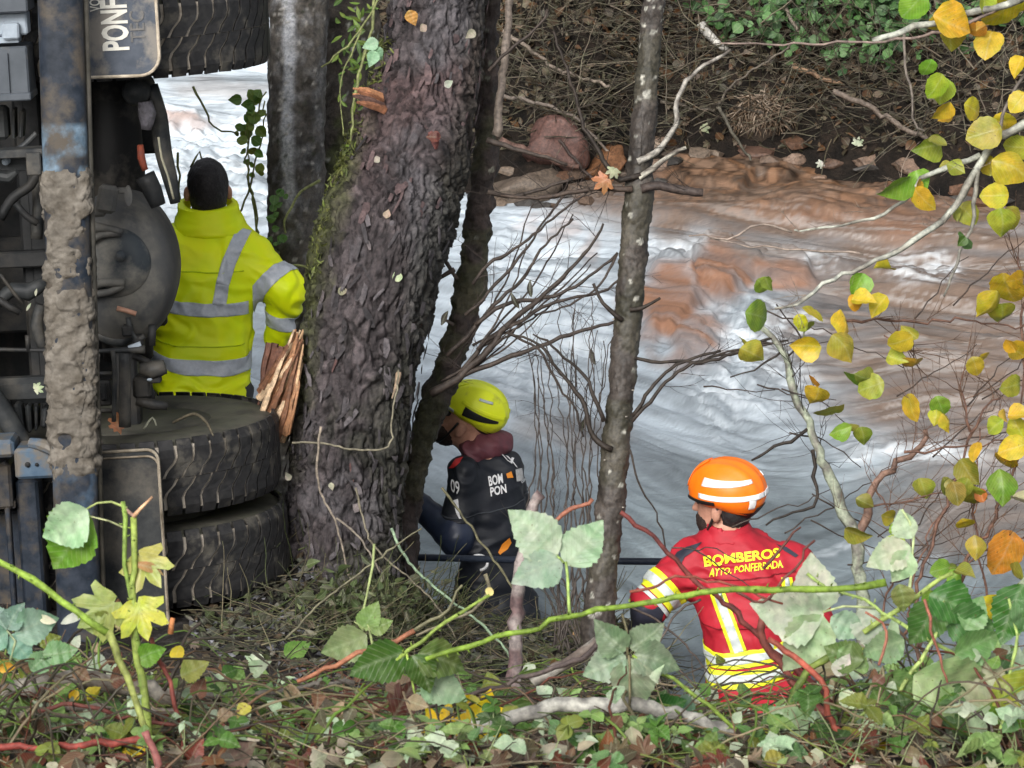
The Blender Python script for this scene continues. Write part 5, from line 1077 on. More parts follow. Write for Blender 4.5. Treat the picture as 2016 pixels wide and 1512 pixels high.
band('reflective_band', V, Q, N1, [hplane(320, 592, 480, 601, 'below', D1 - .13), hplane(320, 617, 480, 628, 'above', D1 - .13), vplane(492, 500, 492, 700, 'left', D1)], TAPE, jac)
band('reflective_band', V, Q, N1, [hplane(320, 704, 480, 714, 'below', D1 - .13), hplane(320, 732, 480, 746, 'above', D1 - .13), vplane(500, 500, 500, 900, 'left', D1)], TAPE, jac)
for (x0, y0, x1, y1, x2, y2, x3, y3) in [(470, 448, 497, 455, 442, 515, 468, 522), (442, 515, 468, 522, 430, 560, 455, 565), (430, 560, 455, 565, 423, 601, 450, 603)]:
    band('reflective_brace', V, Q, N1, [vplane(x0, y0, x2, y2, 'right', D1), vplane(x1, y1, x3, y3, 'left', D1), vplane(x0, y0, x1, y1, 'below', D1), vplane(x2, y2, x3, y3, 'above', D1), (P(x0, y0, D1), -FWD)] , TAPE, jac)
def armband(V, Q, N, a, b, f0, f1, mat, parent, name='reflective_band', near=None):
    a, b = np.array(a), np.array(b); n = (b - a) / np.linalg.norm(b - a); pl = [(a + (b - a) * f0, n), (a + (b - a) * f1, -n)] + (near or []); return band(name, V, Q, N, pl, mat, parent)
armband(V, Q, N1, P(520, 528, D1), el_r, .30, .78, TAPE, jac, near=[vplane(500, 500, 500, 700, 'right', D1), vplane(480, 470, 620, 470, 'below', D1)])
armband(V, Q, N1, el_r, P(548, 650, D1 + .07), .50, .82, TAPE, jac, near=[vplane(520, 500, 520, 700, 'right', D1)])
tr = [x for s_ in (0, 1) for x in (cap(hip + RGT * (-.08 + .16 * s_), knees[s_], .11, .085), cap(knees[s_], feet[s_], .085, .07))]; lo, hi = lohi([hip, *feet], .22); V, Q = solid(tr, lo, hi, .012, wr=folds((0, 0, 1), .006, 9, 20, 8)); link('trousers', mesh_np('trousers', V, Q), DTRO, man)
mb = MB(); hand(mb, wr_r + (wr_r - el_r) * .05, wr_r - el_r, FWD + RGT * .6, curl=.5, side=1); mb.build('hand', SKIN, man); mb = MB(); hand(mb, wr_l, wr_l - el_l, RGT, curl=.5, side=-1); mb.build('hand', SKIN, man)
mb = MB()
for s_ in (0, 1):
    V, F, _ = tube(np.array([feet[s_] + [0, 0, .12], feet[s_] + [0, 0, -.02], feet[s_] + [0, .06, -.06], feet[s_] + [0, .17, -.07]]), [.07, .068, .06, .042], 14, .03); link('boot', mesh_np('boot', V, F), BLACKG, man)

# ================================================================= rescuer in the black dry suit, yellow helmet, looking left and up
D2 = 15.0
BLK = cloth('black_dry_suit', (.006, .008, .012), (.013, .015, .021), 16, .5, .25, None, .3); BLU = cloth('blue_black_sleeve', (.016, .023, .045), (.026, .036, .066), 16, .4, .2)
hd = P(910, 829, D2); yaw = math.radians(80); Rh = rotz(yaw) @ rotx(math.radians(24))   # +Y forward turned to the left of the picture
hip = P(975, 1195, D2); kn = [P(950, 1370, D2 - .05), P(1005, 1370, D2 + .08)]; ft = [P(945, 1545, D2), P(1010, 1545, D2 + .1)]
sL, eL, wL = P(911, 930, D2 - .10), P(897, 1060, D2 - .12), P(818, 985, D2 - .02); sR, eR, wR = P(1000, 930, D2 + .05), P(1020, 1045, D2 + .08), P(1000, 1125, D2 + .26)
tors = sections([(960, 893, D2, .075, .07), (957, 908, D2, .13, .10), (955, 930, D2, .125, .12), (958, 970, D2, .128, .125), (962, 1030, D2, .126, .12), (968, 1100, D2, .122, .115), (975, 1170, D2, .155, .12), (978, 1240, D2, .165, .13)])
body = head_prims(hd, Rh, 1.0) + [cap(hd + np.array([.02, 0, -.06]), P(955, 905, D2), .06, .065), loft([(c, a - .02, b - .02) for c, a, b in tors], .35), cap(sL, eL, .05, .042), cap(eL, wL, .04, .03), cap(sR, eR, .05, .042), cap(eR, wR, .04, .03)] + [x for k in (0, 1) for x in (cap(hip, kn[k], .09, .06), cap(kn[k], ft[k], .06, .045))]
lo, hi = lohi([hd, sL, sR, wL, wR, eL, eR, *ft], .2); V, Q = solid(body, lo, hi, .0085)
a_, b_, _ = proj(V)
p2 = link('person', mesh_np('person', V, Q), SKIN); tag(p2, 'bearded person in black dry suit and bright yellow helmet looking up to the left', 'person', 'rescue workers')
face_bits(hd, Rh, p2)
st = [loft(tors, .35), cap(sL, eL, .062, .056, .05), cap(sR, eR, .064, .056, .05), cap(eR, wR, .058, .045)]; lo, hi = lohi([P(960, 890, D2), eL, eR, wR, P(978, 1240, D2)], .2)
V, Q = solid(st, lo, hi, .008, wr=folds((0, 0, 1), .008, 8, 18, 31, .4)); suit = link('dry_suit', mesh_np('dry_suit', V, Q), BLK, p2); S2, SQ2, SN2 = V, Q, normals_of(V, Q); bv2 = bvh_of(V, Q)
V, Q = solid([cap(eL + (sL - eL) * .15, eL, .064, .066), cap(eL, wL, .064, .046, .03)], *lohi([sL, eL, wL], .12), .008, wr=folds((-.7, 0, .6), .0035, 9, 20, 41)); link('sleeve', mesh_np('sleeve', V, Q), BLU, p2)
lg = [x for k in (0, 1) for x in (cap(hip, kn[k], .115, .085), cap(kn[k], ft[k], .085, .07))]; V, Q = solid(lg, *lohi([hip, *ft], .2), .012, wr=folds((0, 0, 1), .006, 8, 18, 45)); link('suit_legs', mesh_np('suit_legs', V, Q), BLK, p2)
MAR = cloth('maroon_hood', (.13, .035, .045), (.09, .03, .04), 30, .6, .5)
V, Q = solid([ell(P(962, 872, D2 + .01), (.085, .085, .05), roty(.25), .03), ell(P(930, 888, D2 - .02), (.06, .075, .035), roty(.5), .03), cap(P(985, 868, D2 + .02), P(940, 893, D2 - .06), .04, .03)], P(955, 880, D2) - .2, P(955, 880, D2) + .2, .007, wr=folds((.5, .3, .8), .008, 12, 26, 51)); link('neck_warmer', mesh_np('neck_warmer', V, Q), MAR, p2)
WHT = simple('white_print', (.72, .72, .72), (.6, .6, .6), 60, .5); REDC = cloth('red_trim', (.45, .02, .02), (.35, .02, .02), 30); ORGC = cloth('orange_trim', (.70, .25, .02), (.6, .2, .02), 30)
wrap_text('lettering', 'BOM', bv2, [(963, 958), (990, 951), (988, 932), (960, 938)], WHT, suit, D2, .03); wrap_text('lettering', 'PON', bv2, [(966, 978), (997, 970), (995, 953), (964, 960)], WHT, suit, D2, .03)
wrap_text('lettering', '09', bv2, [(890, 968), (905, 975), (905, 948), (888, 943)], WHT, suit, D2, .01)
wrap_text('arm_badge', 'LX', bv2, [(998, 908), (1018, 922), (1012, 903), (986, 895)], WHT, suit, D2, .05)
def decal(name, pts, bvh, mat, parent, d, off=.004, th=.002):
    """a patch sewn on the cloth, outline in photo points, triangulated finely and laid on the surface"""
    bm = bmesh.new(); vs = [bm.verts.new((x, -y, 0)) for x, y in pts]; bm.faces.new(vs); bmesh.ops.triangulate(bm, faces=bm.faces[:])
    for _ in range(5):
        es = [e for e in bm.edges if e.calc_length() > 7]
        if not es: break
        bmesh.ops.subdivide_edges(bm, edges=es, cuts=1); bmesh.ops.triangulate(bm, faces=bm.faces[:])
    V = []; 
    for v in bm.verts:
        o = P(v.co.x, -v.co.y, d - .6); r = P(v.co.x, -v.co.y, d) - o; r /= np.linalg.norm(r); hit, nn, _, _ = bvh.ray_cast(Vector(o), Vector(r)); hit = P(v.co.x, -v.co.y, d) if hit is None else np.array(hit); nn = np.array(nn) if nn is not None else -r; V.append(hit + (nn if nn @ r < 0 else -nn) * off)
    T = np.array([[v.index for v in f.verts] for f in bm.faces]); bm.free(); return link(name, mesh_np(name, np.array(V), T), mat, parent)
decal('shoulder_patch', [(885, 922), (897, 905), (912, 900), (905, 912), (893, 922)], bv2, REDC, suit, D2)
decal('sleeve_stripe', [(893, 985), (902, 982), (905, 1015), (908, 1022), (904, 1022), (898, 1010)], bv2, WHT, suit, D2); decal('orange_patch', [(996, 933), (1006, 928), (1010, 940), (998, 942)], bv2, ORGC, suit, D2); decal('grey_badge', [(1014, 925), (1026, 922), (1030, 945), (1016, 948)], bv2, simple('pale_grey_print', (.45, .45, .45), (.3, .3, .3), 90), suit, D2)
decal('white_stripe', [(1024, 948), (1034, 938), (1034, 944), (1026, 952)], bv2, WHT, suit, D2); decal('orange_strap', [(980, 1088), (988, 1070), (1002, 1058), (1006, 1068), (998, 1082), (984, 1092)], bv2, ORGC, suit, D2)
mb = MB(); hand(mb, wL, wL - eL + [0, 0, .06], FWD - RGT * .3, curl=.45, side=-1); mb.build('glove', BLACKG, p2); mb = MB(); hand(mb, wR, wR - eR, -RGT, curl=.9, side=1); mb.build('glove', BLACKG, p2)
YH = simple('yellow_helmet_shell', (.82, .90, .02), (.78, .86, .02), 18, .45, .2, .002, spec=.4, coat=0, dirt=((.45, .48, .05), 11, .58, .8)); BLKP = simple('black_plastic', (.012, .012, .012), (.02, .02, .02), 30, .45, .1, .001); GRYS = simple('silver_sticker', (.55, .6, .6), (.5, .55, .55), 30, .35)
hp = hd + Rh @ np.array([0, -.020, .068]); h2, patch = helmet(hp, Rh @ rotx(math.radians(-4)), YH, GRYS, BLKP, p2, .875, peak=.075)
pi = math.pi
for sg in (1, -1):   # vents each side, silver stickers
    patch('vent', sg * .40 * pi, sg * .78 * pi, lambda t: .80 + .1 * t, lambda t: 1.04 + .02 * t - .10 * t, 1.03, BLKP); patch('vent_lip', sg * .35 * pi, sg * .86 * pi, lambda t: .68 + .12 * t, lambda t: .76 + .12 * t, 1.06, YH)
    patch('sticker', sg * .10 * pi, sg * .30 * pi, lambda t: 1.02, lambda t: 1.26, 1.02, GRYS); patch('sticker', sg * .5 * pi, sg * .68 * pi, lambda t: .48, lambda t: .54, 1.06, GRYS)
patch('crest', -.14 * pi, .14 * pi, lambda t: .3, lambda t: .85, 1.04, YH)
V, F, _ = tube(np.array([hd + Rh @ np.array(v) for v in [(.085, .01, .02), (.082, .03, -.05), (.045, .05, -.105), (0, .055, -.118), (-.045, .05, -.105), (-.082, .03, -.05), (-.085, .01, .02)]]), [.005] * 7, 6, .02); link('chin_strap', mesh_np('chin_strap', V, F), BLKP, p2)
V, Q = solid([ell(hd + Rh @ np.array([0, .075, .030]), (.075, .045, .026), Rh)], hd - .2, hd + .2, .006, cut=lambda q: -(((q - hd) @ Rh)[:, 1] - .04)); link('goggles', mesh_np('goggles', V, Q), BLKP, p2)
V, F, _ = tube(np.array([P(930 + 18 * math.cos(a) + 12, 1108 + 15 * math.sin(a), D2 - .17) for a in np.linspace(-2.3, 1.4, 12)]), [.006] * 12, 6, .02); link('cord_loop', mesh_np('cord_loop', V, F), WHT, p2)

# ================================================================= rescuer in the red jacket and orange helmet
D3 = 14.0
RD_ = cloth('red_jacket_cloth', (.42, .016, .03), (.33, .013, .024), 22, .6, .35, ((.15, .02, .02), 10, .62, .8), .3); NAV = cloth('navy_panel', (.016, .018, .03), (.03, .03, .045), 20); YEL = simple('yellow_tape', (.75, .78, .03), (.68, .70, .03), 40, .45, .2, .001); SIL = simple('silver_tape', (.56, .60, .58), (.46, .50, .48), 40, .4, .3, .001)
hd = P(1423, 995, D3); Rh = rotz(math.radians(62)) @ rotx(math.radians(-4))
hip = P(1500, 1400, D3); kn = [P(1480, 1580, D3 + .05), P(1560, 1580, D3)]; ft = [P(1470, 1790, D3), P(1570, 1790, D3)]
sL, eL, wL = P(1362, 1112, D3), P(1280, 1192, D3 - .03), P(1262, 1262, D3 + .12); sR, eR, wR = P(1556, 1112, D3), P(1604, 1215, D3 + .08), P(1588, 1285, D3 + .30)
tors = sections([(1436, 1040, D3, .085, .075), (1440, 1060, D3, .125, .09), (1448, 1082, D3, .165, .11), (1460, 1120, D3, .195, .125), (1468, 1180, D3, .185, .13), (1474, 1250, D3, .163, .125), (1482, 1310, D3, .158, .125), (1505, 1370, D3, .20, .15), (1528, 1440, D3, .225, .16)])
body = head_prims(hd, Rh, 1.0) + [cap(hd + [0, 0, -.06], P(1434, 1052, D3), .058, .062), loft([(c, a - .025, b - .025) for c, a, b in tors]), cap(sL, eL, .05, .042), cap(eL, wL, .04, .03), cap(sR, eR, .05, .042), cap(eR, wR, .04, .03)] + [x for k in (0, 1) for x in (cap(hip, kn[k], .09, .06), cap(kn[k], ft[k], .06, .045))]
V, Q = solid(body, *lohi([hd, eL, eR, wL, wR, *ft], .2), .009); p3 = link('person', mesh_np('person', V, Q), SKIN); tag(p3, 'person seen from behind in red jacket and orange helmet beside the water', 'person', 'rescue workers')
face_bits(hd, Rh, p3)
jk = [loft(tors), cap(sL, eL, .088, .070, .05), cap(sR, eR, .085, .072, .05), cap(eR, wR, .068, .05)]; V, Q = solid(jk, *lohi([P(1436, 1040, D3), eL, eR, wR, P(1512, 1440, D3)], .2), .008, wr=folds((.25, 0, 1), .010, 7, 17, 61, .4)); N3 = normals_of(V, Q); jac = link('jacket', mesh_np('jacket', V, Q), RD_, p3); bv3 = bvh_of(V, Q); J3, Q3 = V, Q
V2, Q2 = solid([loft(sections([(1432, 1026, D3, .078, .074), (1436, 1040, D3, .082, .078), (1440, 1058, D3, .105, .088)]))], P(1436, 1040, D3) - .2, P(1436, 1040, D3) + .2, .007, wr=folds((0, 0, 1), .002, 12, 30, 5), cut=lambda q: .064 - np.hypot(q[:, 0] - P(1434, 1040, D3)[0], q[:, 1] - P(1434, 1040, D3)[1])); link('collar', mesh_np('collar', V2, Q2), RD_, p3)
V2, Q2 = solid([cap(eL + (sL - eL) * .12, eL, .066, .064), cap(eL, wL, .062, .05, .03)], *lohi([eL, wL, sL], .12), .008, wr=folds((0, 0, 1), .003, 9, 20, 71)); link('dark_cuff', mesh_np('dark_cuff', V2, Q2), NAV, p3)
mb = MB(); hand(mb, wL, wL - eL, FWD, curl=.8, side=-1); mb.build('glove', BLACKG, p3); mb = MB(); hand(mb, wR, wR - eR, -RGT, curl=.8, side=1); mb.build('glove', BLACKG, p3)
lg = [x for k in (0, 1) for x in (cap(hip + RGT * (-.09 + .18 * k), kn[k], .12, .09), cap(kn[k], ft[k], .09, .075))]; V2, Q2 = solid(lg, *lohi([hip, *ft], .22), .012, wr=folds((0, 0, 1), .006, 8, 18, 45)); link('trousers', mesh_np('trousers', V2, Q2), RD_, p3)
bk = (P(1480, 1200, D3), -FWD)
for (a0, b0, a1, b1, ins) in [(1400, 1293, 1600, 1257, 12), (1405, 1328, 1600, 1300, 10)]:
    hh = 33; band('yellow_band', J3, Q3, N3, [hplane(a0, b0, a1, b1, 'below', D3 - .12), hplane(a0, b0 + hh, a1, b1 + hh, 'above', D3 - .12), vplane(1572, 1200, 1580, 1400, 'left', D3)], YEL, jac, .003)
    band('silver_band', J3, Q3, N3, [hplane(a0, b0 + 8, a1, b1 + 8, 'below', D3 - .12), hplane(a0, b0 + hh - 9, a1, b1 + hh - 9, 'above', D3 - .12), vplane(1572, 1200, 1580, 1400, 'left', D3)], SIL, jac, .0055)
for (x0, y0, x1, y1, x2, y2, x3, y3) in [(1394, 1165, 1422, 1158, 1436, 1284, 1466, 1276), (1534, 1134, 1556, 1134, 1537, 1172, 1562, 1172), (1500, 1262, 1524, 1258, 1502, 1274, 1526, 1270)]:
    for nm, m_, i_, of in (('yellow_brace', YEL, 0, .003), ('silver_brace', SIL, 7, .0055)):
        band(nm, J3, Q3, N3, [vplane(x0 + i_, y0, x2 + i_, y2, 'right', D3), vplane(x1 - i_, y1, x3 - i_, y3, 'left', D3), vplane(x0, y0, x1, y1, 'below', D3), vplane(x2, y2, x3, y3, 'above', D3), bk], m_, jac, of)
for f0, f1, m_, of, nm in ((.50, .86, YEL, .003, 'yellow_band'), (.60, .76, SIL, .0055, 'silver_band'), (.88, .95, SIL, .003, 'silver_band')):
    n_ = (eL - sL) / np.linalg.norm(eL - sL); band(nm, J3, Q3, N3, [(sL + (eL - sL) * f0, n_), (sL + (eL - sL) * f1, -n_), vplane(1352, 1000, 1352, 1300, 'left', D3)], m_, jac, of)
wrap_text('lettering', 'BOMBEROS', bv3, [(1387, 1117), (1536, 1098), (1534, 1080), (1385, 1095)], YEL, jac, D3, .035); wrap_text('lettering', 'AYTO. PONFERRADA', bv3, [(1396, 1136), (1542, 1117), (1541, 1103), (1398, 1120)], YEL, jac, D3, .02)
decal('shoulder_panel', [(1326, 1100), (1334, 1088), (1352, 1078), (1382, 1068), (1368, 1084), (1348, 1098), (1338, 1118)], bv3, NAV, jac, D3); decal('shoulder_panel', [(1528, 1072), (1548, 1078), (1572, 1094), (1566, 1098), (1545, 1086)], bv3, NAV, jac, D3)
OH = simple('orange_helmet_shell', (.95, .20, .008), (.92, .17, .006), 18, .42, .2, .002, spec=.4, coat=.05, dirt=((.55, .12, .02), 12, .6, .82)); WH = simple('white_reflective_sticker', (.85, .85, .85), (.8, .8, .8), 30, .3)
hp = hd + Rh @ np.array([0, -.012, .055]); h3, patch = helmet(hp, Rh, OH, WH, BLKP, p3, .98, peak=.03)
for sg in (1, -1):
    patch('sticker', sg * .36 * pi, sg * .86 * pi, lambda t: .56 + .04 * t, lambda t: .74 - .06 * t, 1.03, WH, 18); patch('sticker', sg * .34 * pi, sg * 1.0 * pi, lambda t: .88 + .02 * t, lambda t: .98 + .02 * t, 1.025, WH, 20)
    patch('sticker', sg * .80 * pi, sg * .87 * pi, lambda t: .98, lambda t: 1.28, 1.02, WH); patch('vent', sg * .20 * pi, sg * .50 * pi, lambda t: 1.0, lambda t: 1.26 - .05 * t, 1.09, BLKP)
patch('ridge', -.10 * pi, .10 * pi, lambda t: .25, lambda t: .9, 1.05, OH); patch('rear_clip', .90 * pi, 1.10 * pi, lambda t: 1.26, lambda t: 1.62, 1.05, BLKP)
V, F, _ = tube(np.array([hd + Rh @ np.array(v) for v in [(.085, -.02, .02), (.083, .015, -.05), (.045, .05, -.105), (0, .055, -.118), (-.045, .05, -.105), (-.083, .015, -.05), (-.085, -.02, .02)]]), [.006] * 7, 6, .02); link('chin_strap', mesh_np('chin_strap', V, F), BLKP, p3)
V2, Q2 = solid([ell(hd + Rh @ np.array([0, -.05, -.01]), (.078, .06, .075), Rh)], hd - .2, hd + .2, .007, wr=lambda V, N: .003 * fbm(V * 90, 3, 3)); link('hair', mesh_np('hair', V2, Q2), HAIR, p3)

# seams: thin darker ridges stitched on the garments
SEAM = simple('red_seam', (.22, .010, .016), (.18, .008, .014), 60); SEAMY = simple('yellow_seam', (.62, .78, .01), (.55, .7, .01), 60); SEAMB = simple('black_seam', (.05, .055, .065), (.04, .045, .05), 60)
for (x0, y0, x1, y1) in [(1340, 1150, 1590, 1128), (1400, 1240, 1590, 1222)]: band('seam', J3, Q3, N3, [hplane(x0, y0, x1, y1, 'below', D3 - .12), hplane(x0, y0 + 2.5, x1, y1 + 2.5, 'above', D3 - .12), vplane(1562, 1050, 1566, 1400, 'left', D3), vplane(1372, 1050, 1390, 1400, 'right', D3)], SEAM, bpy.data.objects['jacket.001'], .0025)
for (x0, y0, x1, y1) in [(320, 533, 500, 536), (320, 676, 500, 684), (320, 776, 500, 786)]: band('seam', J1, Q1, N1, [hplane(x0, y0, x1, y1, 'below', D1 - .12), hplane(x0, y0 + 2.5, x1, y1 + 2.5, 'above', D1 - .12), vplane(484, 420, 484, 900, 'left', D1)], SEAMY, bpy.data.objects['jacket'], .0025)
for (x0, y0, x1, y1) in [(880, 1008, 1040, 1004)]: band('seam', S2, SQ2, SN2, [hplane(x0, y0, x1, y1, 'below', D2 - .12), hplane(x0, y0 + 2.5, x1, y1 + 2.5, 'above', D2 - .12)], SEAMB, suit, .0025)

# black rescue pole reaching from the tree to the red rescuer
a, b = P(776, 1096, 14.72), P(1345, 1106, 14.2); V, F, _ = tube(np.array([a, (a + b) / 2 + [0, 0, -.004], b]), [.0135] * 3, 12, .05); tag(link('rescue_pole', mesh_np('rescue_pole', V, F), simple('black_tube', (.012, .016, .026), (.02, .025, .035), 40, .3)), 'long straight black pole held level above the water between the two rescuers', 'pole')
# ---------------------------------------------------------------- leafy branches over the river at right
YL = (.60, .43, .035); YG = (.36, .40, .05); GL = (.20, .34, .04); OR = (.60, .26, .04); OL = (.24, .22, .04)
def tree_leaf(parent, x, y, sz, c, d, ang=None, key='rd', T=None, tilt=1.0):
    ang = rnd.uniform(180, 360) if ang is None else ang; sz *= rnd.uniform(.8, 1.12); a = math.radians(ang); bx, by = x - sz / 2 * math.cos(a), y + sz / 2 * math.sin(a)
    c = tuple(v * rnd.uniform(.82, 1.15) for v in c)
    if rnd.random() < .5: place_leaf('leaf', key, T or T_RD, rnd.randrange(4), P(bx + rnd.uniform(-18, 18), by + rnd.uniform(-14, 14), d + rnd.uniform(-.06, .06)), M(sz * rnd.uniform(.5, .9), d), ang + rnd.uniform(-90, 90), tuple(v * rnd.uniform(.7, 1.1) for v in c), parent, tilt)
    return place_leaf('leaf', key, T or T_RD, rnd.randrange(3), P(bx, by, d + rnd.uniform(-.08, .08)), M(sz, d), ang, c, parent, tilt)
hb = empty('leafy_branch', P(2200, 150, 10), 'lichen covered branch with yellow and green leaves reaching in from the upper right', 'branch')
LC = (.19, .18, .155)
for L, r0, r1, c in [([(2200, 150), (2040, 235), (1960, 275), (1930, 320), (1870, 420), (1800, 475), (1720, 515), (1640, 552), (1570, 595), (1530, 612)], 10, 2.5, LC), ([(1930, 305), (1860, 333), (1815, 352), (1795, 385), (1720, 425), (1640, 448), (1560, 457)], 6, 2, LC), ([(2050, -20), (1960, 15), (1850, 40), (1780, 62), (1720, 78)], 8, 6, LC), ([(1980, 5), (1900, 50), (1800, 75), (1720, 82), (1600, 85), (1420, 88)], 4, 2, (.2, .15, .13)), ([(1780, 62), (1785, 150), (1800, 230), (1820, 262)], 3, 2, GREY),
    ([(1925, 330), (1915, 430), (1880, 520), (1855, 580)], 5, 2, LC), ([(1560, 457), (1500, 440), (1430, 470), (1360, 462)], 2.5, 1.5, (.25, .2, .17)), ([(1700, 500), (1600, 490), (1500, 485), (1400, 468)], 2.5, 1.5, (.25, .2, .17)), ([(2040, 120), (1990, 190), (1960, 275)], 4, 3, GREY)]:
    add_limb(hb, L, 10.0, r0, r1, c, spots=(.38, .39, .34) if r0 > 5 else None, amp=.008)
for L, n in [([(1930, 320), (1870, 420), (1800, 475)], 6), ([(1815, 352), (1640, 448), (1560, 457)], 7), ([(1720, 515), (1640, 552), (1530, 612)], 6)]: tw(hb, L, 10, n, (.2, .16, .13), (.04, .13), .0012)
for x, y, s_, c in [(1800, 10, 60, GL), (1880, 42, 84, YL), (1862, 70, 66, YG), (1950, 92, 72, YL), (1990, 25, 84, YL), (1945, 10, 60, YG), (1830, 135, 46, GL), (1856, 182, 56, YG), (1860, 224, 58, YL), (1922, 212, 54, YL), (1975, 245, 62, YL), (1940, 262, 60, YG), (2005, 200, 52, YL), (1820, 288, 68, GL), (1988, 330, 72, YL), (1960, 385, 52, YL), (2004, 292, 52, YG), (1768, 375, 76, GL), (1820, 388, 64, YL), (1905, 420, 56, YG), (1972, 440, 72, YG), (1885, 480, 52, (.08, .2, .03)), (2000, 130, 50, YL), (1925, 65, 50, OR), (1880, 330, 40, YG)]:
    tree_leaf(hb, x, y, s_, c, 10.0)
sp = empty('lichen_sapling', P(1700, 1330, 11.6), 'crooked sapling crusted with grey green lichen right of the orange helmet', 'tree')
SPN = (.30, .33, .25)
for L, r0, r1, c, s2 in [([(1702, 1330), (1696, 1200), (1690, 1120), (1682, 1050), (1662, 1010), (1640, 955), (1612, 890), (1590, 830), (1565, 765), (1548, 705), (1520, 665), (1502, 645)], 14, 5, (.16, .15, .13), SPN), ([(1684, 1060), (1708, 1010), (1705, 975), (1740, 935), (1785, 900), (1808, 872), (1822, 845)], 9, 5, (.20, .12, .09), None), ([(1590, 845), (1545, 875), (1510, 890), (1475, 902)], 4, 2, DARK, None), ([(1600, 885), (1606, 940), (1602, 995), (1560, 1010), (1510, 1030)], 4, 2, DARK, None), ([(1520, 665), (1470, 680), (1416, 700)], 3, 2, DARK, None), ([(1540, 690), (1500, 720), (1440, 745)], 2.5, 1.5, DARK, None), ([(1502, 1120), (1535, 1085), (1560, 1050), (1580, 1040)], 3, 2, (.12, .05, .04), None), ([(1548, 705), (1580, 660), (1555, 630), (1530, 600)], 2.5, 1.5, DARK, None)]:
    add_limb(sp, L, 11.6, r0, r1, c, spots=s2, amp=.01, sides=8)
tw(sp, [(1640, 955), (1590, 830), (1548, 705)], 11.6, 16, DARK, (.08, .25), .0015); tw(sp, [(1705, 975), (1822, 845)], 11.6, 10, (.16, .1, .08), (.08, .2), .0014)
for k in range(26):
    x0 = rnd.uniform(1300, 1960); y0 = rnd.uniform(560, 1150); a = rnd.uniform(-.6, .9); Ln = rnd.uniform(120, 330); L = [(x0, y0), (x0 + Ln * .5 * math.cos(a), y0 - Ln * .5 * math.sin(a) + rnd.uniform(-14, 14)), (x0 + Ln * math.cos(a), y0 - Ln * math.sin(a))]
    add_limb(sp, L, 11.7 + rnd.uniform(-.2, .3), 1.7, .8, (.06, .045, .038), 'twig', amp=.012, sides=4)
hz = empty('autumn_shrub', P(1900, 1420, 10.6), 'shrub of thin reddish stems with many yellow and green leaves along the right edge', 'shrub')
for L, r0 in [([(1830, 1420), (1800, 1200), (1840, 1060), (1885, 940), (1910, 850), (1965, 775)], 4.5), ([(1900, 1400), (1890, 1150), (1960, 1020), (2000, 920), (2030, 850)], 5), ([(1860, 1400), (1790, 1180), (1830, 1060), (1870, 980)], 3), ([(1910, 850), (1895, 760), (1915, 715)], 2.5), ([(1660, 632), (1780, 628), (1880, 632), (1960, 640), (2040, 640)], 3), ([(2010, 640), (2014, 560), (2000, 500)], 3), ([(1780, 890), (1900, 880), (2040, 860)], 2.5), ([(1960, 1300), (1930, 1100), (1920, 950), (1930, 850)], 3), ([(1720, 1300), (1760, 1100), (1740, 1000), (1720, 950)], 2.5), ([(1780, 1250), (1850, 1150), (1950, 1080), (2040, 1050)], 3), ([(1700, 1000), (1800, 985), (1900, 970), (2030, 975)], 2), ([(2010, 640), (2013, 760), (2018, 850)], 3), ([(1740, 660), (1790, 690), (1810, 720)], 1.5)]:
    add_limb(hz, L, 10.6, r0, r0 * .45, (.14, .075, .055), amp=.012)
    tw(hz, L, 10.6, 9, (.13, .075, .05), (.08, .28), .0014, 1)
for x, y, s_, c in [(1505, 565, 40, GL), (1690, 565, 62, GL), (1738, 545, 52, YL), (1700, 600, 62, YL), (1728, 602, 52, YL), (1500, 622, 62, GL), (1590, 625, 48, YL), (1602, 652, 52, YG), (1652, 636, 52, YL), (1585, 686, 58, YL), (1660, 682, 58, YG), (1480, 702, 52, YG), (1775, 675, 52, YL), (1768, 708, 48, YG), (1805, 732, 56, OR), (1945, 716, 54, YL), (1985, 755, 58, YG), (1690, 770, 70, GL), (1715, 760, 50, YG), (1604, 790, 58, YL), (1640, 815, 56, YG), (1655, 842, 46, GL), (1698, 860, 42, GL), (1798, 800, 54, YL), (1850, 800, 42, GL), (1868, 828, 48, YL), (1955, 838, 48, YG), (2008, 825, 54, YL), (1975, 575, 74, YL), (1995, 545, 50, YL), (1955, 602, 62, YL), (1975, 630, 60, YG), (2006, 692, 54, YL), (1908, 930, 60, OL), (1978, 915, 54, YL), (1970, 955, 64, GL), (1912, 985, 54, YG), (1880, 970, 48, OL), (1815, 965, 50, YG), (1865, 955, 40, OL), (1690, 1048, 56, OL), (1755, 1022, 48, YG), (1700, 990, 44, OL), (1975, 1085, 84, OR), (1920, 1075, 52, YG), (1952, 1200, 64, YL), (1850, 1120, 48, GL), (1900, 1040, 48, YL), (1930, 890, 48, YL), (2000, 1010, 74, (.5, .5, .35)), (1760, 1080, 50, YG), (1830, 1190, 52, GL), (1895, 1140, 48, OL), (1940, 980, 46, OR), (1995, 880, 50, YL), (1740, 1130, 48, YG), (1990, 1150, 54, OL)]:
    tree_leaf(hz, x, y, s_, c, 10.5)
add_limb(hz, [(1500, 1430), (1600, 1380), (1640, 1320)], 10.6, 3, 2, RED)

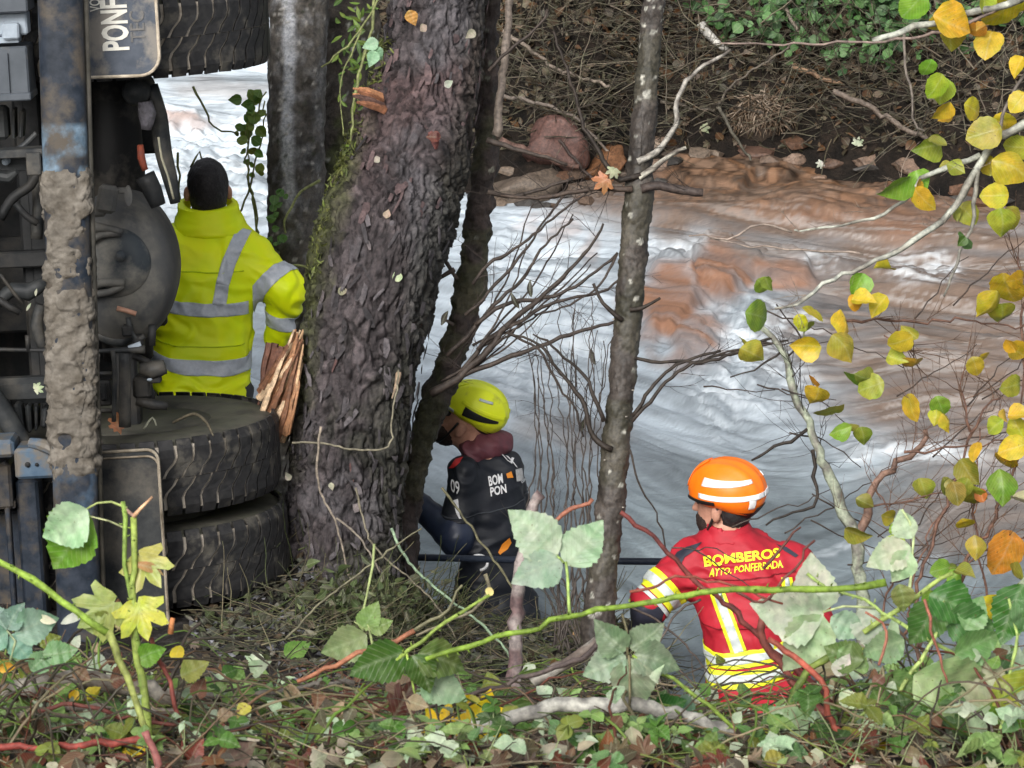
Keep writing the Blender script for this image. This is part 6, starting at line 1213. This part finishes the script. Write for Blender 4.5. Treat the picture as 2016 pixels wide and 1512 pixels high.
# ---------------------------------------------------------------- ground litter on this bank
def near_pts(n, x0, x1, y0, y1, lift=(0, .02)):
    x = rng.uniform(x0, x1, n); y = rng.uniform(y0, y1, n); return np.stack([x, y, nz_near(x, y) + rng.uniform(*lift, n)], 1)
def upn(n, sp=.45): return np.array([0, -.25, 1.]) + rng.normal(0, sp, (n, 3))
LIT = [(.07, .035, .022), (.13, .07, .045), (.035, .02, .014), (.22, .16, .12), (.12, .03, .02), (.34, .29, .24), (.45, .42, .36), (.2, .26, .1), (.05, .035, .025), (.18, .07, .03), (.08, .065, .035)]
GRN = [(.05, .13, .02), (.08, .19, .03), (.13, .23, .05), (.04, .09, .02), (.17, .28, .08), (.10, .2, .08), (.34, .44, .34), (.16, .19, .03), (.42, .5, .4), (.22, .34, .12)]
mb = MB(); n = 7500; q = near_pts(n, -1.35, 1.35, 6.1, 8.9, (.0, .04))
leaf_cloud(mb, T_SM + T_MP, q, rng.uniform(.022, .06, n), upn(n, .5), pick(LIT, n, .35))
for k in range(1300):
    p0 = near_pts(1, -1.35, 1.35, 6.1, 8.9, (.0, .07))[0]; twigs(mb, p0, np.array([rnd.gauss(0, 1), rnd.gauss(0, .8), rnd.gauss(0, .12)]), rnd.uniform(.06, .35), rnd.uniform(.0012, .0035), 0, rnd.choice([(.15, .1, .07), (.24, .18, .13), (.10, .045, .035), (.3, .27, .2), (.06, .045, .035), (.18, .22, .06)]), curl=.25)
o = mb.build('leaf_litter', LEAF_S); tag(o, kind='stuff')
# low green plants rising through the litter
mb = MB(); n = 0
for k in range(1050):
    b = near_pts(1, -1.3, 1.3, 6.25, 8.6)[0]; px_, py_, _ = proj(b); r_ = rnd.random()
    if 380 < px_ < 1250 and py_ < 1330 and r_ < .6: continue
    if 1330 < px_ < 1660 and py_ < 1440 and r_ < .7: continue
    hgt = rnd.uniform(.015, .085) * (1.7 if px_ > 1600 else 1); c = np.array(rnd.choice(GRN)); top = b + np.array([rnd.gauss(0, .03), rnd.gauss(0, .03), hgt])
    V, F, _ = tube(np.array([b, (b + top) / 2 + rng.normal(0, .006, 3), top]), [.0016, .0014, .001], 4, cap=False); mb.add(V, F, (.16, .22, .06))
    m = rnd.choice([1, 3, 3, 5]); a0 = rnd.uniform(0, 360); sz = rnd.uniform(.02, .048)
    for j in range(m):
        a = math.radians(a0 + j * 360 / m); dr = np.array([math.cos(a), math.sin(a) * .8, rnd.uniform(-.3, .35)]); nn = np.array([0, -.35, 1.]) + rng.normal(0, .35, 3); nn /= np.linalg.norm(nn); y = dr - nn * (nn @ dr); y /= np.linalg.norm(y); x = np.cross(y, nn); T = T_OV[rnd.randrange(3)] if sz > .035 else T_SM[rnd.randrange(2)]
        V = top + sz * rnd.uniform(.7, 1.1) * (T[0][:, 0:1] * x + T[0][:, 1:2] * y + T[0][:, 2:3] * nn); mb.add(V, T[1], c * rnd.uniform(.75, 1.2), T[2])
o = mb.build('ground_cover_plants', LEAF_S); tag(o, kind='stuff')
# dark wet debris, chips and grass round the tree foot
mb = MB(); n = 5200; q = near_pts(n, -1.1, .75, 11.3, 13.7, (0, .03))
leaf_cloud(mb, T_SM + T_MP[2:], q, rng.uniform(.018, .05, n), upn(n, .6), pick([(.05, .05, .04), (.09, .085, .07), (.03, .03, .022), (.07, .085, .04), (.13, .12, .11), (.08, .055, .04)], n, .35))
for k in range(1100):
    p0 = near_pts(1, -1.0, .7, 11.6, 13.7, (.0, .06))[0]; twigs(mb, p0, np.array([rnd.gauss(0, 1), rnd.gauss(0, .6), rnd.gauss(.15, .25)]), rnd.uniform(.06, .32), rnd.uniform(.0015, .0035), 0, rnd.choice([(.12, .11, .07), (.07, .06, .05), (.18, .16, .11), (.08, .10, .04)]), curl=.3)
o = mb.build('wet_debris', LEAF_S); tag(o, kind='stuff')
mb = MB(); n = 2600; q = near_pts(n, -1.1, .8, 11.4, 13.6, (-.004, .008)); tv = np.array([(1, 1, 1), (1, -1, -1), (-1, 1, -1), (-1, -1, 1), (0, 0, 1.2), (0, .9, -.9)]) * .5; tf = np.array([[0, 2, 1], [0, 1, 4], [0, 4, 2], [3, 1, 2], [3, 4, 1], [3, 2, 4], [5, 1, 2]])
for k in range(n): s_ = rnd.uniform(.008, .03); mb.add(tv * np.array([s_, s_ * rnd.uniform(.5, 1), s_ * .5]) @ rotz(rnd.uniform(0, 6)).T + q[k], tf, np.array([.13, .13, .14]) * rnd.uniform(.3, 1.4))
tag(mb.build('gravel', BARKS, None, False), kind='stuff')
# tangle of grass and stems between the tree foot and the black suited rescuer
mb = MB()
for k in range(240):
    b, tt = ground(rnd.uniform(640, 900), rnd.uniform(1190, 1290)); dr = np.array([rnd.gauss(.2, .8), rnd.gauss(-.1, .3), rnd.uniform(.1, .9)]); twigs(mb, b, dr, rnd.uniform(.12, .38), rnd.uniform(.0016, .003), 0, rnd.choice([(.07, .085, .03), (.05, .05, .03), (.15, .15, .09), (.03, .035, .018), (.10, .08, .05)]), curl=.35)
n = 500; q = np.array([ground(np.clip(rnd.gauss(750, 65), 600, 860), rnd.uniform(1195, 1270))[0] for _ in range(n)]) + np.stack([rng.normal(0, .03, n), rng.normal(0, .03, n), rng.uniform(0, .16, n)], 1)
leaf_cloud(mb, T_LN + [T_SM[0]], q, rng.uniform(.03, .06, n), rng.normal(0, 1, (n, 3)), pick([(.07, .10, .04), (.11, .14, .06), (.05, .06, .03), (.12, .12, .09)], n)); tag(mb.build('grass_tangle', LEAF_S), kind='stuff')

# raised tangle of thin bramble runners, straw and twigs above the litter
mb = MB()
for k in range(1000):
    b = near_pts(1, -1.3, 1.3, 6.35, 8.5, (0, .05))[0]; px_ = proj(b)[0]; hi_ = .15 if px_ > 1600 or px_ < 200 else (.05 if 1200 < px_ < 1600 else .08); a = rnd.uniform(0, 6.28); L_ = rnd.uniform(.12, .55); e = b + np.array([math.cos(a) * L_, math.sin(a) * L_ * .5, rnd.uniform(0, hi_)]); m_ = (b + e) / 2 + np.array([rnd.gauss(0, .03), rnd.gauss(0, .03), rnd.uniform(.02, hi_)])
    p_, r_ = resample(np.array([b, m_, e]), np.array([.0026, .0022, .001]) * rnd.uniform(.5, 1.4), .03); V, F, uv = tube(p_ + rng.normal(0, .0025, p_.shape), r_, 5, cap=False); mb.add(V, F, np.array(rnd.choice([(.12, .035, .025), (.18, .11, .07), (.30, .25, .17), (.14, .22, .04), (.05, .035, .03), (.10, .17, .03), (.09, .07, .055), (.06, .05, .04)])) * rnd.uniform(.6, 1.2), uv)
    if rnd.random() < .3:
        nl = rnd.randint(1, 3); q = p_[rng.integers(1, len(p_), nl)]; leaf_cloud(mb, T_OV, q, rng.uniform(.025, .055, nl), np.array([0, -.6, .8]) + rng.normal(0, .5, (nl, 3)), pick(GRN + [(.34, .42, .32), (.40, .46, .40), (.2, .1, .05), (.35, .33, .06), (.14, .06, .04), (.3, .22, .15), (.1, .08, .06)], nl))
tag(mb.build('undergrowth', LEAF_S), kind='stuff')
# taller thicket at the lower right
mb = MB()
for k in range(300):
    px_ = rnd.uniform(1640, 2080); b, tt = ground(px_, rnd.uniform(1300, 1480)); h_ = rnd.uniform(.04, .26) * (.5 + .5 * (px_ - 1560) / 460); e = b + np.array([rnd.gauss(0, .10), rnd.gauss(0, .08), h_]); m_ = (b + e) / 2 + rng.normal(0, .03, 3)
    p_, r_ = resample(np.array([b, m_, e]), np.array([.0026, .002, .001]), .03); V, F, uv = tube(p_, r_, 5, cap=False); mb.add(V, F, np.array(rnd.choice([(.16, .05, .035), (.14, .2, .04), (.2, .14, .1), (.07, .05, .04)])), uv); nl = rnd.randint(1, 5); q = p_[rng.integers(1, len(p_), nl)]; leaf_cloud(mb, T_OV + [T_RD[1]], q, rng.uniform(.03, .065, nl), np.array([0, -.7, .7]) + rng.normal(0, .45, (nl, 3)), pick(GRN + [(.30, .38, .28), (.36, .43, .35), (.05, .13, .03), (.2, .1, .06), (.3, .24, .16), (.12, .1, .05)], nl))
tag(mb.build('undergrowth', LEAF_S), kind='stuff')

# ---------------------------------------------------------------- sticks, logs and canes close to the camera
def stick(name, L, d, r0, r1, col, label, cat, spots=None, amp=.006, sides=8, group=None):
    V, F, C, uv = limb(L, d, r0 * (.8 if r0 < 12 else .95), r1 * (.8 if r0 < 12 else .95), col, sides, .02, amp, None, spots); return tag(link(name, mesh_np(name, V, F, C, uv), TWIG), label, cat, group)
stick('fallen_log', [(-60, 1385), (60, 1352), (160, 1342), (260, 1350), (345, 1378)], 7.62, 22, 17, (.15, .125, .10), 'thick grey brown log lying in the litter at lower left', 'log', (.25, .23, .2), sides=14)
stick('fallen_branch', [(30, 1412), (150, 1395), (260, 1393), (345, 1402)], 7.35, 9, 8, (.17, .14, .12), 'grey branch lying just in front of the thick log', 'branch')
stick('fallen_branch', [(340, 1372), (480, 1372), (600, 1350), (700, 1340)], 7.95, 10, 6, (.13, .115, .10), 'long dark grey branch running right from the thick log', 'branch')
stick('fallen_branch', [(930, 1432), (1000, 1418), (1060, 1398), (1150, 1385), (1240, 1388), (1330, 1405), (1410, 1432), (1450, 1440)], 7.32, 17, 13, (.19, .18, .165), 'pale branch with whitish bark lying below the five grey green leaflets', 'branch', (.34, .33, .30), sides=12)
stick('red_cane', [(-20, 1472), (80, 1470), (160, 1464), (290, 1455)], 7.0, 8, 9, (.22, .045, .035), 'dark red thorny cane lying level at the lower left', 'cane')
stick('red_cane', [(60, 1405), (160, 1385), (240, 1412), (360, 1425), (480, 1438)], 7.3, 6, 4, (.16, .05, .04), 'long thin red brown cane crossing the lower left litter', 'cane')
stick('red_cane', [(298, 1255), (312, 1300), (335, 1345), (348, 1390), (358, 1440), (360, 1490)], 7.2, 5, 6, (.17, .045, .035), 'upright bent dark red cane right of the cut green stems', 'cane')
stick('red_cane', [(285, 1440), (300, 1475), (318, 1540)], 6.85, 9, 11, (.30, .11, .10), 'short thick pinkish cane at the bottom left', 'cane')
stick('dark_twig', [(322, 1360), (345, 1320), (362, 1270), (374, 1240), (394, 1222)], 7.5, 5, 4, (.07, .055, .045), 'dark forked twig sticking up in front of the lower tyre', 'twig')
stick('cut_stick', [(585, 1342), (680, 1300), (760, 1268), (812, 1243)], 7.8, 6, 7, (.34, .14, .08), 'straight rust coloured stick with a bare orange end at centre left', 'stick')
stick('grey_stick', [(812, 1243), (850, 1222), (885, 1200), (905, 1150)], 7.85, 5, 3, (.18, .17, .10), 'thin olive twig rising right of the rust coloured stick', 'twig')
stick('cut_stick', [(336, 1248), (340, 1215)], 7.6, 7, 6, (.50, .20, .08), 'short upright twig with fresh orange cut below the mud flap', 'twig')
stick('dark_branch', [(830, 1398), (900, 1375), (980, 1355), (1040, 1328), (1110, 1310), (1160, 1285), (1200, 1248)], 7.6, 5, 8, (.10, .075, .07), 'dark curved branch rising to the right above the yellow leaf', 'branch')
stick('dark_branch', [(1050, 1345), (1080, 1325), (1130, 1300), (1175, 1262)], 7.9, 14, 11, (.13, .10, .085), 'short thick dark branch stub in front of the lichen tree foot', 'branch', (.3, .28, .25))
stick('cut_sapling', [(1022, 1400), (1012, 1300), (1018, 1180), (1030, 1080), (1045, 1010), (1068, 968)], 9.6, 15, 12, (.13, .085, .085), 'slim cut sapling stem standing in front of the black suited rescuer', 'stem', (.26, .22, .21), sides=10)
stick('broken_twig', [(1082, 1032), (1120, 1008), (1170, 984)], 9.6, 6, 5, (.28, .11, .07), 'reddish broken twig above the three pale leaflets', 'twig')
stick('dark_red_cane', [(1222, 1008), (1270, 1045), (1330, 1100), (1400, 1165), (1450, 1210), (1520, 1280), (1570, 1320), (1640, 1385)], 7.9, 5, 8, (.14, .035, .03), 'straight dark red cane slanting across the red jacket', 'cane')
stick('curved_red_cane', [(1560, 1165), (1520, 1190), (1497, 1225), (1502, 1262), (1550, 1325), (1600, 1385), (1660, 1450), (1710, 1540)], 7.6, 9, 11, (.17, .05, .04), 'curving red brown cane in front of the red jacket waist', 'cane')
stick('bright_red_cane', [(1512, 1258), (1580, 1305), (1625, 1360), (1640, 1420), (1700, 1520)], 7.3, 7, 8, (.36, .09, .06), 'brighter red cane at lower right crossing the mossy cane', 'cane')
stick('mossy_cane', [(1500, 1540), (1530, 1450), (1560, 1380), (1590, 1320), (1640, 1288), (1700, 1280), (1740, 1300)], 7.4, 11, 8, (.20, .25, .055), 'thick mossy green cane arching at the lower right', 'cane', (.1, .14, .03))
for L, c, lb in [([(1240, 1165), (1300, 1150), (1330, 1130), (1420, 1150), (1540, 1185)], (.2, .06, .04), 'thin red twig across the back of the red jacket'), ([(1450, 1165), (1500, 1185), (1560, 1120), (1600, 1060)], (.14, .05, .04), 'thin forked twig over the right side of the red jacket'), ([(1820, 1180), (1840, 1260), (1870, 1350)], (.25, .09, .06), 'thin reddish twig among the lower right leaves'), ([(1730, 1310), (1745, 1240), (1700, 1200)], (.3, .12, .08), 'short reddish stem right of the mossy cane'), ([(1830, 1440), (1880, 1380), (1960, 1440), (1990, 1512)], (.12, .10, .09), 'curved grey twig at the bottom right corner'), ([(1430, 1512), (1560, 1475), (1700, 1492), (1850, 1480)], (.2, .15, .11), 'long tan twig lying along the bottom right'), ([(420, 1470), (600, 1480), (800, 1500)], (.22, .1, .07), 'long reddish twig lying along the bottom centre left'), ([(1000, 1500), (1080, 1450), (1160, 1435)], (.2, .15, .12), 'tan twig at the bottom centre')]:
    stick('twig', L, 7.3, 4, 3, c, lb, 'twig')
# canes and leaves of the brambles
def bramble(name, label, cat, stems, leaves, d):
    b = empty(name, P(stems[0][0][0][0], stems[0][0][0][1], d), label, cat)
    for st_ in stems:
        L, r0, r1, c = st_[:4]; o = add_limb(b, L, d + (st_[4] if len(st_) > 4 else 0), r0 * .8, r1 * .8, c, 'stem', amp=.005, sides=8)
        if r0 >= 5:   # thorns
            pts, _ = resample(pline(L, d), np.zeros(len(L)), .022); t, N, B = frames(pts); mb = MB()
            for i in range(1, len(pts) - 1):
                a = rnd.uniform(0, 6.28); n_ = N[i] * math.cos(a) + B[i] * math.sin(a); r = M(r0 + (r1 - r0) * i / len(pts), d); p0 = pts[i] + n_ * r * .8; V, F, _ = tube(np.array([p0, p0 + n_ * .005 + t[i] * .001, p0 + n_ * .008 + t[i] * .004]), [.0022, .0012, .0003], 4); mb.add(V, F, np.array(c) * .9)
            o2 = mb.build('thorns', TWIG, b); o2['kind'] = 'stuff'
    for (x, y, s_, ang, c, *k) in leaves:
        key, T, ti = {'ov': ('ov', T_OV, 0), 'mp': ('mp', T_MP, 0), 'rd': ('rd', T_RD, 0), 'ln': ('ln', T_LN, 0)}[k[0] if k else 'ov']; place_leaf('leaf', key, T, (rnd.randrange(3) if key != 'ln' else 0), P(x, y, d + (k[1] if len(k) > 1 else 0)), M(s_, d), ang, tuple(v * rnd.uniform(.9, 1.1) for v in c), b, .22)
    return b
PALE = (.36, .49, .34); GG = (.17, .24, .17); DG = (.05, .12, .02); BG = (.16, .32, .05)
bramble('bramble', 'bramble cane carrying three large pale green leaflets in front of the black suited rescuer', 'bramble', [([(838, 1298), (920, 1275), (1000, 1250), (1060, 1232), (1120, 1214), (1240, 1190), (1350, 1172), (1420, 1166), (1560, 1160), (1700, 1152), (1740, 1150)], 6, 9, (.17, .26, .035)), ([(1122, 1212), (1118, 1160), (1110, 1108)], 4, 3.5, (.3, .42, .12)), ([(1110, 1108), (1098, 1092)], 3, 3, (.3, .42, .12))],
    [(1098, 1092, 132, 138, PALE), (1114, 1112, 118, 52, PALE), (1106, 1102, 112, 208, (.42, .53, .42))], 7.2)
bramble('bramble', 'bramble shoot with five grey green leaflets left of the red jacket', 'bramble', [([(1520, 1500), (1440, 1428), (1370, 1370), (1300, 1325), (1243, 1288)], 5.5, 4, (.2, .29, .05)), ([(1236, 1290), (1232, 1240), (1228, 1210)], 3, 2.5, (.16, .14, .08)), ([(1238, 1290), (1240, 1340), (1235, 1400)], 3, 3, (.16, .14, .08))],
    [(1234, 1280, 84, 138, GG), (1242, 1278, 84, 38, GG), (1232, 1292, 96, 205, (.28, .37, .28)), (1240, 1296, 112, 272, (.22, .30, .22)), (1248, 1290, 92, -18, GG)], 7.3)
bramble('bramble', 'cut upright green bramble stems with a drooping two toned leaf at left', 'bramble', [([(300, 1540), (290, 1440), (282, 1370), (270, 1260), (263, 1180), (264, 1090), (262, 1015)], 11, 7, (.25, .32, .07)), ([(285, 1400), (272, 1300), (258, 1180), (248, 1080), (240, 985)], 7, 5, (.20, .29, .06)), ([(262, 1018), (278, 1000), (298, 980)], 5, 3, (.50, .30, .18)), ([(250, 1000), (218, 988), (190, 990), (165, 1002)], 3, 2.5, (.36, .42, .15)), ([(246, 1040), (215, 1025), (170, 1012)], 2.5, 2, (.36, .38, .2)), ([(270, 1260), (235, 1235), (200, 1220)], 5, 5, (.35, .30, .15)), ([(262, 1015), (245, 1000), (238, 988)], 4, 3, (.4, .25, .2))],
    [(172, 1006, 150, 232, (.15, .32, .04), 'ov', .03), (172, 1004, 118, 212, (.44, .62, .48), 'ov', -.01), (258, 1072, 104, -55, (.42, .46, .13), 'mp'), (262, 1160, 110, -72, (.50, .48, .06), 'mp'), (250, 1168, 118, 215, (.32, .38, .12), 'mp'), (265, 1110, 60, -20, (.45, .25, .12), 'ln'), (225, 1215, 70, 200, (.30, .36, .10), 'ov'), (270, 1300, 60, 20, BG)], 7.15)
bramble('green_cane', 'smooth light green thorny cane entering from the left edge', 'cane', [([(-60, 1070), (0, 1104), (60, 1142), (120, 1182), (175, 1222), (215, 1245)], 8, 9, (.22, .33, .05)), ([(215, 1245), (235, 1300), (262, 1370), (290, 1450)], 9, 9, (.25, .28, .08))], [], 7.0)
bramble('young_bramble', 'blue green young bramble leaves low at the left edge', 'bramble', [([(20, 1300), (30, 1260), (12, 1240)], 3, 2, (.3, .35, .2))], [(15, 1245, 62, 200, (.20, .36, .30)), (12, 1240, 66, 130, (.22, .38, .32)), (16, 1240, 60, 60, (.17, .32, .26)), (30, 1250, 92, 20, (.22, .40, .33)), (20, 1250, 70, -50, (.17, .32, .26)), (110, 1225, 50, 160, (.6, .66, .55), 'ln'), (120, 1228, 54, 20, (.62, .68, .58), 'ln'), (85, 1290, 70, 10, (.14, .30, .12)), (60, 1320, 60, 40, (.16, .3, .14))], 7.3)
bramble('bramble', 'bramble shoot with a dark green drooping leaf at centre left', 'bramble', [([(780, 1300), (830, 1262), (880, 1228), (925, 1195), (962, 1172)], 5, 4, (.22, .3, .06)), ([(800, 1285), (810, 1330), (825, 1390)], 3, 2, GREEN)], [(800, 1285, 122, 200, DG), (812, 1290, 80, -65, DG), (822, 1288, 100, -20, (.10, .17, .05)), (830, 1340, 96, -25, (.30, .42, .32), 'ov', .05), (960, 1172, 18, 60, (.8, .7, .3), 'rd')], 7.25)
bramble('bramble', 'light green leaf pair beside the grass tangle under the leaning trunk', 'bramble', [([(740, 1290), (725, 1240), (718, 1200), (735, 1110), (738, 1070)], 3, 3, (.28, .33, .14)), ([(718, 1240), (700, 1225)], 2, 2, (.28, .33, .14))], [(712, 1240, 66, 60, (.24, .36, .12)), (722, 1250, 100, 205, (.26, .36, .18)), (725, 1240, 52, 20, (.2, .32, .1))], 7.9)
bramble('bramble', 'bramble with large pale leaves over the right side of the red jacket', 'bramble', [([(1900, 1300), (1810, 1252), (1740, 1205), (1700, 1178), (1640, 1160), (1590, 1125)], 5, 4, (.30, .40, .12)), ([(1700, 1245), (1760, 1205), (1830, 1160), (1875, 1128)], 7, 5, (.30, .38, .10)), ([(1788, 1190), (1796, 1110), (1796, 1055), (1775, 1000)], 3.5, 3, (.42, .5, .25)), ([(1620, 1205), (1660, 1195), (1720, 1200)], 3, 3, (.35, .4, .2))],
    [(1622, 1208, 142, 175, (.50, .61, .48)), (1616, 1205, 116, 98, (.46, .58, .46)), (1620, 1212, 136, 238, (.38, .50, .36)), (1636, 1215, 80, -30, (.40, .5, .40)), (1690, 1200, 92, 300, (.45, .54, .45)), (1795, 1060, 66, 115, (.46, .58, .44)), (1792, 1075, 96, 205, (.44, .55, .42)), (1790, 1085, 70, 240, (.40, .5, .38)), (1760, 1215, 80, 260, (.42, .52, .44), 'ln')], 7.4)
bramble('bramble', 'dense dark and pale green bramble leaves filling the lower right corner', 'bramble', [([(1700, 1480), (1760, 1380), (1810, 1300), (1850, 1230), (1860, 1180)], 6, 4, (.3, .38, .12)), ([(1960, 1480), (1980, 1380), (2000, 1250), (1990, 1180)], 5, 3, (.3, .4, .12)), ([(1620, 1500), (1680, 1420), (1740, 1380), (1830, 1372)], 4, 3, (.3, .4, .12))],
    [(1830, 1170, 110, -30, (.06, .17, .04)), (1840, 1185, 100, 240, (.07, .17, .05)), (1860, 1215, 110, -15, (.08, .20, .06)), (2016, 1150, 130, 250, (.05, .16, .03)), (2000, 1180, 90, 300, (.10, .22, .10)), (1800, 1330, 190, -28, (.36, .44, .24)), (1960, 1300, 170, 240, (.34, .40, .26)), (1960, 1340, 120, -40, (.28, .34, .05)), (1990, 1360, 110, 270, (.14, .3, .03)), (1880, 1290, 100, 20, (.14, .28, .12)), (1780, 1260, 90, 200, (.22, .32, .2)), (1700, 1300, 84, 160, (.12, .2, .06)), (1740, 1330, 80, 330, (.15, .25, .1)), (1900, 1240, 80, 60, (.18, .32, .16)), (1680, 1395, 50, 110, (.62, .68, .58)), (1645, 1330, 52, 60, (.66, .70, .62)), (1700, 1420, 60, 300, (.55, .62, .52)), (1730, 1400, 56, 240, (.5, .6, .48)), (1900, 1440, 120, 10, (.5, .58, .42), 'ov'), (1840, 1500, 110, 100, (.25, .32, .14), 'rd'), (1650, 1280, 70, 330, (.2, .28, .12)), (1590, 1440, 90, 150, (.24, .38, .24)), (1770, 1150, 60, 280, (.25, .3, .1))], 7.35)
for x, y, s_, a, c, k, ti, lb in [(868, 1480, 104, 84, (.88, .62, .02), 'mp', 0, 'bright yellow lobed leaf standing at bottom centre'), (905, 1430, 112, 18, (.90, .64, .02), 'mp', 1, 'bright yellow leaf lying behind the standing yellow leaf on the pale branch'),
    (770, 1420, 96, 60, (.10, .035, .03), 'mp', 2, 'crumpled dark red brown leaf left of the yellow leaves'), (800, 1375, 70, 110, (.24, .15, .12), 'ov', 2, 'curled pinkish brown leaf above the dark red brown one'), (20, 1460, 130, 5, (.10, .24, .03), 'ov', 1, 'long dark green leaf at the lower left edge'), (160, 1400, 84, -40, (.40, .48, .32), 'ov', 0, 'pale spotted green leaf lying below the log'),
    (700, 1440, 110, 200, (.20, .28, .10), 'mp', 1, 'large dull green spotted leaf at bottom left of centre'), (790, 1470, 130, 190, (.17, .24, .09), 'mp', 2, 'broad mottled green leaf left of the yellow leaves'), (355, 1330, 70, 20, (.34, .38, .10), 'ov', 1, 'yellow green leaf right of the upright red cane'), (255, 1500, 66, 60, (.8, .6, .03), 'rd', 0, 'small yellow leaf at the bottom left'), (140, 1378, 26, 60, (.85, .55, .03), 'rd', 1, 'tiny orange yellow leaf in front of the log, left one'), (170, 1380, 34, 30, (.75, .65, .06), 'rd', 2, 'tiny yellow leaf in front of the log, right one'),
    (5, 1325, 40, 80, (.75, .4, .04), 'rd', 0, 'orange yellow leaf at the left edge above the log'), (345, 1300, 30, 80, (.8, .65, .05), 'rd', 0, 'small yellow leaf below the mud flap'), (520, 1310, 44, 150, (.55, .66, .52), 'ov', 1, 'small whitish green leaf below the lower tyre'), (480, 1270, 50, 240, (.35, .5, .3), 'ov', 0, 'pale green leaf on gravel below the lower tyre'), (560, 1290, 60, 30, (.17, .32, .08), 'ov', 1, 'bright green leaf on gravel left of the rust coloured stick'), (1290, 1395, 70, 20, (.06, .2, .05), 'ov', 1, 'glossy dark green leaf above the pale branch'), (1330, 1400, 90, 10, (.25, .42, .32), 'ov', 0, 'blue green leaf right of the glossy dark one'), (1310, 1430, 80, 250, (.30, .36, .2), 'ov', 2, 'withered grey green leaf hanging over the pale branch'),
    (1240, 1470, 90, 40, (.30, .10, .07), 'mp', 0, 'reddish maple leaf at the bottom right of centre'), (1100, 1490, 56, 60, (.3, .44, .3), 'ov', 0, 'grey green leaf at bottom centre under the tan twig'), (930, 1470, 60, 120, (.36, .48, .3), 'ov', 1, 'pale green leaf right of the standing yellow leaf'), (1720, 1480, 46, 60, (.85, .65, .04), 'mp', 0, 'small yellow leaf at the bottom right'), (1410, 1490, 80, 160, (.25, .17, .14), 'mp', 1, 'brown dead leaf at the bottom below the mossy cane'), (1780, 1450, 70, 150, (.5, .28, .2), 'mp', 2, 'pinkish brown leaf in the lower right litter'), (440, 1500, 80, 30, (.24, .16, .14), 'ov', 1, 'greyish brown leaf at the bottom left of centre'), (375, 1500, 50, 60, (.22, .05, .04), 'ov', 2, 'dark red leaf at the bottom left'), (1080, 1400, 50, 200, (.4, .42, .38), 'rd', 1, 'grey round leaf on the pale branch'), (1135, 1265, 34, 90, (.6, .36, .22), 'ln', 0, 'fresh orange wood chip beside the lichen tree foot')]:
    q, tt = ground(x, min(y, 1505)); dd = min(tt - .16, 7.45) if y > 1250 and not (440 < x < 580 or x == 1135) else tt - .05
    T = {'mp': T_MP, 'ov': T_OV, 'rd': T_RD, 'ln': T_LN}[k]; tag(place_leaf('wood_chip' if x == 1135 else 'fallen_leaf', k, T, ti, P(x, y, dd), M(s_, dd), a, c, None, .5), lb, 'wood chip' if x == 1135 else 'leaf')
# loose stems hanging round the foot of the leaning trunk
for L, r, c, lb in [([(632, 840), (625, 900), (632, 970), (662, 1030), (678, 1100), (700, 1180), (716, 1280)], 3.2, (.24, .20, .16), 'long dry stem hanging down the front of the leaning trunk'), ([(575, 872), (640, 872), (690, 885), (764, 880), (772, 820), (786, 730)], 3, (.20, .18, .13), 'thin dry stem looped across the leaning trunk'), ([(662, 1020), (700, 1050), (740, 1110), (770, 1180)], 3, (.2, .17, .14), 'thin stem branching right at the foot of the leaning trunk'), ([(560, 1260), (640, 1180), (720, 1120), (800, 1060), (830, 1040)], 3, (.15, .14, .09), 'thin stem slanting up from the gravel to the dark tree'), ([(770, 1040), (800, 1100), (860, 1160), (960, 1240), (1010, 1300)], 4, (.22, .3, .2), 'pale green stem sloping down in front of the black suited rescuer'), ([(870, 960), (900, 1000), (980, 1110), (1010, 1160), (1030, 1200)], 3.5, (.13, .12, .07), 'thin olive stem across the black dry suit'), ([(955, 1130), (962, 1160), (930, 1200), (870, 1230), (820, 1250)], 5, (.17, .15, .10), 'bent grey twig at the waist of the black suited rescuer'), ([(700, 960), (720, 1040), (745, 1085), (850, 1180), (900, 1260)], 3, (.17, .15, .11), 'thin grey stem between the two trunks'), ([(1380, 1180), (1330, 1210), (1290, 1300), (1320, 1380)], 3, (.09, .07, .06), 'thin dark stem left of the red jacket'), ([(1230, 1190), (1290, 1220), (1350, 1270), (1400, 1330)], 3, (.08, .06, .05), 'dark arching twig under the red sleeve'), ([(1240, 1240), (1310, 1290), (1370, 1350)], 3, (.08, .06, .05), 'lower dark arching twig under the red sleeve')]:
    stick('dry_stem', L, 13.6 if L[0][1] < 1100 and L[0][0] < 800 else 12.3, r, r * .7, c, lb, 'stem', amp=.004, sides=6)
